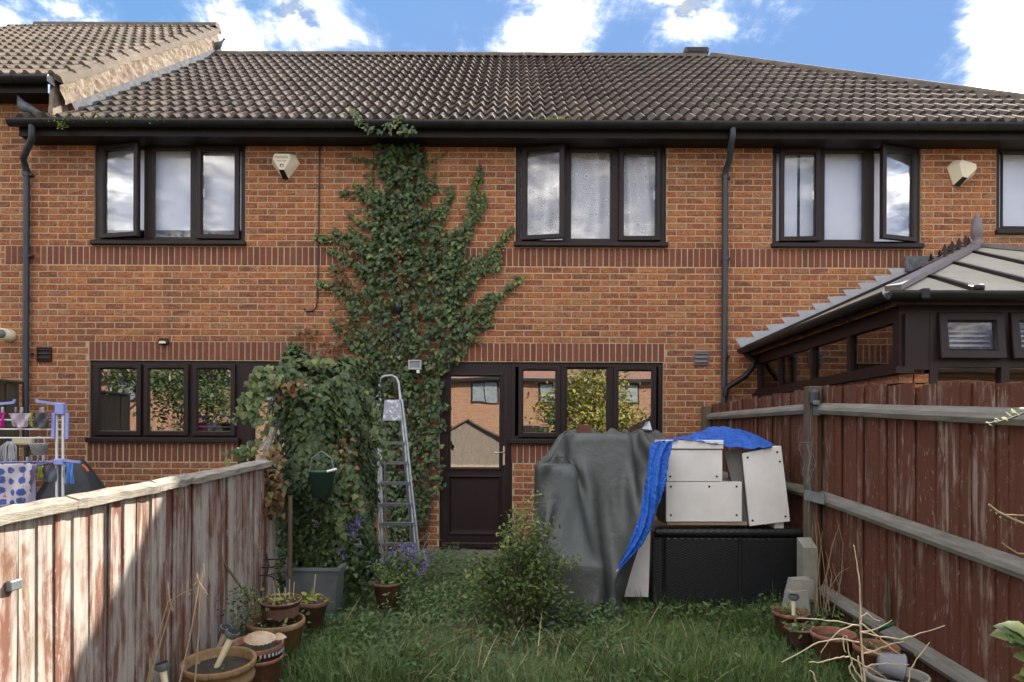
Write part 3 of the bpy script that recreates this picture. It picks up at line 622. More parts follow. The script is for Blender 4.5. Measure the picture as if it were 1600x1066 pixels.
def door(H, r, glass_px, hx_px, pane_mat):
    x0, x1, z0, z1 = r
    fr = MB().ring(x0, x1, z0, z1, [(0, .12), (0, .03), (.05, .03), (.05, .10), (0, .12)]).build('door_frame', MAT['upvc'], H)
    a, b, c, d = x0+.05, x1-.05, z0+.07, z1-.05
    gx0, gx1 = lx(glass_px[0]), lx(glass_px[1]); gz1 = W(0, glass_px[2]).z-ROLL*0; gz0 = W(800, glass_px[3]).z; gz1 = W(800, glass_px[2]).z
    m_ = MB()
    for q in ((a, gx0, c, d), (gx1, b, c, d), (gx0, gx1, gz1, d), (gx0, gx1, gz0-.10, gz0), (gx0, gx1, c, c+.10)): m_.box(q[0], q[1], .018, .075, q[2], q[3])
    leaf = m_.build('door', MAT['upvc'], H)
    MB().ring(gx0, gx1, gz0, gz1, [(-.03, .018), (-.026, .006), (-.006, .004), (.012, .024), (.014, .06)]).build('glazing_bead', MAT['upvc'], leaf)
    MB().box(gx0+.003, gx1-.003, .035, .040, gz0+.003, gz1-.003).build('pane', pane_mat, leaf)
    pz0, pz1 = c+.10, gz0-.10
    m_ = MB(); m_.ring(gx0, gx1, pz0, pz1, [(-.02, .0175), (-.015, .008), (0, .006), (.018, .03), (.05, .034)]); m_.box(gx0+.04, gx1-.04, .033, .06, pz0+.04, pz1-.04)
    m_.build('lower_panel', MAT['upvc'], leaf)
    hx = lx(hx_px[0]); hz = W(800, hx_px[1]).z
    hb = MB().box(hx-.016, hx+.016, -.004, .0175, hz-.125, hz+.105, bev=.005).build('handle', MAT['chrome'], leaf)
    MB().tube([(hx, -.004, hz+.03), (hx, -.045, hz+.03), (hx-.11, -.05, hz+.028)], [.010, .010, .008], 8).build('lever', MAT['chrome'], hb)
    m_ = MB(); m_.box(x0+.02, x1-.02, -.03, .10, z0, z0+.068, bev=.01); m_.box(x0+.0, x1-.0, -.12, .10, z0-.05, z0-.001, bev=.01); m_.build('threshold', MAT['upvc'], fr)
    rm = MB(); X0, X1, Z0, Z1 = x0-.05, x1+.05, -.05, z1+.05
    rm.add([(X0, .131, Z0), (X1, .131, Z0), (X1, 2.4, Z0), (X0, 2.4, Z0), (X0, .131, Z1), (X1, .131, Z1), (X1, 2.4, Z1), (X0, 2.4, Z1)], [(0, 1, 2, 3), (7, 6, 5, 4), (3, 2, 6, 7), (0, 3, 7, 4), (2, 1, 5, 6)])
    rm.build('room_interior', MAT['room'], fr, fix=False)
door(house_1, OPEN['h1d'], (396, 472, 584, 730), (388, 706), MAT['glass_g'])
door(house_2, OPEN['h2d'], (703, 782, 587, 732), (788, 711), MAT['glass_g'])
# ---- soffit, fascia, gutters, downpipes
def eaves(H, X0, X1, zs, gx0, gx1, cap=False):
    MB().box(X0, X1, -.25, .006, zs-.012, zs).build('soffit', MAT['fascia'], H)
    MB().box(X0, X1, -.272, -.2505, zs-.014, zs+.13).build('fascia', MAT['fascia'], H)
    r, yc, zc = .062, -.34, zs+.137; n = 10
    pr = [(yc+r*math.cos(math.pi+math.pi*k/n), zc+1.25*r*math.sin(math.pi+math.pi*k/n)) for k in range(n+1)]
    pr += [(yc+(r-.004)*math.cos(2*math.pi-math.pi*k/n), zc+1.25*(r-.004)*math.sin(2*math.pi-math.pi*k/n)) for k in range(n+1)]
    g_ = MB().extrude_x(pr, gx0, gx1, True, True).build('gutter', MAT['gutter'], H)
    x = gx0+.35; k_ = 0
    while x < gx1-.1:
        wd = .018 if k_ % 2 else .05
        pb = [(yc+(r+.005)*math.cos(math.pi+math.pi*k/n), zc+1.25*(r+.005)*math.sin(math.pi+math.pi*k/n)) for k in range(n+1)]+[(yc+(r+.0005)*math.cos(2*math.pi-math.pi*k/n), zc+1.25*(r+.0005)*math.sin(2*math.pi-math.pi*k/n)) for k in range(n+1)]
        MB().extrude_x(pb, x, x+wd, True, True).build('gutter_bracket', MAT['gutter'], g_); x += .82; k_ += 1
    return g_
xl = lambda px, d: P(px, 190, d).x
eaves(house_l, -8.5, P(75, 150, 8.15).x, 5.26, -8.5, P(78, 130, 8.05).x)
MB().box(P(78, 130, 8.05).x+.001, P(78, 130, 8.05).x+.008, -.405, -.275, 5.26+.055, 5.26+.14, bev=.003).build('gutter_end', MAT['leadp'], house_l)
g1 = eaves(house_1, xl(34, 8.15), XB[2], SOFF, xl(14, 8.06), XB[2]); eaves(house_2, XB[2]+.002, XB[3], SOFF, XB[2]+.002, XB[3]); eaves(house_3, XB[3]+.002, 7.7, SOFF, XB[3]+.002, 7.8)
MB().box(xl(34, 8.15)-.015, xl(34, 8.15)-.001, -.272, .0, SOFF-.014, SOFF+.2).build('fascia_end', MAT['fascia'], house_1)
def downpipe(H, px_top, px_bot, ytop, ybot):
    a = P(px_top, ytop, 8.06); xt = W(px_bot, 300).x; yy = -.05; zt = SOFF-.02
    p = [(a.x, -.34, SOFF+.10), (a.x, -.34, SOFF-.02), (a.x-.01, -.325, SOFF-.07), (xt+.02, -.14, SOFF-.22), (xt, yy-.02, SOFF-.30), (xt, yy, SOFF-.36)]
    m_ = MB(); m_.tube(p, .036, 14); o = m_.build('swan_neck', MAT['pipe'], H)
    zb = W(px_bot, ybot).z; m2 = MB(); m2.tube([(xt, yy, SOFF-.30), (xt, yy, zb)], .034, 14); pp = m2.build('downpipe', MAT['pipe'], H)
    for z in (SOFF-.40, SOFF-1.35, SOFF-2.5, SOFF-3.6):
        if z < zb: continue
        c = MB(); c.tube([(xt, yy, z), (xt, yy, z+.045)], .041, 14); c.box(xt+.02, xt+.065, -.06, .0, z+.012, z+.034); c.build('pipe_clip', MAT['pipe'], pp)
downpipe(house_1, 50, 46, 195, 860); downpipe(house_2, 1145, 1131, 200, 870)
# ---- roof tiles
def tile_prof(x):
    u = (x/(TW/2)) % 1.0
    return 0.056*((.5-.5*math.cos(math.pi*u/.62)) if u < .62 else (.5+.5*math.cos(math.pi*(u-.62)/.38)))
def tile_mesh(tint):
    m_ = MB(); seg = 14; L = TG+0.075; xs = [TW*k/seg*1.03 for k in range(seg+1)]; top = []; b0 = []; b1 = []
    e = lambda: random.uniform(-.0015, .0015)
    A = [(x, e(), tile_prof(x)+.044) for x in xs]; B = [(x, L, tile_prof(x)+.002) for x in xs]; C = [(x, e(), tile_prof(x)+.008) for x in xs]
    n = seg+1
    m_.add(A+B, [(i, i+1, n+i+1, n+i) for i in range(seg)], True); m_.add(A+C, [(n+i, n+i+1, i+1, i) for i in range(seg)], False)
    Bs = [(xs[0], 0, tile_prof(xs[0])+.008), (xs[0], 0, tile_prof(xs[0])+.044), (xs[0], L, .002), (xs[0], L, -.012)]
    m_.add(Bs, [(0, 1, 2, 3)])
    Es = [(xs[-1], 0, tile_prof(xs[-1])+.008), (xs[-1], 0, tile_prof(xs[-1])+.044), (xs[-1], L, .002+tile_prof(xs[-1])), (xs[-1], L, -.012)]
    m_.add(Es, [(3, 2, 1, 0)])
    return m_.mesh('roof_tile')
TILES = [tile_mesh(q) for q in range(4)]; TILES_L = [tile_mesh(q) for q in range(3)]
for me in TILES: me.materials.append(MAT['tile'])
for me in TILES_L: me.materials.append(MAT['tile_l'])
cp, sp_ = math.cos(PITCH), math.sin(PITCH)
def slope_pt(s, dz=0.0, n=0.0): return (EAVE_Y+s*cp-n*sp_, EAVE_Z+dz+s*sp_+n*cp)
def slab(poly2, dz, n=-.02, th=.03):
    """front slope slab; poly2 of (x,s)"""
    return [(x, *slope_pt(s, dz, n)) for x, s in poly2]
SL = SETB/cp
roofs = []
for hi in (1, 2, 3):
    H = HOUSES[hi]; X0 = XB[hi] if hi > 1 else -5.3; X1 = XB[hi+1] if hi < 3 else HIP_X
    poly = [(X0, .05), (X1, .05), (X1, SL), (X0, SL)]
    if hi == 3: poly = [(X0, .05), (HIP_X+SETB-.1, .05), (HIP_X, SL), (X0, SL)]
    m_ = MB(); m_.poly(slab(poly, 0), -.04)
    bk = [(x, 2*RID_Y-y, z-.001) for x, y, z in slab(poly, 0)]; m_.poly(bk, .04)
    if hi == 3: m_.poly([(HIP_X+SETB-.1, EAVE_Y+.05, EAVE_Z-.02), (HIP_X+SETB-.1, 2*RID_Y-EAVE_Y-.05, EAVE_Z-.02), (HIP_X+.01, RID_Y, RID_Z-.03)], .03)
    roofs.append(m_.build('roof', MAT['fascia'], H))
mleft = MB(); mleft.poly(slab([(-8.5, .05), (-5.24, .05), (-5.24, SL), (-8.5, SL)], .49), -.04); mleft.poly([(x, 2*RID_Y-y, z) for x, y, z in slab([(-8.5, .05), (-5.24, .05), (-5.24, SL), (-8.5, SL)], .49)], .04)
roof_l = mleft.build('roof', MAT['fascia'], house_l)
XT0 = -5.70
def clip_tile(me, loc, mat, parent, cx, cy):
    bm = bmesh.new(); bm.from_mesh(me); M_ = Matrix.Translation(loc) @ Matrix.Rotation(PITCH, 4, 'X'); bm.transform(M_)
    bmesh.ops.bisect_plane(bm, geom=list(bm.verts)+list(bm.edges)+list(bm.faces), plane_co=(cx, cy, 0), plane_no=(1, 1, 0), clear_outer=True)
    if len(bm.faces) == 0: bm.free(); return
    n_ = bpy.data.meshes.new('roof_tile'); bm.to_mesh(n_); bm.free(); n_.materials.clear(); n_.materials.append(mat); link('roof_tile', n_, None, parent)
for i in range(48):
    x = XT0+i*TW
    for rw in range(15):
        s = rw*TG; y, z = slope_pt(s)
        xc = x+TW/2
        if x < -5.36 and rw > 0: continue
        if x < -5.22 and rw > 1: continue
        par = roofs[0] if xc < XB[2] else roofs[1] if xc < XB[3] else roofs[2]
        hipx = HIP_X+(RID_Y-y)
        if x > hipx: continue
        loc = (x, y+random.uniform(-.003, .003), z+random.uniform(-.002, .002)); me = TILES[random.randrange(4)]
        if x+TW*1.03 > HIP_X+(RID_Y-(y+TG*cp+.1)): clip_tile(me, loc, MAT['tile'], par, HIP_X, RID_Y)
        else:
            o = link('roof_tile', me, None, par, loc); o.rotation_euler = (PITCH+random.uniform(-.006, .006), 0, random.uniform(-.004, .004))
nL = 12
for i in range(nL):
    x = -5.20-(i+1)*TW
    for rw in range(15):
        y, z = slope_pt(rw*TG, .49)
        if to_px((x+TW, y, z))[0] < -10: continue
        o = link('roof_tile', TILES_L[random.randrange(3)], None, roof_l, (x, y+random.uniform(-.003, .003), z)); o.rotation_euler = (PITCH+random.uniform(-.005, .005), 0, 0)
# verge caps of the taller roof, mortar and lead below
for rw in range(15):
    y0, z0 = slope_pt(rw*TG, .49, .05); y1, z1 = slope_pt(rw*TG+TG*1.04, .49, .03)
    m_ = MB(); xa, xb = -5.33, -5.165
    ya, za = slope_pt(rw*TG, .49, -.045); yb, zb = slope_pt(rw*TG+TG*1.04, .49, -.065)
    pts0 = [(xa, y0, z0-.012), (xa+.05, y0, z0+.012), (xb-.04, y0, z0+.010), (xb, y0, z0-.02), (xb+.004, ya, za)]
    pts1 = [(xa, y1, z1-.012), (xa+.05, y1, z1+.012), (xb-.04, y1, z1+.010), (xb, y1, z1-.02), (xb+.004, yb, zb)]
    n = 5; m_.add(pts0+pts1, [(i, i+1, n+i+1, n+i) for i in range(4)]); m_.add(pts0, [(0, 1, 2, 3, 4)])
    m_.build('verge_tile', MAT['tile_l'], roof_l)
def verge_strip(n0, n1, xo, name, mat, parent, jag=.012, s0=-.05, s1=SL, t=.03):
    V = []; k = 60
    for i in range(k+1):
        s = s0+(s1-s0)*i/k; row = []
        for n_ in np.linspace(n0, n1, 5):
            y, z = slope_pt(s, .49, n_); row.append((xo+random.uniform(-jag, jag)+(n0-n_)*0.25*(name == 'lead_flashing'), y, z))
        V.append(row)
    m_ = MB(); m_.grid(V, False); return m_.build(name, mat, parent, fix=False)
verge_strip(-.05, -.26, -5.19, 'verge_mortar', MAT['verge'], roof_l)
verge_strip(-.24, -.385, -5.205, 'lead_flashing', MAT['lead'], roofs[0], .004, .1)
MB().poly([(-5.27, *slope_pt(0, .49, -.05)), (-5.27, *slope_pt(SL, .49, -.05)), (-5.27, *slope_pt(SL, 0, -.1)), (-5.27, *slope_pt(0, 0, .02)), (-5.27, *slope_pt(-.02, .32, -.05))], .05).build('gable_end', MAT['verge'], roof_l)
# ridges and hip
def cap_tile(a, b, r, parent, name='ridge_tile', lift=0.0):
    a, b = Vector(a), Vector(b); t = (b-a).normalized(); sx = t.cross(Vector((0, 0, 1))).normalized(); uz = sx.cross(t)
    m_ = MB(); n = 10; ring_o = []; vs0 = []; vs1 = []
    for k in range(n+1):
        an = math.pi*k/n; d_ = sx*math.cos(an)*r+uz*math.sin(an)*r*.85
        vs0.append(a+d_); vs1.append(b+d_)
    m_.add(vs0+vs1, [(k, k+1, n+2+k, n+1+k) for k in range(n)], True); m_.add(vs0, [tuple(range(n+1))]); m_.add(vs1, [tuple(range(n+1))[::-1]])
    m_.build(name, MAT['ridge'], parent)
x = -5.25
while x < HIP_X-.2:
    par = roofs[0] if x < XB[2] else roofs[1] if x < XB[3] else roofs[2]
    cap_tile((x, RID_Y, RID_Z-.005+random.uniform(-.004, .004)), (x+.447, RID_Y, RID_Z-.005), .125, par); x += .45
x = -5.16-.45
while x > -8.4:
    cap_tile((x, RID_Y, RID_Z+.485), (x+.447, RID_Y, RID_Z+.485), .13, roof_l); x -= .45
hv = Vector((1, -1, -TANP)); L = 0
a = Vector((HIP_X-.12, RID_Y, RID_Z+.02))
for k in range(12):
    p0 = Vector((HIP_X, RID_Y, RID_Z+.02))+hv*(k*.27); cap_tile(p0, p0+hv*.275, .115, roofs[2], 'hip_tile')
c = P(1088, 92, RID_Y+D-.06)
rv = MB(); rv.box(c.x-.21, c.x+.21, RID_Y-.12, RID_Y+.12, RID_Z+.06, RID_Z+.17, bev=.02); rvo = rv.build('ridge_vent', MAT['ridge'], roofs[1])
MB().box(c.x-.17, c.x+.17, RID_Y-.125, RID_Y-.1205, RID_Z+.085, RID_Z+.145).build('vent_opening', MAT['black'], rvo)
# ---- small things fixed to the wall
def vent(H, px, py, s=.17):
    p = W(px, py); m_ = MB(); m_.ring(p.x-s/2, p.x+s/2, p.z-s/2, p.z+s/2, [(0, .01), (0, -.022), (.012, -.024), (.016, -.008)]); m_.box(p.x-s/2+.01, p.x+s/2-.01, -.006, .004, p.z-s/2+.01, p.z+s/2-.01)
    v = m_.build('wall_vent', MAT['upvc_l'] if px > 800 else MAT['upvc'], H)
    for k in range(3):
        z = p.z-s/2+.03+k*.05; MB().hexa([(p.x-.07, -.008, z), (p.x+.07, -.008, z), (p.x+.07, -.006, z), (p.x-.07, -.006, z), (p.x-.07, -.026, z+.006), (p.x+.07, -.026, z+.006), (p.x+.07, -.007, z+.036), (p.x-.07, -.007, z+.036)]).build('louvre', MAT['upvc_l'] if px > 800 else MAT['upvc'], v)
vent(house_1, 70, 554); vent(house_2, 1095, 560)
m_ = MB(); q = lambda px, py: Vector((W(px, py).x, -.012, W(px, py).z))
m_.tube([q(500, 228), q(499, 300), q(498, 400), q(496, 470), q(494.5, 480), q(490, 486), q(479, 487), q(476, 482)], .008, 6); m_.build('cable', MAT['black'], house_1)
MB().box(W(582.5, 400).x-.006, W(582.5, 400).x+.006, -.003, .004, W(582, 545).z, SOFF).build('movement_joint', MAT['black'], house_2)
# ------------------------------------------------------------------ conservatory of the end house
XC = W(1180, 560).x; YF = -3.14; EZ = 2.35; CILL = 1.84
con = thing('conservatory', 'brown framed conservatory with cream roof panels behind the dark red fence', 'conservatory', (4.9, -1.5, 0))
def cons():
    XR = 2*4.86-XC; up = MAT['upvc']
    # dwarf wall of bricks
    core = MB(); core.box(XC+.012, XC+.2, YF+.012, -.01, -.4, CILL-.03); core.box(XC+.012, 3.10, YF+.012, YF+.2, -.4, CILL-.03); wallo = core.build('wall', MAT['mortar'], con)
    for n in range(20, 25):
        z = CILL-.034-.065-.075*(n-20)
        off = .1125*(n % 2); y = YF+.003+off*0
        k = 0
        while True:
            a = YF+k*.225+(off if k else 0)-(0 if k == 0 else .0); b = YF+(k+1)*.225+off-.01; k += 1
            if a > -.05: break
            if n > 19:
                m_ = MB(); v, f = brick_geo(a, min(b, -.02), z, z+.065); m_.add([(XC+p[1], p[0], p[2]) for p in v], f); m_.build('brick', MAT['brick'], wallo, fix=False)
        for k in range(0, 2):
            a = XC+(.11 if (n % 2 and k == 0) else 0)+k*.225-(.11 if k and n % 2 else 0); 
            if n > 19: MB().add(*brick_geo(XC+.003+k*.113+(0), XC+.003+k*.113+.103, z, z+.065, YF)).build('brick', MAT['brick'], wallo, fix=False)
    # side glazing
    MB().box(XC-.04, XC+.09, YF-.04, -.01, CILL-.03, CILL+.02).build('sill', up, con)
    fr = MB(); fr.box(XC, XC+.07, YF, -.01, CILL+.0205, CILL+.06); fr.box(XC, XC+.07, YF, -.01, 2.20, EZ-.03)
    ys = [-.03, P(1214, 560, 8.4).y]; dd = lambda px: XC*F/(px-VX)-D
    cuts = [dd(1184), dd(1216), dd(1267), dd(1325), YF]
    for i, y in enumerate(cuts):
        wd = .09 if i == 4 else .06; ya = y if i == 4 else y-wd/2; fr.box(XC+.001, XC+.069, ya, ya+wd, CILL+.0605, 2.1995)
    fro = fr.build('side_frame', up, con)
    for a, b in zip(cuts, cuts[1:]): MB().box(XC+.03, XC+.036, b+.03, a-.03, CILL+.06, 2.20).build('pane', MAT['glass_d'], fro)
    # front glazing
    ff = MB(); ff.box(XC+.071, XR, YF, YF+.07, 2.26, EZ-.03); ff.box(XC+.071, P(1458, 500, 5.26).x, YF+.002, YF+.06, CILL+.0, 2.2595)
    xs = [P(p, 520, 5.26).x for p in (1459, 1571, 1682)]
    ff.box(xs[0]-.02, XR, YF, YF+.07, CILL+.02, CILL+.09)
    for x_ in xs: ff.box(x_-.03, x_+.03, YF-.001, YF+.069, -.3, 2.2605)
    ffo = ff.build('front_frame', up, con)
    MB().box(XC+.03, XC+.055, YF-.03, YF-.0015, CILL-.02, 2.25).build('corner_post', MAT['upvc'], con)
    for a, b in zip(xs, xs[1:]):
        for q, (zl, zh) in enumerate(((CILL+.075, 2.265), )):
            tf = lambda p, h=zh: Vector((p.x, YF-.012+(p.y)*math.cos(.13)-(h-p.z)*math.sin(.13), h-(h-p.z)*math.cos(.13)+0*p.y))
            s_ = MB().ring(a+.025, b-.025, zl, zh, [(.004, .05), (0, .0), (.006, -.008), (.058, -.008), (.072, .012), (.074, .05), (.004, .05)], tf).build('top_sash', up, ffo)
            MB().box(a+.09, b-.09, .02, .024, zl+.07, zh-.07, tf).build('pane', MAT['glass'], s_)
        MB().box(a+.03, b-.03, YF+.03, YF+.034, .6, CILL+.02).build('pane', MAT['glass_d'], ffo)
        for k in range(24):
            z = 1.36+k*.037
            if 1.90 > z > 1.84: continue
            MB().hexa([(a+.04, YF+.10, z), (b-.04, YF+.10, z), (b-.04, YF+.125, z+.016), (a+.04, YF+.125, z+.016), (a+.04, YF+.10, z+.003), (b-.04, YF+.10, z+.003), (b-.04, YF+.125, z+.019), (a+.04, YF+.125, z+.019)]).build('blind_slat', MAT['blind'], ffo)
    # roof
    ap = Vector((4.86, -.92, 3.33)); apw = Vector((4.86, 0, 3.33)); cl = Vector((XC-.12, YF-.12, EZ+.02)); wl = Vector((XC-.12, 0, EZ+.02)); cr = Vector((XR+.12, YF-.12, EZ+.02)); wr = Vector((XR+.12, 0, EZ+.02))
    ro = MB(); ro.poly([wl, cl, ap, apw], .025); ro.poly([cr, wr, apw, ap], .025); roof = ro.build('roof', MAT['poly'], con)
    fb = [cl.x+(cr.x-cl.x)*t for t in np.linspace(0, 1, 8)]
    def up_slope(x_):
        t = (x_-cl.x)/(ap.x-cl.x) if x_ <= ap.x else (cr.x-x_)/(cr.x-ap.x); return Vector((x_, cl.y+(ap.y-cl.y)*t, cl.z+(ap.z-cl.z)*t))
    for a, b in zip(fb, fb[1:]):
        pts = [Vector((a, cl.y, cl.z)), Vector((b, cl.y, cl.z)), up_slope(b)]
        if a < ap.x < b: pts.append(ap)
        if a > fb[0]+.01: pts.append(up_slope(a))
        pts = [p+Vector((0, -.002, .004)) for p in pts]
        if len(pts) > 2: MB().poly(pts, .02).build('roof_panel', MAT['poly'], roof)
    for x_ in fb[1:-1]: MB().bar(Vector((x_, cl.y-.02, cl.z+.035)), up_slope(x_)+Vector((0, 0, .03)), .05, .035).build('glazing_bar', MAT['upvc_l'] if False else up, roof)
    for x_ in fb[1:-1]: MB().lathe([(0, -.02), (.035, -.018), (.04, .02), (.03, .03), (0, .032)], (x_, cl.y-.03, cl.z+.035), 10).build('bar_cap', up, roof)
    MB().bar(cl+Vector((0, -.02, .045)), ap+Vector((0, 0, .04)), .11, .04).build('hip_bar', MAT['upvc_l'], roof); MB().bar(cr+Vector((0, 0, .045)), ap+Vector((0, 0, .04)), .11, .04).build('hip_bar', MAT['upvc_l'], roof)
    MB().bar(wl+Vector((0, -.04, .03)), apw+Vector((0, -.04, .04)), .08, .05).build('wall_bar', up, roof)
    MB().box(4.76, 4.96, -.95, -.01, 3.325, 3.375, bev=.015).build('ridge_beam', MAT['upvc_l'], roof)
    MB().lathe([(.075, 0), (.075, .02), (.05, .035), (.035, .05), (.05, .08), (.058, .14), (.052, .22), (.03, .29), (.01, .33), (0, .345)], (4.86, -.92, 3.37), 14).build('finial', MAT['upvc_l'], roof)
    for k in range(5):
        y = -.78+k*.17; m_ = MB(); m_.box(4.855, 4.865, y-.012, y+.012, 3.37, 3.46); m_.box(4.854, 4.866, y-.05, y+.05, 3.42, 3.435)
        m_.hexa([(4.852, y-.03, 3.445), (4.868, y-.03, 3.445), (4.868, y+.03, 3.445), (4.852, y+.03, 3.445), (4.858, y-.004, 3.50), (4.862, y-.004, 3.50), (4.862, y+.004, 3.50), (4.858, y+.004, 3.50)]); m_.build('cresting', up, roof)
    # crest on the hip seen from the garden
    for t in (.50, .60, .70, .80, .90):
        p = cl.lerp(ap, t)+Vector((-.02, .05, .05)); m_ = MB(); m_.box(p.x-.01, p.x+.01, p.y-.005, p.y+.005, p.z, p.z+.10); m_.box(p.x-.045, p.x+.045, p.y-.006, p.y+.006, p.z+.05, p.z+.066)
        m_.hexa([(p.x-.03, p.y-.006, p.z+.075), (p.x+.03, p.y-.006, p.z+.075), (p.x+.03, p.y+.006, p.z+.075), (p.x-.03, p.y+.006, p.z+.075), (p.x-.004, p.y-.003, p.z+.14), (p.x+.004, p.y-.003, p.z+.14), (p.x+.004, p.y+.003, p.z+.14), (p.x-.004, p.y+.003, p.z+.14)])
        if t > .55: m_.build('cresting', up, roof)
    # gutters
    n = 8; r = .055; sec = [(r*math.cos(math.pi+math.pi*k/n), r*1.1*math.sin(math.pi+math.pi*k/n)) for k in range(n+1)]+[(.9*r*math.cos(2*math.pi-math.pi*k/n), r*math.sin(2*math.pi-math.pi*k/n)) for k in range(n+1)]
    gy = cl.y-.06; gx = cl.x-.05; g = MB(); g.extrude_x([(gy+a, EZ+.03+b) for a, b in sec], gx, XR+.2, True, True)
    V0 = [(gx+a, gy, EZ+.03+b) for a, b in sec]; V1 = [(gx+a, -.02, EZ+.03+b) for a, b in sec]; m = len(sec); g.add(V0+V1, [(i, (i+1) % m, m+(i+1) % m, m+i) for i in range(m)], True); g.add(V0, [tuple(range(m))]); g.add(V1, [tuple(range(m))])
    go = g.build('gutter', MAT['gutter'], con)
    xk = P(1438, 470, 5.1).x; MB().box(xk-.03, xk+.03, gy-.062, gy+.06, EZ-.035, EZ+.045, bev=.01).build('gutter_bracket', MAT['gutter'], go)
    fa = MB(); fa.box(cl.x, XR+.1, cl.y+.0, cl.y+.02, EZ-.05, EZ+.028); fa.box(cl.x, cl.x+.02, cl.y+.021, -.01, EZ-.05, EZ+.028); fa.build('eaves_fascia', up, con)
    q = lambda px, py: Vector((W(px, py).x, -.09, W(px, py).z))
    MB().tube([Vector((gx, -.09, EZ)), q(1175, 565), q(1172, 575), q(1160, 590), q(1140, 602), q(1131, 608), q(1130, 620)], .034, 12).build('downpipe', MAT['gutter'], con)
    # stepped lead
    a0 = (1148, 541); a1 = (1436, 411)
    for k in range(12):
        t = k/12; px = a0[0]+(a1[0]-a0[0])*t; py = a0[1]+(a1[1]-a0[1])*t
        st = [W(px, py-12+ (0)), W(px+30, py-13.5), W(px+38, py-8), W(px+14, py+9)]
        MB().poly([Vector((p.x, -.004-.004*(k % 2)+.0, p.z)) for p in st], .005).build('lead_step', MAT['leadp'], roof)
    b = W(1413, 401); c = W(1462, 425); MB().box(b.x, c.x, -.03, -.012, c.z, b.z).build('lead_apron', MAT['lead'], roof)
cons()

# ------------------------------------------------------------------ fences
XFR = W(1110, 640).x; DP = XFR*F/(1283-VX)
fence_r = thing('garden_fence', 'tall dark red close-board fence with grey rails between lawn and conservatory', 'fence', (XFR, DP-D, 0))
BRD = []
for q in range(5):
    m_ = MB(); th = .010; m_.hexa([(-.004, -.06, 0), (-.004-th, -.06, 0), (-.001, .06, 0), (.003, .06, 0), (-.004, -.06, 1), (-.004-th, -.06, 1), (-.001, .06, 1), (.003, .06, 1)]); BRD.append(m_.mesh('board'))
def boards(root, X, d0, d1, zb, zt, mat, side, pitch=.104, jz=.012, wmul=1.0):
    d = d0; out = []
    while d < d1:
        o = link('board', BRD[random.randrange(5)], None, root); b = zb(d)+random.uniform(-.02, .02); t = zt(d)+random.uniform(-jz, jz)
        pp = pitch*random.uniform(.85, 1.12)
        o.location = (X+random.uniform(-.003, .003), d-D, b); o.scale = (side, 1.16*wmul*max(pp, pitch)/.104, t-b); o.rotation_euler = (random.uniform(-.008, .008), random.uniform(-.006, .006), 0)
        if not o.data.materials: o.data.materials.append(mat)
        o.material_slots[0].link = 'OBJECT'; o.material_slots[0].material = mat
        d += pp
zt_f = lambda d: 1.72; sl = lambda a, b: (lambda d: a+(b-a)*(DP-d)/(DP-3.25))
zt_n = sl(1.715, 1.585)
boards(fence_r, XFR, DP+.05, 8.36, lambda d: .05, zt_f, MAT['fence_r'], 1)
boards(fence_r, XFR, 2.0, DP-.05, lambda d: zt_n(d)-1.70, zt_n, MAT['fence_r'], 1)
def rail(d0, z0, d1, z1, name='rail', tk=.075):
    a = Vector((XFR-.064, d0-D, z0)); b = Vector((XFR-.064, d1-D, z1)); m_ = MB(); n = 10; V = []
    for i in range(n+1):
        p = a.lerp(b, i/n)+Vector((random.uniform(-.0008, .0008), 0, random.uniform(-.001, .001)))
        V.append([p+Vector((.045, 0, -.045)), p+Vector((.045, 0, .04)), p+Vector((-.012, 0, .012)), p+Vector((-.02, 0, -.012)), p+Vector((-.005, 0, -.04)), p+Vector((.045, 0, -.045))])
    m_.grid(V, False); m_.add(V[0][:5], [(0, 1, 2, 3, 4)]); m_.add(V[-1][:5], [(4, 3, 2, 1, 0)]); return m_.build(name, MAT['rail'], fence_r)
rail(8.3, 1.585, DP+.04, 1.56); rail(8.3, .93, DP+.04, .92)
rail(DP-.04, 1.555, 2.0, sl(1.555, 1.43)(2.0)); r2 = rail(DP-.06, .90, 2.0, sl(.90, .75)(2.0)); rail(DP-.1, .21, 2.0, sl(.21, .10)(2.0))
MB().box(XFR-.115, XFR-.015, DP-D-.05, DP-D+.05, -.1, 1.72, bev=.006).build('post', MAT['post'], fence_r)
MB().box(XFR-.115, XFR-.015, -.12, -.02, -.1, 1.70, bev=.006).build('post', MAT['post'], fence_r)
MB().bar(Vector((XFR-.125, DP-D-.01, .905)), Vector((XFR-.085, DP-D-.26, .89)), .012, .075).build('rail_bracket', MAT['zinc'], fence_r)
MB().box(XFR-.082, XFR-.07, DP-D-.14, DP-D+.02, 1.50, 1.585).build('rail_bracket', MAT['zinc'], fence_r)
fence_l = thing('garden_fence', 'low weathered fence with peeling red paint and broken grey capping', 'fence', (-1.75, -5, 0))
XFL = -1.75; zl = lambda d: np.interp(d, [2.0, 2.42, 3.43, 5.14], [1.045, 1.05, 1.075, 1.145])
boards(fence_l, XFL, 1.9, 5.12, lambda d: -.1-.055*(5.6-d), lambda d: zl(d)-.012, MAT['fence_l'], -1, .118, .006)
cuts = [1.9, 2.78, 3.42, 3.78, 5.16]
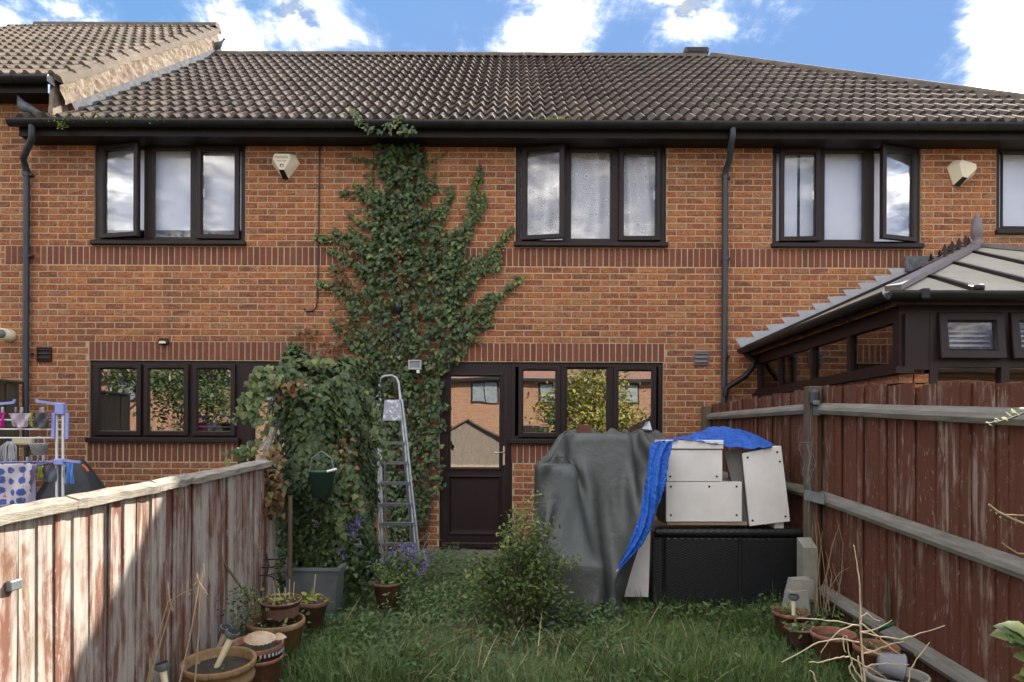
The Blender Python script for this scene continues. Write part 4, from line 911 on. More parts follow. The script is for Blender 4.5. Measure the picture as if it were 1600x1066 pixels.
for a, b in zip(cuts, cuts[1:]):
    V = []; n = 12; j = random.uniform(-.006, .006)
    for i in range(n+1):
        d = a+.004+(b-a-.008)*i/n; e = lambda s: random.uniform(-s, s); p = Vector((XFL, d-D, zl(d)+j))
        V.append([p+Vector((.05+e(.004), 0, -.022+e(.004))), p+Vector((.052+e(.004), 0, .012+e(.003))), p+Vector((.0, 0, .03+e(.004))), p+Vector((-.05, 0, .02+e(.003))), p+Vector((-.05, 0, -.02)), p+Vector((.05, 0, -.022))])
    m_ = MB(); m_.grid(V, False); m_.add(V[0][:5], [(0, 1, 2, 3, 4)]); m_.add(V[-1][:5], [(4, 3, 2, 1, 0)]); m_.build('cap_rail', MAT['cap'], fence_l)
MB().box(XFL-.10, XFL-.0, 5.14-D, 5.24-D, -.1, 1.2, bev=.008).build('post', MAT['cap'], fence_l)
MB().bar(P(413, 722, 5.2), P(427, 668, 5.2), .05, .03).build('broken_slat', MAT['cap'], fence_l); MB().bar(P(408, 705, 5.15), P(416, 690, 5.2), .03, .02).build('broken_slat', MAT['cap'], fence_l)
MB().box(XFL+.018, XFL+.04, P(2, 860, 2.43).y-.01, P(2, 860, 2.43).y+.05, .79, .825, bev=.004).build('rail_bracket', MAT['zinc'], fence_l)
fence_n = thing('garden_fence', 'dark brown neighbouring fence at the wall behind the clothes airer', 'fence', (-5.8, -1, 0))
boards(fence_n, -5.80, 6.2, 8.33, lambda d: -.1, lambda d: 1.93, MAT['post'], -1)
MB().box(-5.85, -5.75, -2.2, -.03, 1.935, 1.965, bev=.006).build('cap_rail', MAT['post'], fence_n)
# rusty pole, rope, lamp on the post, spur and broken blocks
o = MB().tube([P(1276, 622, DP-.06), P(1276.5, 760, DP-.08), P(1278, 960, DP-.1)], .014, 8).build('rusty_pole', MAT['rust']); tag(o, 'thin rusty red metal pole standing against the dark fence post', 'pole')
p = P(1271, 622, DP-.1); m_ = MB(); m_.box(p.x-.035, p.x+.035, p.y-.05, p.y+.02, p.z-.06, p.z+.065, bev=.022); lam = thing('solar_lamp', 'small round-cornered black solar lamp fixed to the top of the fence post', 'lamp', p)
m_.build('housing', MAT['pipe'], lam); MB().box(p.x-.024, p.x+.024, p.y-.053, p.y-.0505, p.z-.05, p.z-.02).build('lens', MAT['zinc'], lam)
rope = thing('string_bundle', 'tangled pale string hanging from a hook beside the fence post', 'string', P(1262, 700, DP-.1))
q = lambda a, b, dd=0: P(1220+a/5.078, 590+b/5.078, DP-.15+dd)
for pts in ([(240, 250), (232, 400), (236, 480)], [(165, 410), (150, 405), (138, 470), (133, 510), (200, 515), (250, 512)], [(150, 520), (145, 560), (170, 620), (180, 690), (170, 760), (200, 810), (215, 850)],
            [(210, 520), (225, 580), (260, 620), (275, 690), (255, 740), (235, 800), (225, 860)], [(240, 520), (215, 560), (240, 620), (220, 700), (245, 780), (205, 830)], [(250, 515), (240, 600), (225, 680), (275, 700), (250, 740), (215, 720), (220, 800), (230, 900), (228, 1000), (215, 1066)],
            [(205, 530), (230, 620), (222, 760), (232, 850), (229, 960)], [(255, 470), (245, 560), (235, 660), (218, 760), (210, 840)]):
    MB().tube([q(a+random.uniform(-4, 4), b, random.uniform(-.02, .02)) for a, b in pts], .0017, 5).build('string', MAT['dull'], rope)
b = P(1250, 945, DP-.18); m_ = MB(); z1 = P(1250, 850, DP-.18).z
m_.hexa([(b.x-.0, b.y-.06, -.1), (b.x+.10, b.y-.06, -.1), (b.x+.10, b.y+.06, -.1), (b.x, b.y+.06, -.1), (b.x, b.y-.06, z1-.02), (b.x+.10, b.y-.06, z1-.02), (b.x+.10, b.y+.06, z1+.04), (b.x, b.y+.06, z1+.04)])
spur = thing('concrete_spur', 'short grey concrete repair spur bolted beside the fence post', 'concrete post', (b.x, b.y, 0)); m_.build('shaft', MAT['conc'], spur)
for zz in (.14, .27):
    MB().tube([(b.x+.03+.03*(zz < .2), b.y-.075, zz), (b.x+.03+.03*(zz < .2), b.y-.058, zz)], .012, 8).build('bolt', MAT['chrome'], spur)
for i, (x, y, d, s, lb) in enumerate(((1249, 918, 5.0, .085, 'upper broken grey concrete lump leaning against the concrete spur'), (1243, 938, 4.93, .075, 'lower broken grey concrete lump behind the solar light pot'))):
    c = P(x, y, d); m_ = MB(); e = lambda: random.uniform(-.015, .015)
    m_.hexa([(c.x-s+e(), c.y-.06, c.z-.07), (c.x+s+e(), c.y-.06, c.z-.07), (c.x+s+e(), c.y+.06, c.z-.05), (c.x-s, c.y+.06, c.z-.05), (c.x-s+.03+e(), c.y-.03, c.z+.06), (c.x+s+e(), c.y-.03, c.z+.06+e()), (c.x+s+e(), c.y+.06, c.z+.07), (c.x-s+.03, c.y+.06, c.z+.06)])
    o = m_.build('concrete_lump', MAT['conc']); tag(o, lb, 'concrete')

# ------------------------------------------------------------------ wall fittings
def alarm(px, py, lb, turn, text):
    p = W(px, py); root = thing('alarm_box', lb, 'alarm box', (p.x, 0, p.z), 'burglar alarm boxes'); s = .138
    out = [(-.115*s/.138, .12), (.115*s/.138, .12), (.165, .02), (.035, -.16), (-.035, -.16), (-.165, .02)]
    inn = [(-.085, .10), (.085, .10), (.105, .05), (.028, -.085), (-.028, -.085), (-.105, .05)]
    ca, sa = math.cos(turn), math.sin(turn); ro = lambda a, b: (a*ca-b*sa, a*sa+b*ca); sh = -.02*(px < 800)+.025*(px > 800)
    o_ = [(p.x+ro(a, b)[0], -.012, p.z+ro(a, b)[1]) for a, b in out]; i_ = [(p.x+ro(a, b)[0]+sh, -.10, p.z+ro(a, b)[1]) for a, b in inn]; bk = [(a, -.001, c) for a, _, c in o_]
    m_ = MB(); m_.add(o_+i_+bk, [(6, 7, 8, 9, 10, 11)]+[(k, (k+1) % 6, 6+(k+1) % 6, 6+k) for k in range(6)]+[(12+k, 12+(k+1) % 6, (k+1) % 6, k) for k in range(6)]); m_.build('case', MAT['cream'], root)
    L = [i_[3], i_[4], o_[4], o_[3]]; c_ = [Vector(q_)+Vector((0, -.004, -.002)) for q_ in L]; MB().poly(c_, .004).build('strobe_lens', MAT['black'], root)
    if text:
        rl = random.Random(5)
        for x0, x1, dz, hh, st in ((-.078, .078, .052, .020, .0105), (-.055, .055, .013, .009, .0075)):   # two lines of worn, illegible lettering
            m_ = MB(); xx = x0
            while xx < x1:
                if not (-.056 < xx < -.047 and hh > .01) and not (-.006 < xx < .006 and hh < .01):
                    X = p.x+sh+xx; z = p.z+dz; m_.box(X, X+.0022, -.1016, -.1002, z, z+hh)
                    for q in rl.sample((0, .45, .9), 2): m_.box(X+.0023, X+st*.62, -.1016, -.1002, z+hh*q, z+hh*q+.0025)
                xx += st
            m_.build('lettering', MAT['fascia'], root)
        m_ = MB(); m_.box(p.x+sh-.022, p.x+sh+.022, -.1022, -.1003, p.z-.055, p.z-.02); m_.build('badge', MAT['blue_print'], root)
        MB().poly([(p.x+sh-.018, -.1030, p.z-.05), (p.x+sh+.018, -.1030, p.z-.05), (p.x+sh+.006, -.1030, p.z-.028)], .0006).build('badge_mark', MAT['white'], root)
MAT['blue_print'] = simple('badge_blue', (0.03, 0.06, 0.22), (0.04, 0.08, 0.25), 5, 0.5)
alarm(447, 259, 'cream alarm box with lettering and dark strobe, beside the upper window above the airer side', 0, True)
alarm(1499, 271, 'plain cream tilted alarm box between two upper windows above the conservatory', R(-16), False)
# PIR lamp over the left window
p = W(257, 535); pl = thing('security_sensor', 'small black sensor with yellow lens over the ground floor window', 'sensor', (p.x, 0, p.z))
MB().box(p.x-.06, p.x+.06, -.05, -.001, p.z-.03, p.z+.045, bev=.015).build('case', MAT['black'], pl); MB().poly([(p.x-.045, -.053, p.z-.02), (p.x+.045, -.053, p.z-.02), (p.x+.03, -.053, p.z+.008), (p.x-.03, -.053, p.z+.008)], .003).build('lens', MAT['cream'], pl)
p = W(16, 525); fl = thing('flue_terminal', 'cream round flue terminal on the far left wall beside the downpipe', 'flue', (p.x, 0, p.z))
MB().tube([(p.x, -.001, p.z), (p.x, -.14, p.z), (p.x+.01, -.16, p.z)], [.075, .072, .06], 16).build('sleeve', MAT['cream'], fl); MB().lathe([(.052, 0), (.05, .012), (0, .014)], (p.x+.01, -.16, p.z), 14, lambda v: Vector((v.x, -v.z, v.y))).build('grille', MAT['inner'], fl)
p = P(648, 570, 8.2); fd = thing('floodlight', 'small grey floodlight with sensor on the ivy beside the back door', 'floodlight', p)
m_ = MB(); m_.ring(p.x-.075, p.x+.075, p.z-.055, p.z+.055, [(.02, .05), (0, .02), (0, 0), (.014, 0), (.02, .012)]); m_.box(p.x-.055, p.x+.055, .02, .05, p.z-.04, p.z+.04)
fo = MB(); fo.v = [(a, p.y+b, c) for a, b, c in m_.v]; fo.f = m_.f; fo.sm = m_.sm; fo.build('case', MAT['leadp'], fd)
MB().box(p.x-.056, p.x+.056, p.y+.013, p.y+.0165, p.z-.037, p.z+.037).build('glass', MAT['zinc'], fd); MB().box(p.x+.02, p.x+.055, p.y+.0, p.y+.04, p.z-.10, p.z-.058, bev=.006).build('sensor', MAT['white'], fd); MB().box(p.x-.02, p.x+.02, p.y+.03, -.01, p.z-.02, p.z+.02).build('bracket', MAT['black'], fd)
p = W(620, 520); wp = thing('waste_pipe', 'black waste pipe with hopper showing through the wall ivy', 'pipe', (p.x, 0, p.z))
MB().tube([(p.x, -.08, W(620, 505).z), (p.x, -.08, W(620, 565).z)], .023, 10).build('pipe', MAT['black'], wp); a = W(625, 483); MB().lathe([(.02, -.07), (.035, -.05), (.05, -.01), (.055, .04), (.045, .05), (.03, .02)], (a.x, -.085, a.z), 14).build('hopper', MAT['black'], wp)
# curtains (top-level)
def curtain(name, lb, r, mat, y=.19, amp=.025, fr=26, parts=((0, 1),)):
    x0, x1, z0, z1 = r; root = None; m_ = MB()
    for a, b in parts:
        V = []
        for i in range(30):
            z = z0-.02+(z1-z0+.02)*i/29; row = []
            for k in range(90):
                u = a+(b-a)*k/89; x = x0+(x1-x0)*u; ph = fr*u+1.3*math.sin(u*9)+.6*math.sin(i*.12+u*5)
                row.append((x, y+amp*math.sin(ph)*(1-.4*i/29), z))
            V.append(row)
        m_.grid(V)
    o = m_.build(name, mat); tag(o, lb, 'curtain', 'net curtains upstairs'); return o
r = OPEN['h2u']; curtain('net_curtain', 'white floral lace net curtain behind the middle upper window', r, MAT['lace'], .175, .035, 46)
r = OPEN['h1u']; curtain('net_curtain', 'plain white blind-like curtain in the upper window nearest the taller house', (r[0], r[1], r[2]+.2, r[3]), MAT['net'], .145, .004, 12)
r = OPEN['h3u']; curtain('net_curtain', 'white side curtain in the upper window above the conservatory gutter', r, MAT['net'], .150, .012, 30, ((.0, .20), (.22, 1)))
r = OPEN['h3v']; curtain('net_curtain', 'pale curtain in the upper window cut by the photo edge', r, MAT['net'], .145, .006, 20)
# things on the kitchen window sill
r = OPEN['h1g']; zs_ = r[2]+.02
k1 = thing('reed_diffuser', 'reed diffuser with thin sticks on the kitchen window sill', 'diffuser', (W(246, 680).x, .2, zs_)); x = W(246, 680).x
MB().lathe([(0, 0), (.025, 0), (.028, .04), (.012, .06), (.012, .075)], (x, .2, zs_), 12).build('bottle', MAT['white'], k1)
for a in (-.04, -.02, .01, .03, .045): MB().tube([(x, .2, zs_+.03), (x+a, .2+a*.3, zs_+.17)], .003, 5).build('reed', MAT['chip'], k1)
x = W(263, 678).x; o = MB().lathe([(0, 0), (.065, 0), (.07, .03), (.066, .075), (.045, .10), (0, .105)], (x, .22, zs_), 18).build('bread_bin', MAT['white']); tag(o, 'white rounded container on the kitchen window sill', 'container')
x = W(280, 680).x; o = MB().box(x-.045, x+.045, .19, .25, zs_, zs_+.07, bev=.008).build('sponge_box', MAT['cream']); tag(o, 'yellow sponge box beside the white container on the sill', 'box')
x = W(320, 680).x; o = MB().tube([(x, .22, zs_-.02), (x, .22, zs_+.26), (x+.01, .22, zs_+.30), (x-.05, .2, zs_+.32), (x-.09, .18, zs_+.30)], [.03, .028, .022, .018, .016], 10).build('kitchen_tap', MAT['pipe']); tag(o, 'dark mixer tap seen through the kitchen window', 'tap')
# pigeons
def pigeon(loc, yaw, pitch, lb):
    root = None; m_ = MB(); n = 12
    st = [(-.19, .0, .008, .03), (-.13, .0, .016, .035), (-.07, .004, .045, .045), (0, 0, .062, .058), (.06, .005, .060, .062), (.10, .03, .042, .045), (.125, .065, .026, .030), (.14, .095, .026, .027), (.158, .105, .020, .020), (.175, .104, .008, .007), (.192, .10, .002, .002)]
    V = []
    for x, z, ry, rz in st: V.append([(x, ry*math.cos(2*math.pi*k/n), z+rz*math.sin(2*math.pi*k/n)) for k in range(n+1)])
    m_.grid(V)
    for s in (-1, 1): m_.tube([(0, s*.02, -.04), (.01, s*.022, -.085), (.035, s*.025, -.09)], .004, 5)
    M_ = Matrix.Translation(loc) @ Matrix.Rotation(yaw, 4, 'Z') @ Matrix.Rotation(-pitch, 4, 'Y'); m_.v = [tuple(M_ @ Vector(p)) for p in m_.v]
    mm = simple('pigeon_feathers', (0.16, 0.17, 0.19), (0.06, 0.065, 0.075), 22, 0.7, 0.2, 90) if 'pf' not in MAT else MAT['pf']; MAT['pf'] = mm
    o = m_.build('pigeon', mm); tag(o, lb, 'pigeon', 'pigeons on the roof')
y, z = slope_pt(.22, 0, .0); pg = P(44, 170, 8.2); pigeon((pg.x-.02, pg.y, pg.z+.01), R(178), R(24), 'grey pigeon perched at the eaves end below the taller roof')
pg = P(338, 80, RID_Y+D); pigeon((pg.x, RID_Y-.02, RID_Z+.19), R(5), R(8), 'grey pigeon sitting on the ridge beside the taller gable')
# ------------------------------------------------------------------ climbing ivy on the house wall
ivy = thing('wall_ivy', 'dark green ivy climbing the house wall from the ladder to the gutter', 'ivy', (W(640, 860).x, 0, 0))
core = [(229, 600, 655), (270, 599, 652), (330, 596, 660), (380, 594, 668), (420, 588, 692), (450, 580, 712), (500, 570, 722), (540, 553, 716), (580, 560, 695), (640, 575, 690), (700, 585, 690), (760, 590, 688), (800, 600, 676), (850, 605, 650)]
cy = [c[0] for c in core]; cl_ = [c[1] for c in core]; cr_ = [c[2] for c in core]
pts = []
while len(pts) < 4700:
    y = random.uniform(230, 850); a, b = np.interp(y, cy, cl_), np.interp(y, cy, cr_); e = random.gauss(0, 7)
    x = random.uniform(a-12, b+12)
    ex = min(x-a, b-x)+7*math.sin(y*.21)+5*math.sin(y*.07+x*.1)
    if ex < 0 and random.random() > .25+ex*.03: continue
    if random.random() < .75*(.5+.5*math.sin(x*.13+y*.05)*math.sin(y*.11-x*.04)): continue
    if y > 720 and x > 655 and random.random() < .45: continue
    pts.append((x, y, 0))
BR = [([(600, 235), (575, 215), (560, 196)], 9), ([(605, 228), (625, 218), (634, 204)], 9), ([(640, 225), (660, 235), (664, 270), (665, 315)], 10), ([(690, 430), (712, 385), (735, 340), (741, 300), (750, 265)], 16), ([(700, 440), (730, 370), (758, 310)], 10),
      ([(690, 500), (735, 440), (770, 395), (800, 357)], 15), ([(700, 470), (740, 425), (780, 400), (775, 420)], 14), ([(715, 525), (755, 490), (785, 460), (814, 434)], 13), ([(725, 500), (760, 465), (770, 460)], 9), ([(725, 530), (750, 515), (770, 505)], 8), ([(705, 570), (725, 550), (735, 530)], 9),
      ([(670, 400), (690, 340), (707, 300)], 10), ([(660, 345), (690, 325), (710, 297)], 8), ([(650, 300), (680, 290), (678, 300)], 8), ([(600, 330), (575, 312), (550, 300), (534, 303)], 9), ([(598, 318), (570, 300), (552, 286)], 8), ([(600, 355), (570, 350), (545, 337)], 8), ([(600, 385), (570, 375), (545, 352)], 9), ([(600, 415), (560, 388), (520, 373), (494, 372)], 13), ([(590, 395), (555, 372), (525, 365), (522, 358)], 10),
      ([(590, 440), (560, 415), (535, 400), (512, 390)], 12), ([(580, 418), (550, 416), (520, 416)], 8), ([(560, 500), (545, 470), (525, 450), (498, 442)], 15), ([(560, 480), (535, 440), (518, 418)], 12), ([(555, 540), (535, 520), (520, 500)], 10), ([(655, 280), (668, 290), (672, 330)], 9), ([(740, 425), (765, 425), (782, 421)], 8), ([(700, 380), (728, 352), (752, 330), (756, 300)], 9), ([(715, 460), (745, 430), (750, 398)], 10)]
young = []
for poly_, wd in BR:
    L = sum(math.dist(a, b) for a, b in zip(poly_, poly_[1:]))
    for k in range(int(L*wd*.115)):
        t = random.random()*(len(poly_)-1); i = min(int(t), len(poly_)-2); u = t-i; tt = t/(len(poly_)-1); ww = wd*(1-.55*tt)
        x = poly_[i][0]*(1-u)+poly_[i+1][0]*u+random.gauss(0, ww*.42); y = poly_[i][1]*(1-u)+poly_[i+1][1]*u+random.gauss(0, ww*.42); pts.append((x, y, .75*tt))
    a = W(*poly_[0]); MB().tube([Vector((W(x, y).x, -.012, W(x, y).z)) for x, y in poly_], [.008-.005*k/(len(poly_)-1) for k in range(len(poly_))], 5).build('stem', MAT['stem'], ivy)
for x0, x1 in ((625, 612), (640, 650), (660, 690), (610, 590), (632, 640)):
    MB().tube([Vector((W(x0+(x1-x0)*t+6*math.sin(t*7+x0), 870-t*560).x, -.02, W(0, 870-t*560).z+0)) for t in np.linspace(0, 1, 14)], [.02-.014*t for t in np.linspace(0, 1, 14)], 6).build('stem', MAT['stem'], ivy)
def wall_leaves(name, pts, mat, smin, smax, tint_base=.0):
    n = len(pts); pw = np.array([tuple(W(x, y)) for x, y, _ in pts]); yb = np.array([p[2] for p in pts])
    over = pw[:, 2] > SOFF-.02
    pw[:, 1] = -rng.uniform(.02, .11, n)*np.where(yb > .2, .5, 1.25); pw[over, 1] = -.42
    nr = np.stack([rng.normal(0, .35, n), -np.ones(n), rng.normal(.35, .3, n)], 1); tp = np.stack([rng.normal(0, .55, n), rng.normal(-.1, .1, n), -np.ones(n)+rng.normal(0, .3, n)], 1)
    size = rng.uniform(smin, smax, n)*np.where(yb > .3, .75, 1.0); tint = np.clip(rng.beta(1.5, 2.6, n)*.95+yb*.35+tint_base, 0, 1)
    return leaves(name, pw, nr, tp, size, IVY, mat, ivy, tint)
for k in range(70):
    y = random.uniform(250, 560); sd_ = random.choice((-1, 1)); x = np.interp(y, cy, cl_ if sd_ < 0 else cr_)-sd_*random.uniform(0, 14); L = random.uniform(18, 62); an = random.uniform(.25, 1.15); bend = random.uniform(-.004, .008); q_ = []
    for t in np.arange(0, L, 4.2):
        a = an+bend*t; x += sd_*4.2*math.cos(a); y -= 4.2*math.sin(a); pts.append((x+random.gauss(0, 2.2), y+random.gauss(0, 2.2), .35+.4*t/L)); q_.append((x, y))
    if len(q_) > 2: MB().tube([Vector((W(a, b).x, -.01, W(a, b).z)) for a, b in q_], .003, 4).build('stem', MAT['stem'], ivy)
wall_leaves('leaves', pts, MAT['ivy'], .03, .074)
dp = []
for k in range(330):
    c = random.choice([(545, 455, 22, 35), (540, 510, 16, 25), (520, 540, 22, 10), (535, 430, 10, 16), (560, 560, 16, 14), (630, 440, 8, 14), (625, 400, 6, 20), (480, 520, 18, 8), (510, 555, 20, 14)]); dp.append((random.gauss(c[0], c[2]*.6), random.gauss(c[1], c[3]*.6), 0))
wall_leaves('dead_leaves', dp, MAT['dead'], .03, .055)
# ------------------------------------------------------------------ ivy arch
arch = thing('ivy_arch', 'overgrown garden arch smothered in hanging ivy at the end of the low fence', 'ivy', (-1.5, -2.4, 0))
def arch_pts(n):
    out = []; nr = []
    C = np.array([-1.53, -2.5, .96]); Hh = np.array([.38, .60, 1.02])
    while len(out) < n:
        v = rng.normal(0, 1, 3); v /= np.abs(v).max()**.55*np.linalg.norm(v)**.45
        if v[1] > .55 or (v[0] < -.6 and random.random() < .7): continue
        k = 1+.10*math.sin(v[0]*5+v[2]*4)+.07*math.sin(v[2]*9+v[1]*5)-abs(random.gauss(0, .10)); p = C+Hh*v*k
        if v[2] > 0: p[0] += -.10*v[2]*(p[1] < -2.3)
        if p[2] < .1+.25*random.random(): continue
        out.append(p); q = v/Hh; nr.append(q/np.linalg.norm(q))
    return np.array(out), np.array(nr)
pp, nn = arch_pts(9500); n = len(pp)
# hanging strands spilling to the fence and out in front
def strand(px, d, cnt, sg=.022):
    P_ = [np.array(P(x, y, d)) for x, y in px]; o = []
    for k in range(cnt):
        t = random.random()*(len(P_)-1); i = min(int(t), len(P_)-2); o.append(P_[i]*(1-t+i)+P_[i+1]*(t-i)+rng.normal(0, sg, 3))
    return o
ex = []
for px, d, c in (([(430, 600), (400, 612), (380, 630), (368, 655)], 5.3, 60), ([(440, 590), (415, 600), (395, 640), (388, 660)], 5.25, 60), ([(430, 640), (405, 690), (385, 702), (362, 710)], 5.2, 45), ([(430, 700), (425, 760), (428, 800)], 5.05, 70), ([(425, 575), (405, 585), (392, 605)], 5.3, 50), ([(560, 660), (600, 690), (612, 712)], 5.6, 35), ([(560, 600), (585, 640), (600, 690)], 5.8, 40), ([(575, 610), (590, 660), (588, 730)], 6.0, 80), ([(470, 740), (520, 790), (535, 830)], 5.3, 60), ([(500, 690), (545, 740), (560, 790)], 5.4, 60), ([(450, 570), (480, 561), (520, 572)], 5.6, 60)):
    ex += strand(px, d, c)
    MB().tube([P(x, y, d) for x, y in px], .003, 4).build('stem', MAT['stem'], arch)
ex = np.array(ex); m = len(ex); allp = np.vstack([pp, ex]); nr = np.vstack([nn, np.tile([.3, -1, .4], (m, 1))])+rng.normal(0, .42, (n+m, 3)); nr[:, 1] -= .3; nr[:, 2] += .3
tp = np.stack([rng.normal(0, .5, n+m), rng.normal(-.1, .35, n+m), -np.ones(n+m)], 1)
tint = np.clip(rng.beta(1.6, 3.4, n+m)*.9+np.clip((allp[:, 2]-1.5)*.35, 0, .3)+np.where(np.arange(n+m) >= n, .25, 0), 0, 1)
leaves('leaves', allp, nr, tp, rng.uniform(.035, .066, n+m), IVY, MAT['ivy2'], arch, tint)
db = np.array(strand([(428, 700), (432, 760), (425, 800)], 5.02, 130, .035)+strand([(440, 610), (470, 600)], 5.2, 26, .03)+strand([(540, 680), (545, 800)], 5.4, 50, .05)); k = len(db)
leaves('dead_leaves', db, np.tile([.3, -1, .3], (k, 1))+rng.normal(0, .5, (k, 3)), np.tile([0, -.1, -1.0], (k, 1))+rng.normal(0, .5, (k, 3)), rng.uniform(.03, .05, k), IVY, MAT['dead'], arch)
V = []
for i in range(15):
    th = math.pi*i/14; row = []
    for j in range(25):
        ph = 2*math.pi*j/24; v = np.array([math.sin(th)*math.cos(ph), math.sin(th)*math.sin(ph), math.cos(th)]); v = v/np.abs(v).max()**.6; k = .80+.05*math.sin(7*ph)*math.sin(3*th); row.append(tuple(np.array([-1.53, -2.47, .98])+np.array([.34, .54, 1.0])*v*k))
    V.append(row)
MB().grid(V).build('shade_filler', simple('shaded_ivy_growth', (0.012, 0.022, 0.010), (0.03, 0.028, 0.016), 22, 0.9, 0.9, 30), arch)  # dark filler added behind the leaves, shade of the ivy put into its colour
for x, y in ((-1.72, -2.6), (-1.36, -2.6), (-1.72, -2.2), (-1.36, -2.2)): MB().box(x-.025, x+.025, y-.025, y+.025, -.05, 1.75).build('post', MAT['post'], arch)
MB().tube([P(453.5, 775, 5.02), P(453, 860, 5.02), P(452, 900, 5.02)], .017, 8).build('post', MAT['post'], arch)
# bucket hanging in the ivy
c = P(503, 757, 5.12); bk = thing('hanging_bucket', 'dark green plastic pot hanging in the ivy arch', 'bucket', c)
MB().lathe([(.0, -.095), (.068, -.095), (.092, .085), (.100, .088), (.100, .10), (.090, .10), (.066, -.08), (0, -.08)], c, 22).build('body', MAT['green'], bk)
MB().tube([c+Vector((-.09, 0, .09)), c+Vector((-.07, -.01, .19)), c+Vector((0, -.01, .24)), c+Vector((.07, -.01, .19)), c+Vector((.09, 0, .09))], .004, 6).build('handle', MAT['zinc'], bk); MB().tube([P(511, 737, 5.02), P(526, 733, 5.02)], .009, 8).build('grip', MAT['white'], bk)
# ladder
lad = thing('step_ladder', 'scuffed aluminium step ladder leaning in front of the wall ivy', 'ladder', P(625, 880, 6.8))
def Lp(x, y): return P(x, y, 7.15-(y-590)/270*.45)
rs = [(600, 588), (612, 587), (619, 590), (623, 598), (626, 625), (634, 690), (641, 760), (648, 820), (655, 890)]
MB().tube([Lp(*p) for p in rs[:5]], .013, 10).build('hand_rail', MAT['alu'], lad)
st = [Lp(*p) for p in rs[4:]]
for a, b in zip(st, st[1:]): pass
m_ = MB()
for off in (-.013, .013): m_.tube([p+Vector((off, 0, 0)) for p in st], .013, 6)
m_.build('stile', MAT['alu'], lad); m_ = MB()
sl_ = [Lp(*p) for p in ((592, 615), (593, 690), (594, 760), (595, 820), (596, 890))]
for off in (-.012, .012): m_.tube([p+Vector((off, 0, 0)) for p in sl_], .013, 6)
m_.build('stile', MAT['alu'], lad); MB().tube([Lp(600, 588), Lp(594, 592), Lp(592, 615)], .012, 8).build('hand_rail', MAT['alu'], lad)
for y, x1 in ((692, 633), (723, 636.5), (755, 640), (788, 643.5), (818, 647), (850, 650)):
    a, b = Lp(594, y), Lp(x1, y); m_ = MB(); m_.hexa([a+Vector((0, -.04, -.016)), b+Vector((0, -.04, -.016)), b+Vector((0, .04, -.01)), a+Vector((0, .04, -.01)), a+Vector((0, -.045, .012)), b+Vector((0, -.045, .012)), b+Vector((0, .04, .012)), a+Vector((0, .04, .012))]); m_.build('tread', MAT['alu'], lad)
m_ = MB(); cs = [Lp(599, 658), Lp(627, 658), Lp(625, 626), Lp(602, 626)]; m_.poly([p+Vector((0, -.01, 0)) for p in cs], .02)
def spl():
    m, t, b = new_mat('paint_splashed_plate'); g = pos_of(t); f = nd(t, 'ShaderNodeMapRange', {0: noi(t, g, 30, 5, .7), 1: .52, 2: .58}).outputs[0]; t.links.new(mixc(t, f, (.25, .25, .29), (.6, .6, .62)), b.inputs['Base Color']); b.inputs['Roughness'].default_value = .5; return m
m_.build('platform', spl(), lad)
for x0, x1 in ((600, 604), (626, 645)): MB().tube([Lp(x0, 660)+Vector((0, .03, 0)), P(x1, 868, 7.6)], .011, 6).build('rear_leg', MAT['alu'], lad)
# ------------------------------------------------------------------ planter and pots
pl = thing('planter', 'tall square tapered grey zinc planter beside the ivy arch', 'planter', P(488, 955, 5.2))
dA, dB = 5.14, 5.60; zt = P(441, 888, dA).z; xa, xb = P(441, 888, dA).x, P(530, 888, dA).x; ya, yb = dA-D, dB-D; tp_ = .055
def frus(x0, x1, y0, y1, z, s): return [(x0+s, y0+s, z), (x1-s, y0+s, z), (x1-s, y1-s, z), (x0+s, y1-s, z)]
ro = [frus(xa, xb, ya, yb, -.02, tp_), frus(xa, xb, ya, yb, zt-.02, .008), frus(xa, xb, ya, yb, zt-.02, -.006), frus(xa, xb, ya, yb, zt, -.006), frus(xa, xb, ya, yb, zt, .028), frus(xa, xb, ya, yb, zt-.07, .03)]
m_ = MB(); v = [p for r in ro for p in r]; m_.add(v, [(i*4+k, i*4+(k+1) % 4, (i+1)*4+(k+1) % 4, (i+1)*4+k) for i in range(5) for k in range(4)]); m_.build('body', MAT['zinc'], pl); MB().poly(frus(xa, xb, ya, yb, zt-.065, .025), .01).build('soil', MAT['soil'], pl)
def pot(lb, x, y, wpx, d, h, mat, taper=.72, rim=.03, tilt=(0, 0), fill='soil', group='terracotta pots by the fences', name='plant_pot', bands=0):
    """rim centre at photo x,y"""
    c = P(x, y, d); r = wpx*d/F/2; root = thing(name, lb, 'plant pot', (c.x, c.y, c.z-h), group); M_ = Matrix.Rotation(tilt[0], 3, 'X') @ Matrix.Rotation(tilt[1], 3, 'Y'); tf = lambda v: M_ @ v
    pr = [(r*taper*.9, -h), (r*taper, -h)]
    if bands: pr += [(r*(taper+(1-taper)*.5), -h*.5), (r*(taper+(1-taper)*.5)+.008, -h*.48), (r*(taper+(1-taper)*.55)+.008, -h*.40), (r*(taper+(1-taper)*.55), -h*.38)]
    pr += [(r*.93, -rim), (r*.99, -rim), (r, -rim*.6), (r, -.006), (r*.985, 0), (r*.93, 0), (r*.90, -.008), (r*.86, -h*.35), (r*.80, -h*.5)]
    MB().lathe(pr, c, 36, tf).build('body', mat, root)
    if fill: MB().lathe([(r*.86, -min(.045, h*.3)), (r*.4, -min(.035, h*.22)), (0, -min(.035, h*.22))], c, 20, tf).build('soil', MAT['soil'], root)
    return root, c, r
pF = pot('large yellowed terracotta pot with rolled rim, front of the left fence row', 342, 1031, 112, 3.5, .20, MAT['terra_y'], .78, .032, (.10, 0), 'soil', bands=1)
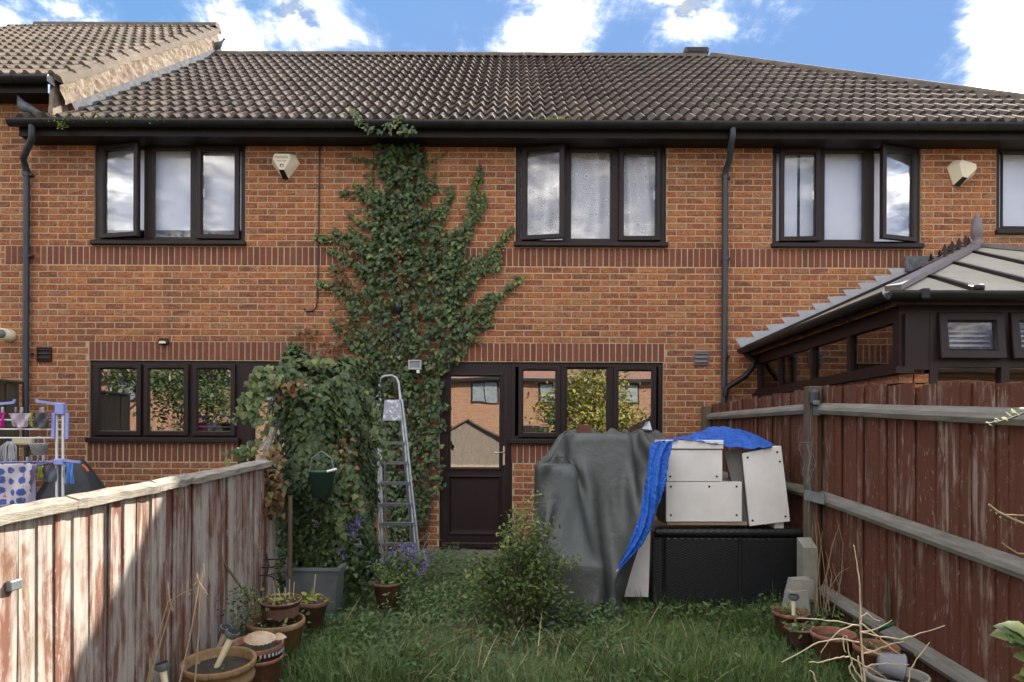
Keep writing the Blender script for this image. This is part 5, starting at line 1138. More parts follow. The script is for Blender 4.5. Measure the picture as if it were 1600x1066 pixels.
pD = pot('low terracotta bowl holding seashells, behind the large yellowed pot', 400, 1004, 84, 3.85, .11, MAT['terra'], .8, .03, (.08, 0))
pE = pot('red terracotta saucer pot tucked under the seashell bowl', 404, 1024, 76, 3.83, .13, MAT['terra'], .8, .02, (.05, 0))
pB = pot('wide yellow-brown terracotta pot with a smaller pot standing inside', 431, 968, 89, 4.3, .17, MAT['terra_y'], .82, .035, (.06, 0))
pA = pot('slim brown pot with flared rim standing inside the wide pot', 438, 936, 66, 4.35, .20, MAT['terra_d'], .55, .012, (.08, 0))
pC = pot('pale rimmed terracotta pot with round leaves next to the zinc planter', 486, 937, 54, 4.75, .17, MAT['terra_d'], .7, .03, (.05, .05))
p1 = pot('small terracotta pot with a solar light, under the concrete spur', 1236, 955, 57, 4.75, .13, MAT['terra'], .7, .022, (.04, 0))
p2 = pot('shallow terracotta bowl of weeds sunk in the grass beside the solar light pot', 1252, 980, 50, 4.5, .10, MAT['terra_d'], .8, .014)
p3 = pot('round dark terracotta pot with bare soil near the fence foot', 1302, 988, 68, 4.2, .14, MAT['terra'], .75, .024, (.03, 0))
p4 = pot('bright terracotta pot behind the dry twigs', 1369, 1008, 68, 3.95, .14, MAT['terra'], .75, .03, (.03, 0))
p5 = pot('grey stone pot holding an empty plastic pot at the bottom edge', 1402, 1052, 92, 3.55, .15, MAT['stone'], .78, .026)
pG = pot('terracotta pot of purple asters in the weeds below the ladder', 605, 910, 44, 5.3, .18, MAT['terra_d'], .7, .018)
c = p5[1]; M_ = Matrix.Rotation(R(100), 3, 'Y') @ Matrix.Rotation(.3, 3, 'X'); o = MB().lathe([(0, -.05), (.045, -.05), (.062, .055), (.068, .058), (.066, .065), (.056, .06), (.042, -.04)], (c.x-.04, c.y-.0, c.z+.045), 18, lambda v: M_ @ v).build('plastic_pot', MAT['leadp']); o.data.materials.clear(); o.data.materials.append(MAT['dull']); tag(o, 'empty grey plastic pot lying inside the grey stone pot', 'plastic pot')
# decoration on the bowl
m_ = MB(); cD, rD = pD[1], pD[2]
for k in range(40):
    a = 2*math.pi*k/40; 
    m_.hexa([(cD.x+rD*f*math.cos(a+w_), cD.y+rD*f*math.sin(a+w_), cD.z-.05+dz) for dz in (0, .018) for f, w_ in ((.96, 0), (1.0, 0), (1.0, .07), (.96, .07))])
m_.build('zigzag_band', MAT['leadp'], pD[0])
def shell(x, y, d, s, lb, yaw):
    c = P(x, y, d); V = []
    for i in range(9):
        row = []
        for j in range(25):
            a = math.pi*(j/24); rr = s*(i/8); rid = 1+.04*math.cos(j*math.pi); row.append((rr*math.cos(a)*rid, -rr*math.sin(a)*rid*.9+.3*s, s*.45*(1-(i/8)**2)*(1+.05*math.cos(j*math.pi))))
        V.append(row)
    m_ = MB(); m_.grid(V); M_ = Matrix.Translation(c) @ Matrix.Rotation(yaw, 4, 'Z') @ Matrix.Rotation(R(18), 4, 'X'); m_.v = [tuple(M_ @ Vector(p)) for p in m_.v]
    o = m_.build('seashell', MAT['shell']); tag(o, lb, 'seashell')
MAT['shell'] = simple('ridged_shell', (0.52, 0.42, 0.30), (0.40, 0.27, 0.17), 28, 0.6, 0.4, 60)
shell(406, 1000, 3.78, .085, 'large ridged beige scallop shell in the terracotta bowl', .2); shell(436, 996, 3.82, .045, 'small grey shell beside the large scallop shell', -.5)
# solar lights
def solar(x, y, d, h, lb, lean=(0, 0)):
    c = P(x, y, d); root = thing('solar_light', lb, 'solar light', c-Vector((0, 0, h)), 'garden solar lights'); b = c+Vector((lean[0], lean[1], -h))
    MB().tube([b, c-Vector((0, 0, .01))], [.012, .017], 8).build('stake', MAT['cream'], root); t = (c-b).normalized()
    MB().tube([c-t*.012, c+t*.002, c+t*.022], [.022, .034, .034], 14).build('head', MAT['zinc'], root); MB().tube([c+t*.0225, c+t*.025], .028, 14).build('cell', MAT['black'], root)
solar(1240, 935, 4.65, .11, 'solar light with round black top in the small terracotta pot')
solar(361, 993, 3.5, .22, 'silver topped solar light leaning from the large yellowed pot', (-.10, 0)); solar(254, 1044, 3.2, .16, 'solar light with yellow stem at the bottom of the left fence', (.03, 0)); solar(352, 985, 3.95, .12, 'small grey solar light low against the fence behind the seashells', (-.05, .02)); solar(411, 752, 5.0, .04, 'tiny lamp hanging at the end of the low fence')
# spiral wire stand
m_ = MB(); sp = thing('wire_stand', 'black spiral wire plant stand by the fence end', 'plant stand', P(418, 945, 4.6)); L_ = []
for k in range(60):
    t = k/59; a = t*6*math.pi; rr = .05+.03*t; c = P(415+18*t, 906-38*t, 4.75); L_.append(c+Vector((rr*math.cos(a), rr*math.sin(a), 0)))
MB().tube(L_, .004, 5).build('spiral', MAT['black'], sp); MB().tube([P(409, 945, 4.7), P(408, 925, 4.7), P(414, 905, 4.72), P(420, 885, 4.75), P(416, 865, 4.75)], .006, 6).build('stem', MAT['black'], sp)
o = MB().tube([P(343, 870, 4.3), P(392, 940, 4.25)], .007, 6).build('garden_cane', MAT['stem']); tag(o, 'dark thin cane leaning on the low fence above the pots', 'cane')
# ------------------------------------------------------------------ junk pile
pile = thing('rattan_storage_bench', 'black woven rattan garden bench below the white cabinets', 'bench', P(1150, 945, 5.55))
dR = 5.5; x0, x1 = P(1019, 830, dR).x, P(1263, 830, dR).x; xm = P(1158, 830, dR).x; z0, z1 = .02, P(1100, 826, dR).z; y0, y1 = dR-D, dR-D+.72
m_ = MB(); m_.box(x0+.02, x1-.02, y0+.03, y1-.02, z0, z1-.02, bev=.01); m_.build('carcass', MAT['rattan'], pile)
for a, b in ((x0+.10, xm-.008), (xm+.008, x1-.01)): MB().box(a, b, y0+.005, y0+.029, z0+.02, z1-.075, bev=.008).build('front_panel', MAT['rattan'], pile)
MB().box(x0+.005, x0+.09, y0+.012, y0+.0295, z0+.0, z1-.07, bev=.008).build('side_panel', MAT['rattan'], pile)
MB().tube([(x0+.03, y0+.03, z1-.035), (x1-.0, y0+.03, z1-.035)], .036, 12).build('top_roll', MAT['rattan'], pile); MB().tube([(xm, y0+.02, z0), (xm, y0+.02, z1-.05)], .012, 8).build('corner_post', MAT['rattan'], pile)
def cabinet(lb, q, d, dep, th=.018, bolts=(), lip=None, name='cabinet'):
    """q: four photo corners tl,tr,br,bl of the front face"""
    c = [P(x, y, d) for x, y in q]; back = Vector((0, dep, 0)); root = thing(name, lb, 'cabinet', (c[3]+c[2])/2, 'white cabinets on the rattan bench')
    tl, tr, br, bl = c; n = Vector((0, 1, 0))
    MB().poly([tl, tr, br, bl], th*(1 if ((tr-tl).cross(br-tl)).y > 0 else -1)).build('front_board', MAT['panel'], root)
    def board(a, b, inw, nm, mt):
        i = inw.normalized()*th; m_ = MB(); a2, b2 = a+n*(th+.001), b+n*(th+.001); m_.hexa([a2, b2, b2+i, a2+i, a2+back, b2+back, b2+i+back, a2+i+back]); m_.build(nm, mt, root)
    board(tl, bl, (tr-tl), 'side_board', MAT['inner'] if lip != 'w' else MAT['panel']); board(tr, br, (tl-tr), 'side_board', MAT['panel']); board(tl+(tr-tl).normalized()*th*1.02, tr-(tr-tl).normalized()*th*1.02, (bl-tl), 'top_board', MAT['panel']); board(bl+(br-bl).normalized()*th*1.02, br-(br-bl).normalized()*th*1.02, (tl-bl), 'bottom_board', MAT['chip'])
    for u, v in bolts:
        p = tl.lerp(tr, u).lerp(bl.lerp(br, u), v); MB().tube([p+Vector((0, .004, 0)), p-Vector((0, .003, 0))], .0085, 10).build('bolt_hole', MAT['black'], root)
    return root
cb_ = ((.06, .09), (.06, .88), (.94, .88))
cabinet('upper white cabinet with a lipped top board on the rattan bench', [(1042, 703), (1128.5, 703), (1128.5, 752), (1042, 752)], 5.5, .42, bolts=((.06, .85), (.90, .85)))
a = P(1040, 687.5, 5.485); b = P(1130.5, 702, 5.485); o = MB().box(a.x, b.x, a.y, a.y+.42, b.z+.002, a.z, bev=.003).build('white_shelf_board', MAT['panel']); tag(o, 'thick white shelf board lying on top of the upper white cabinet', 'shelf board')
cabinet('lower white cabinet with five bolt holes under the lipped cabinet', [(1041, 753), (1159, 753), (1159, 815), (1041, 815)], 5.5, .45, bolts=((.06, .12), (.06, .84), (.93, .84), (.93, .12), (.57, .12)))
cabinet('tall white cabinet leaning sideways near the fence', [(1160, 708.5), (1220.5, 697), (1234.5, 814.5), (1171.5, 822)], 5.5, .42, bolts=((.12, .07), (.88, .07), (.08, .93), (.9, .93), (.92, .2)))
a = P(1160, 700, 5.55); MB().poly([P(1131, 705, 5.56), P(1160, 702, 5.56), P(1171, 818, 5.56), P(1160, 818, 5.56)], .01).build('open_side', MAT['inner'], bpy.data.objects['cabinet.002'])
a = P(1043, 815.5, 5.5); b = P(1168, 821, 5.5); o = MB().box(a.x, b.x, a.y+.01, a.y+.40, b.z, a.z-.001).build('timber_batten', MAT['chip']); tag(o, 'thin timber batten under the lower white cabinet', 'batten')
a = P(1212, 814, 5.52); b = P(1226, 826, 5.52); o = MB().box(a.x, b.x, a.y+.02, a.y+.3, b.z, a.z).build('packing_block', MAT['panel']); tag(o, 'small white block propping the leaning cabinet', 'block')
o = MB().poly([P(938, 932, 5.47), P(1013, 933, 5.47), P(1017, 818, 5.47), P(1013, 812, 5.47)], -.018).build('white_board', MAT['panel']); tag(o, 'white board leaning below the tarpaulins', 'board')
# grey tarpaulin
def drape(quad, n, m, boxes, steps=260, reps=5, g=.0016, seed=3, pins=None):
    """let a sheet fall on boxes: quad = back-left, back-right, front-right, front-left corners of the flat sheet"""
    r_ = np.random.default_rng(seed); bl, br, fr, fl = [np.array(q, float) for q in quad]; u = np.linspace(0, 1, m)[None, :, None]; v = np.linspace(0, 1, n)[:, None, None]
    V = (bl*(1-u)+br*u)*(1-v)+(fl*(1-u)+fr*u)*v; V = V+r_.normal(0, .002, V.shape); P0 = V.copy(); prev = V.copy()
    I, J = np.meshgrid(np.arange(n), np.arange(m), indexing='ij'); cons = []
    for (di, dj), st in (((1, 0), 1.), ((0, 1), 1.), ((1, 1), .35), ((1, -1), .35), ((3, 0), .12), ((0, 3), .12)):
        ok = (I+di < n) & (J+dj < m) & (J+dj >= 0); a, b = I[ok], J[ok]; par = (a//di if di else b//dj) % 2
        for q in (0, 1):
            s = par == q; A = (a[s], b[s]); B = (a[s]+di, b[s]+dj); cons.append((A, B, np.linalg.norm(P0[A]-P0[B], axis=1), st))
    for it in range(steps):
        vel = (V-prev)*.985; prev = V.copy(); V = V+vel; V[..., 2] -= g
        for rep in range(reps):
            for A, B, rest, st in cons:
                dv = V[B]-V[A]; L = np.linalg.norm(dv, axis=1); c = L-rest
                if st < .2: c = np.minimum(c, 0)          # the long links only resist folding flat
                k = (.5*st*c/np.maximum(L, 1e-9))[:, None]*dv; V[A] = V[A]+k; V[B] = V[B]-k
            for (x0, x1, y0, y1, z0, z1) in boxes:
                ins = (V[..., 0] > x0) & (V[..., 0] < x1) & (V[..., 1] > y0) & (V[..., 1] < y1) & (V[..., 2] < z1) & (V[..., 2] > z0)
                if ins.any():
                    p = V[ins]; d = np.stack([p[:, 0]-x0, x1-p[:, 0], p[:, 1]-y0, z1-p[:, 2]], 1); k = d.argmin(1); q = p.copy()
                    q[k == 0, 0] = x0; q[k == 1, 0] = x1; q[k == 2, 1] = y0; q[k == 3, 2] = z1; V[ins] = q; pv = prev[ins]; prev[ins] = pv+(q-pv)*.6
            lo = V[..., 2] < .012
            if lo.any(): V[lo, 2] = .012; prev[lo] = V[lo]
            if pins is not None:
                for (a, b), p in pins.items(): V[a, b] = p
    return V
def tarp_run():
    boxes = [(.45, .98, -2.60, -1.75, 0, 1.365), (.19, .50, -2.92, -1.9, 0, 1.11), (1.04, 2.3, -2.84, -2.0, 0, .62), (-.05, 1.1, -2.70, -2.2, 0, .45), (-.12, .25, -3.0, -2.2, 0, .42), (.12, .68, -3.16, -2.3, 0, .40)]
    quad = [(-.40, -1.85, 1.42), (1.75, -1.85, 1.42), (.98, -3.42, 1.42), (-.55, -3.85, 1.42)]
    n, m = 80, 72; pins = {}
    for b in range(m):
        u = b/(m-1); x = .15+(1.38-.15)*u; w_ = .02*math.sin(u*55)
        pins[(0, b)] = np.array((x if x > .44 else .44-(.44-x)*.3, -1.85, (1.385+w_ if x > .47 else 1.385-(.47-x)*1.0)))
    path = [(0, 1054, 690, 6.55), (.1, 1052, 693, 6.1), (.25, 1050, 697, 5.7), (.35, 1046, 706, 5.48), (.5, 1036, 750, 5.30), (.66, 1015, 805, 5.20), (.82, 988, 855, 5.12), (1, 955, 915, 5.06)]
    tv = [q[0] for q in path]; pp_ = np.array([tuple(P(*q[1:])) for q in path])
    for a in range(n): pins[(a, m-1)] = np.array([np.interp(a/(n-1), tv, pp_[:, k]) for k in range(3)])
    for a, b in ((34, 20), (34, 21), (35, 20)): pins[(a, b)] = np.array(P(852, 724, 5.42))+np.array((.012*(b-20), -.012*(a-34), 0))
    for a in range(18, 34, 3): pins[(a, 27)] = np.array((.43, -1.85-a/79*1.75, 1.12))
    V = drape(quad, n, m, boxes, 200, 5, pins=pins)
    return V, boxes
Vt, _ = tarp_run()
o = MB().grid([[tuple(p) for p in r] for r in Vt]).build('grey_tarpaulin', MAT['tarp'], fix=False); tag(o, 'grey green tarpaulin draped in folds over a heap in front of the window', 'tarpaulin')
ss = o.modifiers.new('sub', 'SUBSURF'); ss.levels = ss.render_levels = 1
# blue tarpaulin
rowsb = [([(1030, 690), (1075, 682), (1120, 668), (1165, 675), (1205, 692)], 6.0), ([(1024, 691), (1070, 684), (1118, 673), (1165, 680), (1208, 695)], 5.75), ([(1018, 695), (1040, 690), (1080, 688), (1150, 699), (1206, 699)], 5.47)]
V = loft([[tuple(P(x, y, d)) for x, y in r] for r, d in rowsb], 16, 50); V[..., 2] += rng.normal(0, .004, V.shape[:2])+.012*np.sin(V[..., 0]*45+V[..., 1]*30)*np.linspace(1, .2, 16)[:, None]
V[..., 1] += .01*np.sin(V[..., 0]*60)
bt = thing('blue_tarpaulin', 'bright blue tarpaulin over the white cabinets with a tail hanging beside the grey one', 'tarpaulin', P(1000, 890, 5.3)); MB().grid([[tuple(p) for p in r] for r in V]).build('top_sheet', MAT['blue'], bt, fix=False)
tl_ = [(1018, 692), (1014, 715), (1008, 760), (1000, 800), (988, 835), (975, 865), (965, 889)]; tr_ = [(1052, 690), (1045, 715), (1038, 760), (1026, 800), (1010, 840), (990, 868), (969, 890)]; dl = [5.40, 5.33, 5.27, 5.22, 5.16, 5.12, 5.10]
rowsb = [[tuple(P(a[0]+(b[0]-a[0])*t, a[1]+(b[1]-a[1])*t, d-.045-.05*math.sin(t*math.pi))) for t in (0, .25, .5, .75, 1)] for a, b, d in zip(tl_, tr_, dl)]
V = loft(rowsb, 60, 16); uu = np.linspace(0, 1, 16)[None]; vv = np.linspace(0, 1, 60)[:, None]; V[..., 1] += .018*np.sin(uu*15+3*np.sin(vv*7))+rng.normal(0, .003, V.shape[:2]); V[..., 0] += rng.normal(0, .0025, V.shape[:2])
MB().grid([[tuple(p) for p in r] for r in V]).build('tail', MAT['blue'], bt, fix=False)
o = MB().box(P(903, 668, 6.2).x, P(924, 668, 6.2).x, 6.2-D, 6.3-D, 1.36, 1.44, bev=.005).build('loose_brick', MAT['soldier']); tag(o, 'loose red brick weighing down the top of the grey tarpaulin', 'brick')
o = MB().poly([P(1002, 672, 6.0), P(1018, 674, 6.0), P(1014, 660, 6.05), P(1008, 662, 6.0)], .02).build('grey_offcut', MAT['leadp']); tag(o, 'small pointed grey offcut poking up behind the grey tarpaulin', 'offcut')
o = MB().box(P(858, 706, 7.0).x, P(878, 706, 7.0).x, 7.0-D, 7.12-D, P(858, 715, 7.0).z, P(858, 705, 7.0).z, bev=.004).build('stacked_brick', MAT['soldier']); tag(o, 'red brick lying below the window sill behind the grey tarpaulin', 'brick')
# ------------------------------------------------------------------ neighbour's garden
da = 6.4
air = thing('clothes_airer', 'lilac and white tower clothes airer behind the low fence', 'clothes airer', P(94, 890, da))
for x in (88.7, 98.6): MB().tube([P(x, 640, da), P(x, 830, da)], .012, 8).build('pole', MAT['wrod'], air)
for y in (656.5, 671, 684.5):
    MB().tube([P(-30, y, da-.02), P(80, y, da-.02)], .006, 6).build('rod', MAT['wrod'], air); MB().tube([P(-30, y-1, da+.25), P(100, y, da+.25)], .005, 6).build('rod', MAT['wrod'], air)
for x0, x1 in ((58, 94), (-8, 22)):
    m_ = MB(); m_.bar(P(x0, 627+ (0 if x0 > 0 else 5), da), P(x1, 632 if x0 > 0 else 629, da), .02, .022)
    m_.tube([P(x0 if x0 > 0 else x1, 629, da), P((x0-1) if x0 > 0 else x1+1, 624, da)], .012, 6); m_.build('hanger_arm', MAT['lilac'], air)
a = P(94.5, 640, da); MB().box(a.x-.04, a.x+.04, a.y-.03, a.y+.03, a.z-.05, a.z+.06, bev=.01).build('hub', MAT['lilac'], air)
for x, w_ in ((82.5, 3), (104, 3)): MB().poly([P(x-2, 645, da-.03), P(x+w_, 645, da-.03), P(x+w_-1, 686, da-.03), P(x-3, 686, da-.03)], .012).build('tier_bracket', MAT['lilac'], air)
MB().bar(P(56, 726, da-.02), P(92, 719, da), .03, .022).build('arm', MAT['lilac'], air); MB().bar(P(92, 719, da), P(126, 722, da), .03, .022).build('arm', MAT['lilac'], air); a = P(93.5, 722, da); MB().box(a.x-.045, a.x+.045, a.y-.03, a.y+.03, a.z-.03, a.z+.03, bev=.01).build('lower_hub', MAT['lilac'], air)
MB().tube([P(-30, 723, da-.05), P(80, 721, da-.05)], .006, 6).build('rod', MAT['lilac'], air)
def cloth(name, lb, q, d, mat, fold=6, amp=.012, cat='laundry'):
    tl, tr, br, bl = [P(x, y, d) for x, y in q]; V = []
    for i in range(22):
        v = i/21; row = []
        for j in range(26):
            u = j/25; p = tl.lerp(tr, u).lerp(bl.lerp(br, u), v); p.y += amp*math.sin(u*fold*2+1.5*math.sin(v*3+u*2))*(.3+v)+.01*math.sin(v*6+u*9); p.z += .008*math.sin(u*fold+v*2)*v; row.append(tuple(p))
        V.append(row)
    o = MB().grid(V).build(name, mat, fix=False); so_ = o.modifiers.new('s', 'SOLIDIFY'); so_.thickness = .003; tag(o, lb, cat, 'laundry on the clothes airer')
def fl_mat():
    m, t, b = new_mat('blue_floral_print'); g = pos_of(t, (1, .3, 1)); v = nd(t, 'ShaderNodeTexVoronoi', {'Vector': g, 'Scale': 11.0, 'Randomness': .3}, feature='F1').outputs['Distance']
    n_ = noi(t, g, 40, 4, .6); c = mixc(t, nd(t, 'ShaderNodeMapRange', {0: mth(t, 'ADD', v, mth(t, 'MULTIPLY', n_, .35)), 1: .5, 2: .56}).outputs[0], (.05, .09, .32), (.52, .47, .52)); c = mixc(t, nd(t, 'ShaderNodeMapRange', {0: noi(t, g, 30, 3), 1: .62, 2: .66}).outputs[0], c, (.38, .17, .08))
    t.links.new(c, b.inputs['Base Color']); b.inputs['Roughness'].default_value = .9; return m
cm = lambda n, a: simple(n, a, tuple(x*.85 for x in a), 9, .92, .1, 60)
cloth('magenta_top', 'magenta garment at the very edge of the airer top rail', [(-14, 643), (8, 645), (8, 669), (-14, 668)], da-.03, cm('magenta_cloth', (.42, .01, .22)))
cloth('mauve_garment', 'pale mauve garment pegged on the airer top rail', [(13, 646), (48, 646), (44, 668), (20, 668)], da-.04, cm('mauve_cloth', (.46, .38, .45)))
cloth('lime_strap', 'thin lime green strap between two garments on the airer', [(47, 645), (51, 645), (50, 668), (46, 664)], da-.045, cm('lime_cloth', (.40, .5, .10)), 2)
cloth('grey_shorts', 'dark grey garment pegged on the airer top rail', [(51, 646), (79, 646), (77, 669), (52, 667)], da-.04, cm('charcoal_cloth', (.085, .08, .09)))
cloth('floral_tablecloth', 'blue floral cloth hanging low on the airer', [(-20, 725), (52, 724), (44, 790), (-20, 790)], da-.1, fl_mat(), 8, .016)
cloth('lilac_towel', 'plain lilac towel hanging behind the floral cloth', [(36, 726), (57, 725), (54, 785), (30, 792)], da-.06, cm('lilac_cloth', (.36, .33, .47)), 4)
cloth('pale_towel', 'pale blue grey towel under the floral cloth', [(-20, 786), (50, 780), (50, 812), (-20, 812)], da-.05, cm('pale_blue_cloth', (.42, .44, .55)), 5)
cloth('lime_sock', 'small lime sock on the lower airer arm', [(58, 729), (68, 728), (66, 746), (59, 746)], da-.05, cm('lime_cloth_dark', (.30, .40, .08)), 2)
cloth('grey_garment', 'grey garment on the lower airer arm beside the poles', [(66, 728), (90, 727), (87, 752), (66, 754)], da-.02, cm('slate_cloth', (.12, .13, .16)), 4)
cloth('blue_vest', 'bright blue vest hanging at the right end of the lower airer arm', [(102, 724), (114, 724), (117, 755), (104, 757)], da-.02, cm('blue_cloth', (.09, .25, .62)), 3)
cloth('pale_sock', 'pale grey sock hanging beside the airer pole', [(97, 726), (103, 726), (103, 756), (98, 757)], da-.01, cm('pale_grey_cloth', (.4, .42, .46)), 2)
for i, (x, y) in enumerate(((4, 640), (25, 640), (34, 640), (64, 641), (67, 640), (50, 716), (43, 718), (60, 716), (68, 715))):
    p = P(x, y, da-.05); o = MB().box(p.x-.008, p.x+.008, p.y-.012, p.y+.012, p.z-.03, p.z+.022, bev=.004).build('clothes_peg', MAT['zinc'] if i % 2 else MAT['leadp']); tag(o, 'grey clothes peg '+('at the very edge of the airer top rail', 'on the middle of the pale mauve garment', 'on the right corner of the pale mauve garment', 'on the left of the dark grey garment', 'tight beside another peg on the dark grey garment', 'on the lower rail right above the lilac towel', 'on the lower rail at the floral cloth corner', 'on the lower rail above the lime sock', 'on the lower rail nearest the airer poles')[i], 'peg', 'clothes pegs on the airer')
c = P(61, 702, da+.3); bs = thing('wicker_basket', 'small white wicker basket hanging on the wall behind the airer', 'basket', c); wk = weave('white_wicker', (.40, .40, .42), 190, 260, 1.0)
MB().lathe([(0, -.055), (.062, -.055), (.088, .045), (.094, .05), (.086, .055), (.06, -.045), (0, -.045)], c, 22, lambda v: Vector((v.x*1.0, v.y*.6, v.z))).build('body', wk, bs)
MB().tube([c+Vector((-.055, 0, .05)), c+Vector((-.045, 0, .10)), c+Vector((0, 0, .12)), c+Vector((.045, 0, .10)), c+Vector((.055, 0, .05))], .006, 6).build('handle', wk, bs)
c = P(16, 705, da+.35); mo = thing('mop', 'grey string mop head hanging beside the basket', 'mop', c)
for k in range(46):
    a = random.uniform(-.075, .075); MB().tube([c+Vector((a*.35, 0, .09)), c+Vector((a*.9, -.02+random.uniform(-.02, .02), .04)), c+Vector((a*1.05, -.02+random.uniform(-.02, .02), -.09+random.uniform(-.02, .02)))], .006, 5).build('strand', MAT['leadp'], mo)
c = P(36, 693, da+.4); br = thing('broom', 'upturned wooden broom with straw bristles behind the airer', 'broom', c); MB().box(c.x-.09, c.x+.09, c.y-.03, c.y+.03, c.z-.02, c.z+.0, bev=.006).build('head', MAT['chip'], br)
for k in range(40): x = c.x-.088+k*.0045; MB().hexa([(x-.002, c.y-.02, c.z+.001), (x+.002, c.y-.02, c.z+.001), (x+.002, c.y+.02, c.z+.001), (x-.002, c.y+.02, c.z+.001), (x-.003, c.y-.02, c.z+.05), (x+.001, c.y-.02, c.z+.05+random.uniform(-.006, .006)), (x+.001, c.y+.02, c.z+.05), (x-.003, c.y+.02, c.z+.05)]).build('bristle', MAT['cream'], br)
MB().tube([c+Vector((0, 0, -.02)), c+Vector((0, 0, -.5))], .011, 8).build('handle', MAT['chip'], br)
# black cover
cv = thing('black_cover', 'black waterproof cover over garden furniture behind the clothes airer', 'cover', P(120, 870, 7.0)); V = []
for i in range(16):
    t = i/15; row = []
    for j in range(49):
        a = 2*math.pi*j/48; k = (.10+.66*t**1.15)*(1+.07*math.cos(a*9)*t+.03*math.cos(a*4+1)); z = 1.09*(1-t**1.3)+.02*math.cos(a*9)*t*(1-t); c = P(112, 722, 7.0); row.append((c.x+k*1.0*math.cos(a)+(.02), c.y+k*.75*math.sin(a), max(z, 0)))
    V.append(row)
MB().grid(V).build('sheet', MAT['cover'], cv, fix=False)
c = P(132, 731, 6.75); MB().tube([P(129, 727, 6.74), P(134, 731, 6.72), P(138, 737, 6.70)], .012, 6).build('orange_strap', cm('orange_strap', (.62, .15, .05)), cv)
# ------------------------------------------------------------------ plants on the ground
def nz(x, y, s): return .5+.25*math.sin(x*3.1*s+1.7*math.sin(y*2.3*s))+.25*math.sin(y*3.7*s+1.3*math.sin(x*2.9*s)+2)
def grass():
    n = 64000; X = rng.uniform(-1.74, 2.3, n); dd = 3.45+(6.0-3.45)*rng.random(n)**1.25; Y = dd-D
    cl = .5+.25*np.sin(X*7.3+1.7*np.sin(Y*5.1))+.25*np.sin(Y*8.7+1.3*np.sin(X*6.9)+2); cl2 = .5+.5*np.sin(X*2.2+1.1*np.sin(Y*1.9)+.6)
    cl3 = .5+.25*np.sin(X*17+2*np.sin(Y*13))+.25*np.sin(Y*19+1.5*np.sin(X*15))
    keep = rng.random(n) < (.25+.75*cl)*(.35+.65*cl3); X, Y, cl, cl2, cl3, dd = [a[keep] for a in (X, Y, cl, cl2, cl3, dd)]; n = len(X)
    Z = np.array([gz(a, b) for a, b in zip(X, Y)])-.005; dry = np.exp(-(((X+.30)/.8)**2+((dd-4.7)/.55)**2))*(.55+.45*cl2)
    ln = (.06+.17*rng.random(n)**1.4)*(.6+.75*cl)*(1-.45*dry); lean = np.abs(rng.normal(.35, .3, n))+.5*dry; az = rng.uniform(0, 2*np.pi, n)*.6+ (X*4+Y*3)
    V, T, k = blades(np.stack([X, Y, Z], 1), ln, rng.uniform(.0028, .006, n), lean, az, rng.uniform(.5, 1.9, n), 4)
    tint = np.clip(.15+.4*rng.random(n)*cl2+.15*rng.random(n)+np.where(rng.random(n) < .05+.6*dry, .5, 0), 0, 1)
    o = link('grass', fast_mesh('grass', V, T, np.repeat(tint, k)), MAT['grass']); tag(o, 'long unkempt green lawn grass with a dry matted patch', 'grass', kind='stuff')
def tufts():
    out = []
    for cx, d, s, cnt, L in ((-1.15, 4.25, .14, 900, .34), (-.95, 3.95, .16, 900, .34), (-.75, 4.3, .2, 700, .26), (-1.2, 4.75, .15, 500, .26), (-.45, 3.95, .2, 300, .22), (.3, 4.0, .3, 400, .22), (.9, 4.1, .3, 900, .28), (1.4, 4.1, .22, 900, .32), (1.75, 4.5, .2, 500, .24), (1.0, 4.9, .5, 700, .18), (1.55, 5.15, .35, 500, .2), (-.1, 4.1, .3, 500, .2), (.7, 4.5, .3, 600, .2)):
        x = rng.normal(cx, s, cnt); y = rng.normal(d, s*.8, cnt)-D; z = np.array([gz(a, b) for a, b in zip(x, y)])-.005
        out.append((np.stack([x, y, z], 1), .8*L*rng.uniform(.35, 1, cnt), np.arctan2(y-(d-D), x-cx)+rng.normal(0, 1.3, cnt)))
    ps = np.vstack([o[0] for o in out]); ln = np.concatenate([o[1] for o in out]); az = np.concatenate([o[2] for o in out]); n = len(ps); ok = (ps[:, 0] > -1.7) & (ps[:, 0] < 2.25); ps, ln, az = ps[ok], ln[ok], az[ok]; n = len(ps)
    V, T, k = blades(ps, ln, rng.uniform(.004, .0075, n), np.abs(rng.normal(.22, .2, n)), az, rng.uniform(.7, 1.9, n), 5)
    o = link('long_grass', fast_mesh('long_grass', V, T, np.repeat(np.clip(rng.random(n)*.45+np.where(rng.random(n) < .07, .5, 0), 0, 1), k)), MAT['grass']); tag(o, 'arching clumps of long grass standing above the lawn', 'grass', kind='stuff')
grass(); tufts()
def straws():
    n = 260; X = rng.normal(-.2, .8, n); d = rng.uniform(3.9, 5.6, n); ok = (X > -1.5) & (X < 2.2); X, d = X[ok], d[ok]; n = len(X); ps = np.stack([X, d-D, np.array([gz(a, b-D) for a, b in zip(X, d)])+.03], 1)
    V, T, k = blades(ps, rng.uniform(.15, .4, n), rng.uniform(.004, .007, n), rng.uniform(.7, 1.4, n), rng.uniform(0, 6.28, n), rng.uniform(0, .6, n), 4); o = link('dry_straw', fast_mesh('dry_straw', V, T, np.repeat(rng.uniform(.2, 1, n), k)), MAT['straw']); tag(o, 'loose dry straw stems lying across the lawn', 'straw', kind='stuff')
straws()
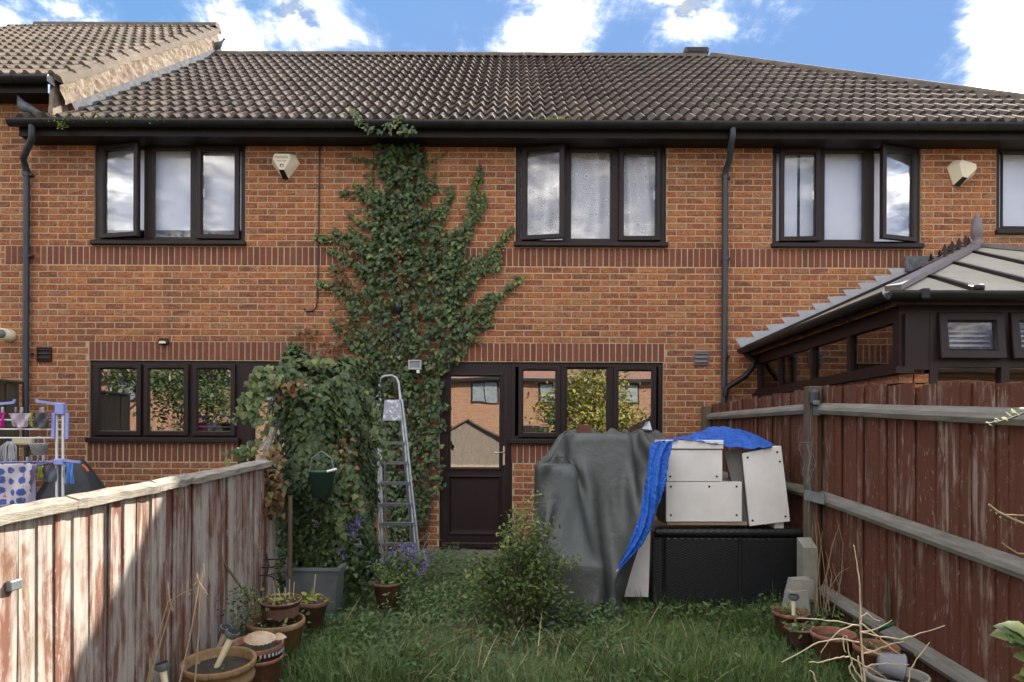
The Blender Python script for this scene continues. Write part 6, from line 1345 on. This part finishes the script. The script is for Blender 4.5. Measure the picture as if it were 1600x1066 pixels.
def weeds(name, lb, cnt, fx, size, mat, tpl=OVAL, tint=None, kind='stuff', cat='weeds'):
    ps = np.array([fx() for _ in range(cnt)]); nr = np.stack([rng.normal(0, .5, cnt), rng.normal(-.5, .5, cnt), np.abs(rng.normal(.9, .4, cnt))], 1); tp = np.stack([rng.normal(0, 1, cnt), rng.normal(-.3, 1, cnt), rng.normal(.1, .5, cnt)], 1)
    o = leaves(name, ps, nr, tp, rng.uniform(size[0], size[1], cnt), tpl, mat, None, tint); tag(o, lb, cat, kind=kind); return o
def weed_pt():
    while True:
        x = random.uniform(-1.3, .75); d = random.uniform(5.15, 6.9)
        h = (.10+.22*nz(x, d, 1.6))*(.5+.5*min(1, max(0, (d-5.0)/.5)))*(1.15 if x < -.2 else .9)
        if x < -.95 and d < 5.5: continue
        if random.random() < .9*nz(x+3, d, 2.3)+.2: return (x, d-D, gz(x, d-D)+h*random.random()**.6)
weeds('weeds', 'tangle of low leafy weeds between ladder, door and tarpaulin', 9000, weed_pt, (.02, .045), MAT['weed'], tint=rng.beta(2, 3, 9000)*.9)
def weed2():
    x = random.gauss(0, 1); k = random.choice([(-1.62, 4.55, .10, .1, .22), (-1.62, 4.1, .08, .12, .12), (-1.15, 4.9, .2, .2, .14), (.55, 5.15, .25, .08, .15), (1.5, 5.25, .5, .1, .12), (2.05, 5.0, .15, .2, .18), (1.9, 4.4, .2, .3, .1), (1.0, 4.9, .6, .2, .06), (.2, 4.6, .7, .5, .08), (-.5, 4.5, .5, .4, .09), (.9, 4.4, .5, .4, .1), (-.9, 4.4, .25, .3, .16), (-.6, 5.0, .5, .2, .12)])
    px, d = k[0]+random.gauss(0, k[2]), k[1]+random.gauss(0, k[3]); return (px, d-D, gz(px, d-D)+random.random()*k[4])
weeds('broadleaf_weeds', 'scattered broad-leaved weeds growing through the lawn', 6500, weed2, (.02, .055), MAT['weed'], tint=rng.random(6500)*.6)
# shrub
shr = thing('bush', 'bushy light green shrub with pale upright shoots in front of the tarpaulin', 'shrub', P(808, 960, 5.0)); sp_pts = []; base = Vector((P(808, 960, 5.0).x, 5.0-D, 0))
tips = []
for k in range(48):
    px, py = random.choice([(830, 792), (822, 815), (845, 830), (800, 838), (775, 855), (760, 875), (860, 865), (850, 895), (790, 890), (745, 905), (870, 915), (815, 860), (832, 800), (805, 825)])
    px += random.gauss(0, 15); py += random.gauss(0, 17); d = 5.0+random.uniform(-.18, .22); tip = P(px, py, d); b = base+Vector((random.uniform(-.08, .08), random.uniform(-.08, .08), 0)); mid = b.lerp(tip, .5)+Vector((random.uniform(-.06, .06), random.uniform(-.06, .06), .05))
    MB().tube([b, mid, tip], [.006, .004, .0015], 5).build('stem', MAT['stem'], shr); tips.append((b, mid, tip))
lp = []; ti = []
for k in range(5200):
    b, mid, tip = random.choice(tips); t = random.random()**.55; p = (b.lerp(mid, t*2) if t < .5 else mid.lerp(tip, t*2-1)); s = .03+.075*(1-t); p = p+Vector((random.gauss(0, s), random.gauss(0, s), random.gauss(0, s*.7)))
    if p.z < .03: p.z = .03+random.random()*.1
    lp.append(tuple(p)); ti.append(min(1, max(0, random.betavariate(2, 3)*.7+.45*max(0, p.z-.52)+(.25 if t > .93 else 0))))
n = len(lp); leaves('foliage', np.array(lp), rng.normal(0, .7, (n, 3))+np.array([0, -.4, .8]), rng.normal(0, .7, (n, 3))+np.array([0, -.2, .4]), rng.uniform(.02, .046, n), OVAL, MAT['shrub'], shr, np.array(ti))
# asters
def aster(lb, spots, cx, cd, zb, cnt, spread):
    root = thing('aster_plant', lb, 'flowers', (cx, cd-D, zb), 'purple asters'); fp = []; lv = []
    for x, y, d, s in spots:
        tip = P(x, y, d); b = Vector((cx+random.uniform(-.05, .05), cd-D+random.uniform(-.04, .04), zb)); MB().tube([b, b.lerp(tip, .6)+Vector((0, 0, .03)), tip], .003, 5).build('stem', MAT['weed_s'], root)
        for k in range(int(26*s)):
            c = tip+Vector((random.gauss(0, .022*s), random.gauss(0, .022*s), random.gauss(0, .03*s)))
            fp.append(tuple(c))
        for k in range(70):
            t = random.random(); c = b.lerp(tip, t)+Vector((random.gauss(0, .03), random.gauss(0, .03), random.gauss(0, .03))); lv.append(tuple(c))
    fp = np.repeat(np.array(fp), 4, 0)+rng.normal(0, .004, (len(fp)*4, 3)); n = len(fp); leaves('flower_heads', fp, rng.normal(0, .6, (n, 3))+np.array([0, -.7, .6]), rng.normal(0, 1, (n, 3)), rng.uniform(.009, .018, n), OVAL, MAT['purple'], root)
    n = len(lv); leaves('foliage', np.array(lv), rng.normal(0, .7, (n, 3))+np.array([0, -.4, .6]), rng.normal(0, .6, (n, 3))+np.array([0, -.2, .6]), rng.uniform(.02, .045, n), OVAL, MAT['weed'], root)
MAT['weed_s'] = simple('green_stem', (.05, .075, .03), (.07, .06, .035), 10, .7)
r_ = lambda L: [(x+random.uniform(-3, 3), y+random.uniform(-3, 3), d, s) for x, y, d, s in L]
aster('purple asters growing out of the zinc planter', r_([(502, 806, 5.4, .7), (515, 814, 5.4, .6), (540, 818, 5.4, .9), (551, 812, 5.45, .9), (558, 818, 5.4, .8), (547, 826, 5.4, .7), (552, 838, 5.4, .8), (533, 812, 5.4, .6), (521, 806, 5.45, .5), (535, 863, 5.35, .7), (495, 818, 5.35, .4), (560, 848, 5.4, .4), (530, 845, 5.4, .3), (510, 850, 5.4, .3)]), P(520, 880, 5.45).x, 5.45, .33, 100, .1)
aster('purple asters in the pot below the ladder', r_([(632, 862, 5.45, 1.0), (643, 867, 5.45, 1.0), (648, 872, 5.5, .9), (609, 878, 5.45, .8), (622, 884, 5.4, .8), (664, 873, 5.5, .9), (660, 884, 5.5, .9), (629, 893, 5.4, .9), (616, 862, 5.45, .5), (645, 885, 5.45, .7), (640, 858, 5.5, .7), (655, 895, 5.4, .5), (630, 875, 5.4, .4), (590, 895, 5.4, .3), (580, 880, 5.4, .1)]), P(608, 905, 5.3).x, 5.3, .22, 100, .1)
# dry stalks
def stalks(lb, lines, d, r=.0035, name='dry_stalks', mat='straw2'):
    root = thing(name, lb, 'dry plant', P(lines[0][0][0], lines[0][0][1], d))
    for ln in lines: dj = random.uniform(-.05, .05); MB().tube([P(x, y, d+dj) for x, y in ln], [r*(1-.6*i/(len(ln)-1)) for i in range(len(ln))], 5).build('stalk', MAT[mat], root)
MAT['straw2'] = simple('straw_stalk', (.36, .27, .16), (.26, .19, .11), 15, .85)
stalks('dry broken stalks standing under the ladder', [[(598, 870), (592, 835), (588, 800)], [(600, 868), (594, 830), (590, 780)], [(602, 865), (606, 840), (598, 815)], [(622, 860), (617, 830), (632, 828), (637, 838)], [(610, 872), (618, 845), (614, 838)], [(650, 852), (668, 833), (690, 844)], [(655, 868), (672, 835), (668, 830)], [(655, 875), (672, 868), (690, 855)], [(660, 880), (678, 874)], [(604, 850), (596, 820)], [(672, 860), (668, 840), (676, 850)]], 5.9)
stalks('pale dry grass stems in front of the peeling fence', [[(228, 1075), (240, 1020), (263, 940), (290, 925), (303, 920)], [(232, 1070), (264, 960), (272, 930)], [(280, 1070), (300, 980), (311, 910), (307, 895)], [(304, 1070), (311, 990), (313, 920), (318, 885)], [(313, 915), (321, 938), (320, 960)], [(296, 930), (292, 920), (294, 905)], [(303, 915), (320, 900), (318, 880)], [(270, 955), (264, 930), (262, 910)], [(307, 900), (312, 912), (325, 930)]], 3.1, .0045)
stalks('thin brown weed stems against the dark fence by the post', [[(1279, 960), (1276, 900), (1268, 860), (1270, 820)], [(1285, 960), (1290, 905), (1283, 850), (1278, 815)], [(1290, 955), (1300, 900), (1290, 860)], [(1276, 955), (1268, 920), (1264, 900)], [(1300, 965), (1315, 900), (1317, 850), (1308, 812)], [(1310, 965), (1312, 920), (1300, 880)], [(1293, 962), (1284, 920), (1297, 880)], [(1322, 960), (1330, 930), (1340, 905)], [(1288, 955), (1296, 920), (1312, 895), (1330, 885)], [(1318, 960), (1304, 925), (1295, 900)], [(1385, 960), (1386, 925), (1380, 890), (1370, 860)], [(1275, 950), (1279, 880), (1272, 800)], [(1283, 950), (1279, 890), (1285, 830)], [(1296, 955), (1291, 900), (1301, 850), (1312, 820)]], 4.9, .0035)
stalks('brown dock seed head standing by the fence foot', [[(1387, 975), (1386, 940), (1384, 900), (1383, 893)], [(1389, 970), (1391, 930), (1388, 905)], [(1385, 970), (1382, 940), (1386, 915)]], 4.3, .012, mat='stem')
z = lambda L: [(1200+a/4, 900+b/4) for a, b in L]
tw = [[(1354, 1090), (1351, 1066), (1347, 1025), (1344.5, 987), (1344, 950), (1342, 900), (1339, 880), (1334, 852)]]+[z(L) for L in ([(570, 315), (500, 297), (400, 280), (290, 270), (180, 265)], [(570, 415), (450, 395), (320, 410), (200, 480), (85, 540)], [(480, 505), (430, 510), (340, 540), (255, 540)], [(480, 505), (520, 510), (600, 560), (680, 600), (740, 645)], [(580, 350), (700, 380), (830, 400), (950, 360), (1105, 310)], [(580, 295), (640, 340), (720, 410), (780, 460), (862, 510)], [(578, 300), (585, 250), (620, 235), (660, 265), (700, 282)], [(575, 355), (650, 340), (710, 320), (775, 275)], [(570, 310), (530, 305), (450, 340), (380, 410), (330, 480)], [(590, 655), (550, 600), (520, 530), (500, 460), (490, 375), (470, 380)], [(590, 490), (680, 460), (760, 430), (850, 410)], [(590, 580), (650, 555), (740, 545), (880, 555)], [(580, 430), (620, 460), (700, 490), (780, 540), (820, 580)], [(520, 540), (510, 570), (515, 610), (540, 640), (560, 664)], [(880, 664), (890, 590), (950, 490), (1010, 415)], [(300, 664), (285, 610), (260, 590)], [(470, 385), (470, 440), (490, 480)], [(560, 500), (580, 580), (590, 640)])]
root = thing('dead_shrub', 'sunlit bare straw coloured branching dead plant in the near right corner', 'dead plant', P(1352, 1100, 2.5))
for i, ln in enumerate(tw):
    dj = 2.5+(0 if i == 0 else random.uniform(-.06, .06)); r0 = .004 if i == 0 else .0028
    pts = []
    for a, b in zip(ln, ln[1:]):
        for t in (0, .33, .66): pts.append((a[0]+(b[0]-a[0])*t+random.uniform(-1, 1), a[1]+(b[1]-a[1])*t+random.uniform(-1, 1)))
    pts.append(ln[-1]); MB().tube([P(x, y, dj) for x, y in pts], [r0*(1-.55*k/len(pts))*random.uniform(.85, 1.25) for k in range(len(pts))], 6).build('branch', MAT['twig'], root)
# creeping shoots by the right edge
def shoot(lb, stem, d, lv, size, mat, tpl):
    root = thing('bramble_shoot', lb, 'shoot', P(*stem[0], d), 'sunlit shoots at the right edge'); MB().tube([P(x, y, d) for x, y in stem], .004, 5).build('stem', MAT['weed_s'] if mat == 'sprig' else MAT['twig'], root)
    for x, y, s, a in lv:
        n = 1; c = np.array([tuple(P(x, y, d-.01))]); leaves('leaf', c, np.array([[.25+random.uniform(-.2, .2), -.6, .8]]), np.array([[math.cos(a), -.1, math.sin(a)]]), np.array([size*s]), tpl, MAT[mat], root, np.array([random.uniform(.3, .9)]), kind=None)
shoot('yellow green ivy shoot over the top rail of the dark fence', [(1612, 640), (1590, 650), (1570, 657), (1545, 662)], 2.9, [(1546, 661, .6, 3), (1550, 664, .6, 3.6), (1558, 660, .7, 1.2), (1562, 657, .7, 2.2), (1570, 655, .9, 1), (1580, 650, .9, 1.4), (1586, 644, 1, 1.2), (1592, 648, 1, 2.2), (1598, 640, 1, 1)], .032, 'sprig', IVY)
shoot('large lobed leaves lit by the sun at the lower right edge', [(1625, 1000), (1605, 995), (1580, 990)], 2.1, [(1604, 985, 1.0, 2.6), (1590, 992, 1.1, 3.0), (1612, 1000, 1.1, 3.4), (1598, 990, .9, 3.8), (1612, 1030, .9, 3.1), (1616, 1052, .9, 3.4), (1605, 1060, .6, 3), (1585, 984, .8, 2.7), (1596, 1000, .8, 3.6)], .075, 'ivy2', IVY)
shoot('dry straw shoots reaching in over the middle fence rail', [(1620, 826), (1585, 812), (1560, 800), (1545, 788)], 2.6, [(1549, 796, .5, 4), (1556, 800, .5, 4.4), (1562, 806, .6, 4.2), (1568, 810, .6, 4.6)], .03, 'weed', OVAL)
stalks('thin dry shoot beside the middle rail at the right edge', [[(1620, 868), (1590, 865), (1575, 855), (1565, 848)], [(1612, 806), (1585, 805), (1568, 804)]], 2.6, .004)
o = MB().hexa([P(1371, 984, 4.0), P(1396, 975, 4.0), P(1398, 977, 4.06), P(1373, 988, 4.06), P(1375, 979, 4.0), P(1401, 971, 4.0), P(1402, 972, 4.06), P(1377, 981, 4.06)]).build('trowel_handle', simple('green_grip', (.02, .16, .06), (.03, .2, .08), 8, .5)); tag(o, 'green plastic trowel handle lying in the pot by the fence', 'trowel')
# plants in the pots
def tuft(root, c, r, cnt, size, mat, h=.06, tpl=OVAL):
    ps = np.array([(c.x+random.gauss(0, r*.45), c.y+random.gauss(0, r*.45), c.z-.03+random.random()*h) for _ in range(cnt)]); leaves('foliage', ps, rng.normal(0, .5, (cnt, 3))+np.array([0, -.4, .9]), rng.normal(0, 1, (cnt, 3)), rng.uniform(size[0], size[1], cnt), tpl, mat, root)
tuft(pA[0], pA[1], pA[2], 60, (.02, .045), MAT['sprig'], .05); tuft(pC[0], pC[1], pC[2], 26, (.04, .08), MAT['sprig'], .06); tuft(p1[0], p1[1], p1[2], 90, (.02, .04), MAT['weed'], .06); tuft(p2[0], p2[1], p2[2], 90, (.02, .045), MAT['weed'], .05); tuft(p4[0], p4[1], p4[2], 40, (.02, .04), MAT['weed'], .03); tuft(pB[0], pB[1], pB[2], 60, (.015, .04), MAT['weed'], .05); tuft(pF[0], pF[1], pF[2], 14, (.015, .03), MAT['weed'], .02)
for x in (430, 438, 446, 452, 458): MB().tube([P(x, 935, 4.35), P(x+random.uniform(-4, 4), 935-random.uniform(15, 36), 4.35)], .003, 5).build('bare_stem', MAT['twig'], pA[0])
MB().tube([P(489, 936, 4.75), P(493, 898, 4.75)], .005, 5).build('bare_stem', MAT['twig'], pC[0])
tuft(thing('box_sprig', 'small dark leafy sprig between the pots and the peeling fence', 'plant', P(385, 975, 4.2)), P(385, 962, 4.2), .12, 320, (.015, .03), MAT['ivy'], .20)
# weeds in the gutter and moss on the roof
gw = []
for k in range(260):
    x = random.choice([random.uniform(80, 200), random.uniform(180, 260), random.uniform(90, 140), random.gauss(98, 5)]); gw.append(tuple(P(x, 187+random.uniform(-4, 3)+(random.random()*12 if 92 < x < 104 else 0), 8.02)))
n = len(gw); o = leaves('gutter_weeds', np.array(gw), rng.normal(0, .5, (n, 3))+np.array([0, -.7, .6]), rng.normal(0, 1, (n, 3))+np.array([0, 0, -.3]), rng.uniform(.025, .05, n), OVAL, MAT['sprig']); tag(o, 'bright green weeds sprouting along the gutter', 'weeds', kind='stuff')
n = 260; px = np.concatenate([rng.normal(872, 14, 200), rng.uniform(560, 1000, 60)]); ps = np.array([tuple(P(x, 190, 8.04)) for x in px]); Vb, Tb, k = blades(ps, rng.uniform(.02, .075, n), rng.uniform(.004, .008, n), np.abs(rng.normal(.2, .2, n)), rng.uniform(0, 6.28, n), rng.uniform(.1, .5, n), 3)
o = link('roof_grass', fast_mesh('roof_grass', Vb, Tb, np.repeat(rng.uniform(.4, 1, n), k)), MAT['sprig']); tag(o, 'tuft of yellow grass growing in the gutter below the roof tiles', 'grass', kind='stuff')
# ------------------------------------------------------------------ what the windows mirror: gardens and houses opposite
ob = thing('opposite_terrace', 'sunlit orange brick terrace opposite, mirrored in the ground floor panes', 'house', (0, -33, 0)); YO = -32.0
bm_o, t_, b_ = new_mat('far_brick'); g_ = nd(t_, 'ShaderNodeMapping', {0: nd(t_, 'ShaderNodeNewGeometry').outputs['Position'], 'Rotation': (R(-90), 0, 0)}).outputs[0]
bt_ = nd(t_, 'ShaderNodeTexBrick', {'Vector': g_, 'Color1': rgba((.26, .115, .06)), 'Color2': rgba((.18, .075, .045)), 'Mortar': rgba((.30, .235, .15)), 'Scale': 1.0, 'Mortar Size': .008, 'Brick Width': .225, 'Row Height': .075}); t_.links.new(bt_.outputs[0], b_.inputs['Base Color']); b_.inputs['Roughness'].default_value = .9; gx_ = 0
MB().box(-46, 30, YO-7, YO, -1.5, 4.72).build('wall', bm_o, ob)
rf = MB(); 
V = [(-46.3, YO+.35, 4.70), (30.3, YO+.35, 4.70), (30.3, YO-3.5, 7.5), (-46.3, YO-3.5, 7.5)]; rf.poly(V, .08); ro_ = rf.build('roof', simple('far_tiles', (.20, .10, .075), (.15, .08, .06), 9, .9, .8, 8, scl=(6, 1, 1)), ob); MB().box(-46.3, 30.3, YO+.3, YO+.42, 4.55, 4.72).build('gutter', MAT['gutter'], ob)
for x in (-40, -36, -31.5, -27, -23, -18.5, -14.2, -10.6, -6.2, -2.4, 1.4, 5.6, 9.6, 14, 18):
    wo_ = MB().box(x, x+1.5, YO-.0, YO+.04, 3.3, 4.5).build('window', MAT['upvc'], ob)
    for q in (0, 1): MB().box(x+.08+q*.7, x+.72+q*.7, YO+.041, YO+.05, 3.38, 4.42).build('pane', MAT['zinc'], wo_)
for x in (-13, -8.6, -4.4, -.2, 4.0, 8.2, 12): MB().box(x, x+2.2, YO, YO+.04, .3, 2.0).build('window', MAT['upvc'], ob)
sh = thing('garden_shed', 'weathered timber shed mirrored in the back door glass', 'shed', (-1.3, -12.2, -.6)); xa, xb = -2.4, -.1; ya, yb = -13.4, -11.4; wm_ = simple('weathered_shed_boards', (.20, .16, .12), (.13, .105, .08), 6, .9, .4, 30, scl=(6, 6, 1))
MB().box(xa, xb, ya, yb, -.9, 1.2).build('walls', wm_, sh); MB().add([(xa, yb, 1.201), (xb, yb, 1.201), ((xa+xb)/2, yb, 1.80), (xa, ya, 1.201), (xb, ya, 1.201), ((xa+xb)/2, ya, 1.80)], [(0, 1, 2), (3, 5, 4)]).build('gable', wm_, sh)
for s, e in ((xa-.1, (xa+xb)/2), (xb+.1, (xa+xb)/2)): MB().poly([(s, yb+.1, 1.15), (s, ya-.1, 1.15), (e, ya-.1, 1.83), (e, yb+.1, 1.83)], .04).build('roof', MAT['tile'], sh)
fo = thing('rear_fence', 'upright timber fence mirrored low in the back door glass', 'fence', (0, -10.4, -.6))
for k in range(34): MB().box(-4+k*.14, -4+k*.14+.132, -10.42-.01*(k % 2), -10.40-.01*(k % 2), -.8, .62+random.uniform(-.01, .01)).build('board', MAT['chip'], fo)
MAT['tree_y'] = leaf_mat('autumn_leaf', (.09, .10, .02), (.20, .19, .04), (.34, .29, .07), .3); MAT['tree_g'] = leaf_mat('tree_leaf', (.03, .055, .018), (.06, .09, .03), (.11, .14, .05), .3)
def tree(lb, x, y, h, r, mat, n=3200):
    root = thing('garden_tree', lb, 'tree', (x, y, -.7), 'trees in the gardens opposite'); m_ = MB(); m_.tube([(x, y, -.8), (x+.05, y, h*.35), (x-.05, y, h*.7)], [.14, .10, .05], 8)
    for k in range(7): a = k*2.4; m_.tube([(x, y, h*(.25+.05*k)), (x+r*.6*math.cos(a), y+r*.6*math.sin(a), h*(.5+.06*k))], [.05, .015], 6)
    m_.build('trunk', MAT['stem'], root); ps = []
    cl = [(rng.normal(0, 1, 3)*np.array([r*.5, r*.5, h*.2])+np.array([x, y, h*.62])) for _ in range(22)]
    for k in range(n): c = cl[random.randrange(22)]; ps.append(c+rng.normal(0, r*.2, 3))
    leaves('crown', np.array(ps), rng.normal(0, .7, (n, 3))+np.array([.2, .3, .8]), rng.normal(0, 1, (n, 3)), rng.uniform(.12, .26, n), OVAL, mat, root, kind='stuff')
tree('yellow green tree mirrored in the window behind the tarpaulin', 3.2, -18, 3.6, 1.9, MAT['tree_y'], 6000); tree('dark green tree mirrored in the left kitchen pane', -16, -20, 7.5, 3.4, MAT['tree_g'], 9000); tree('green tree mirrored in the middle kitchen pane', -13.2, -22, 6.5, 2.2, MAT['tree_g'], 6000); tree('round bush mirrored in the small window pane', 1.2, -15.5, 1.7, .5, MAT['tree_g'], 800)
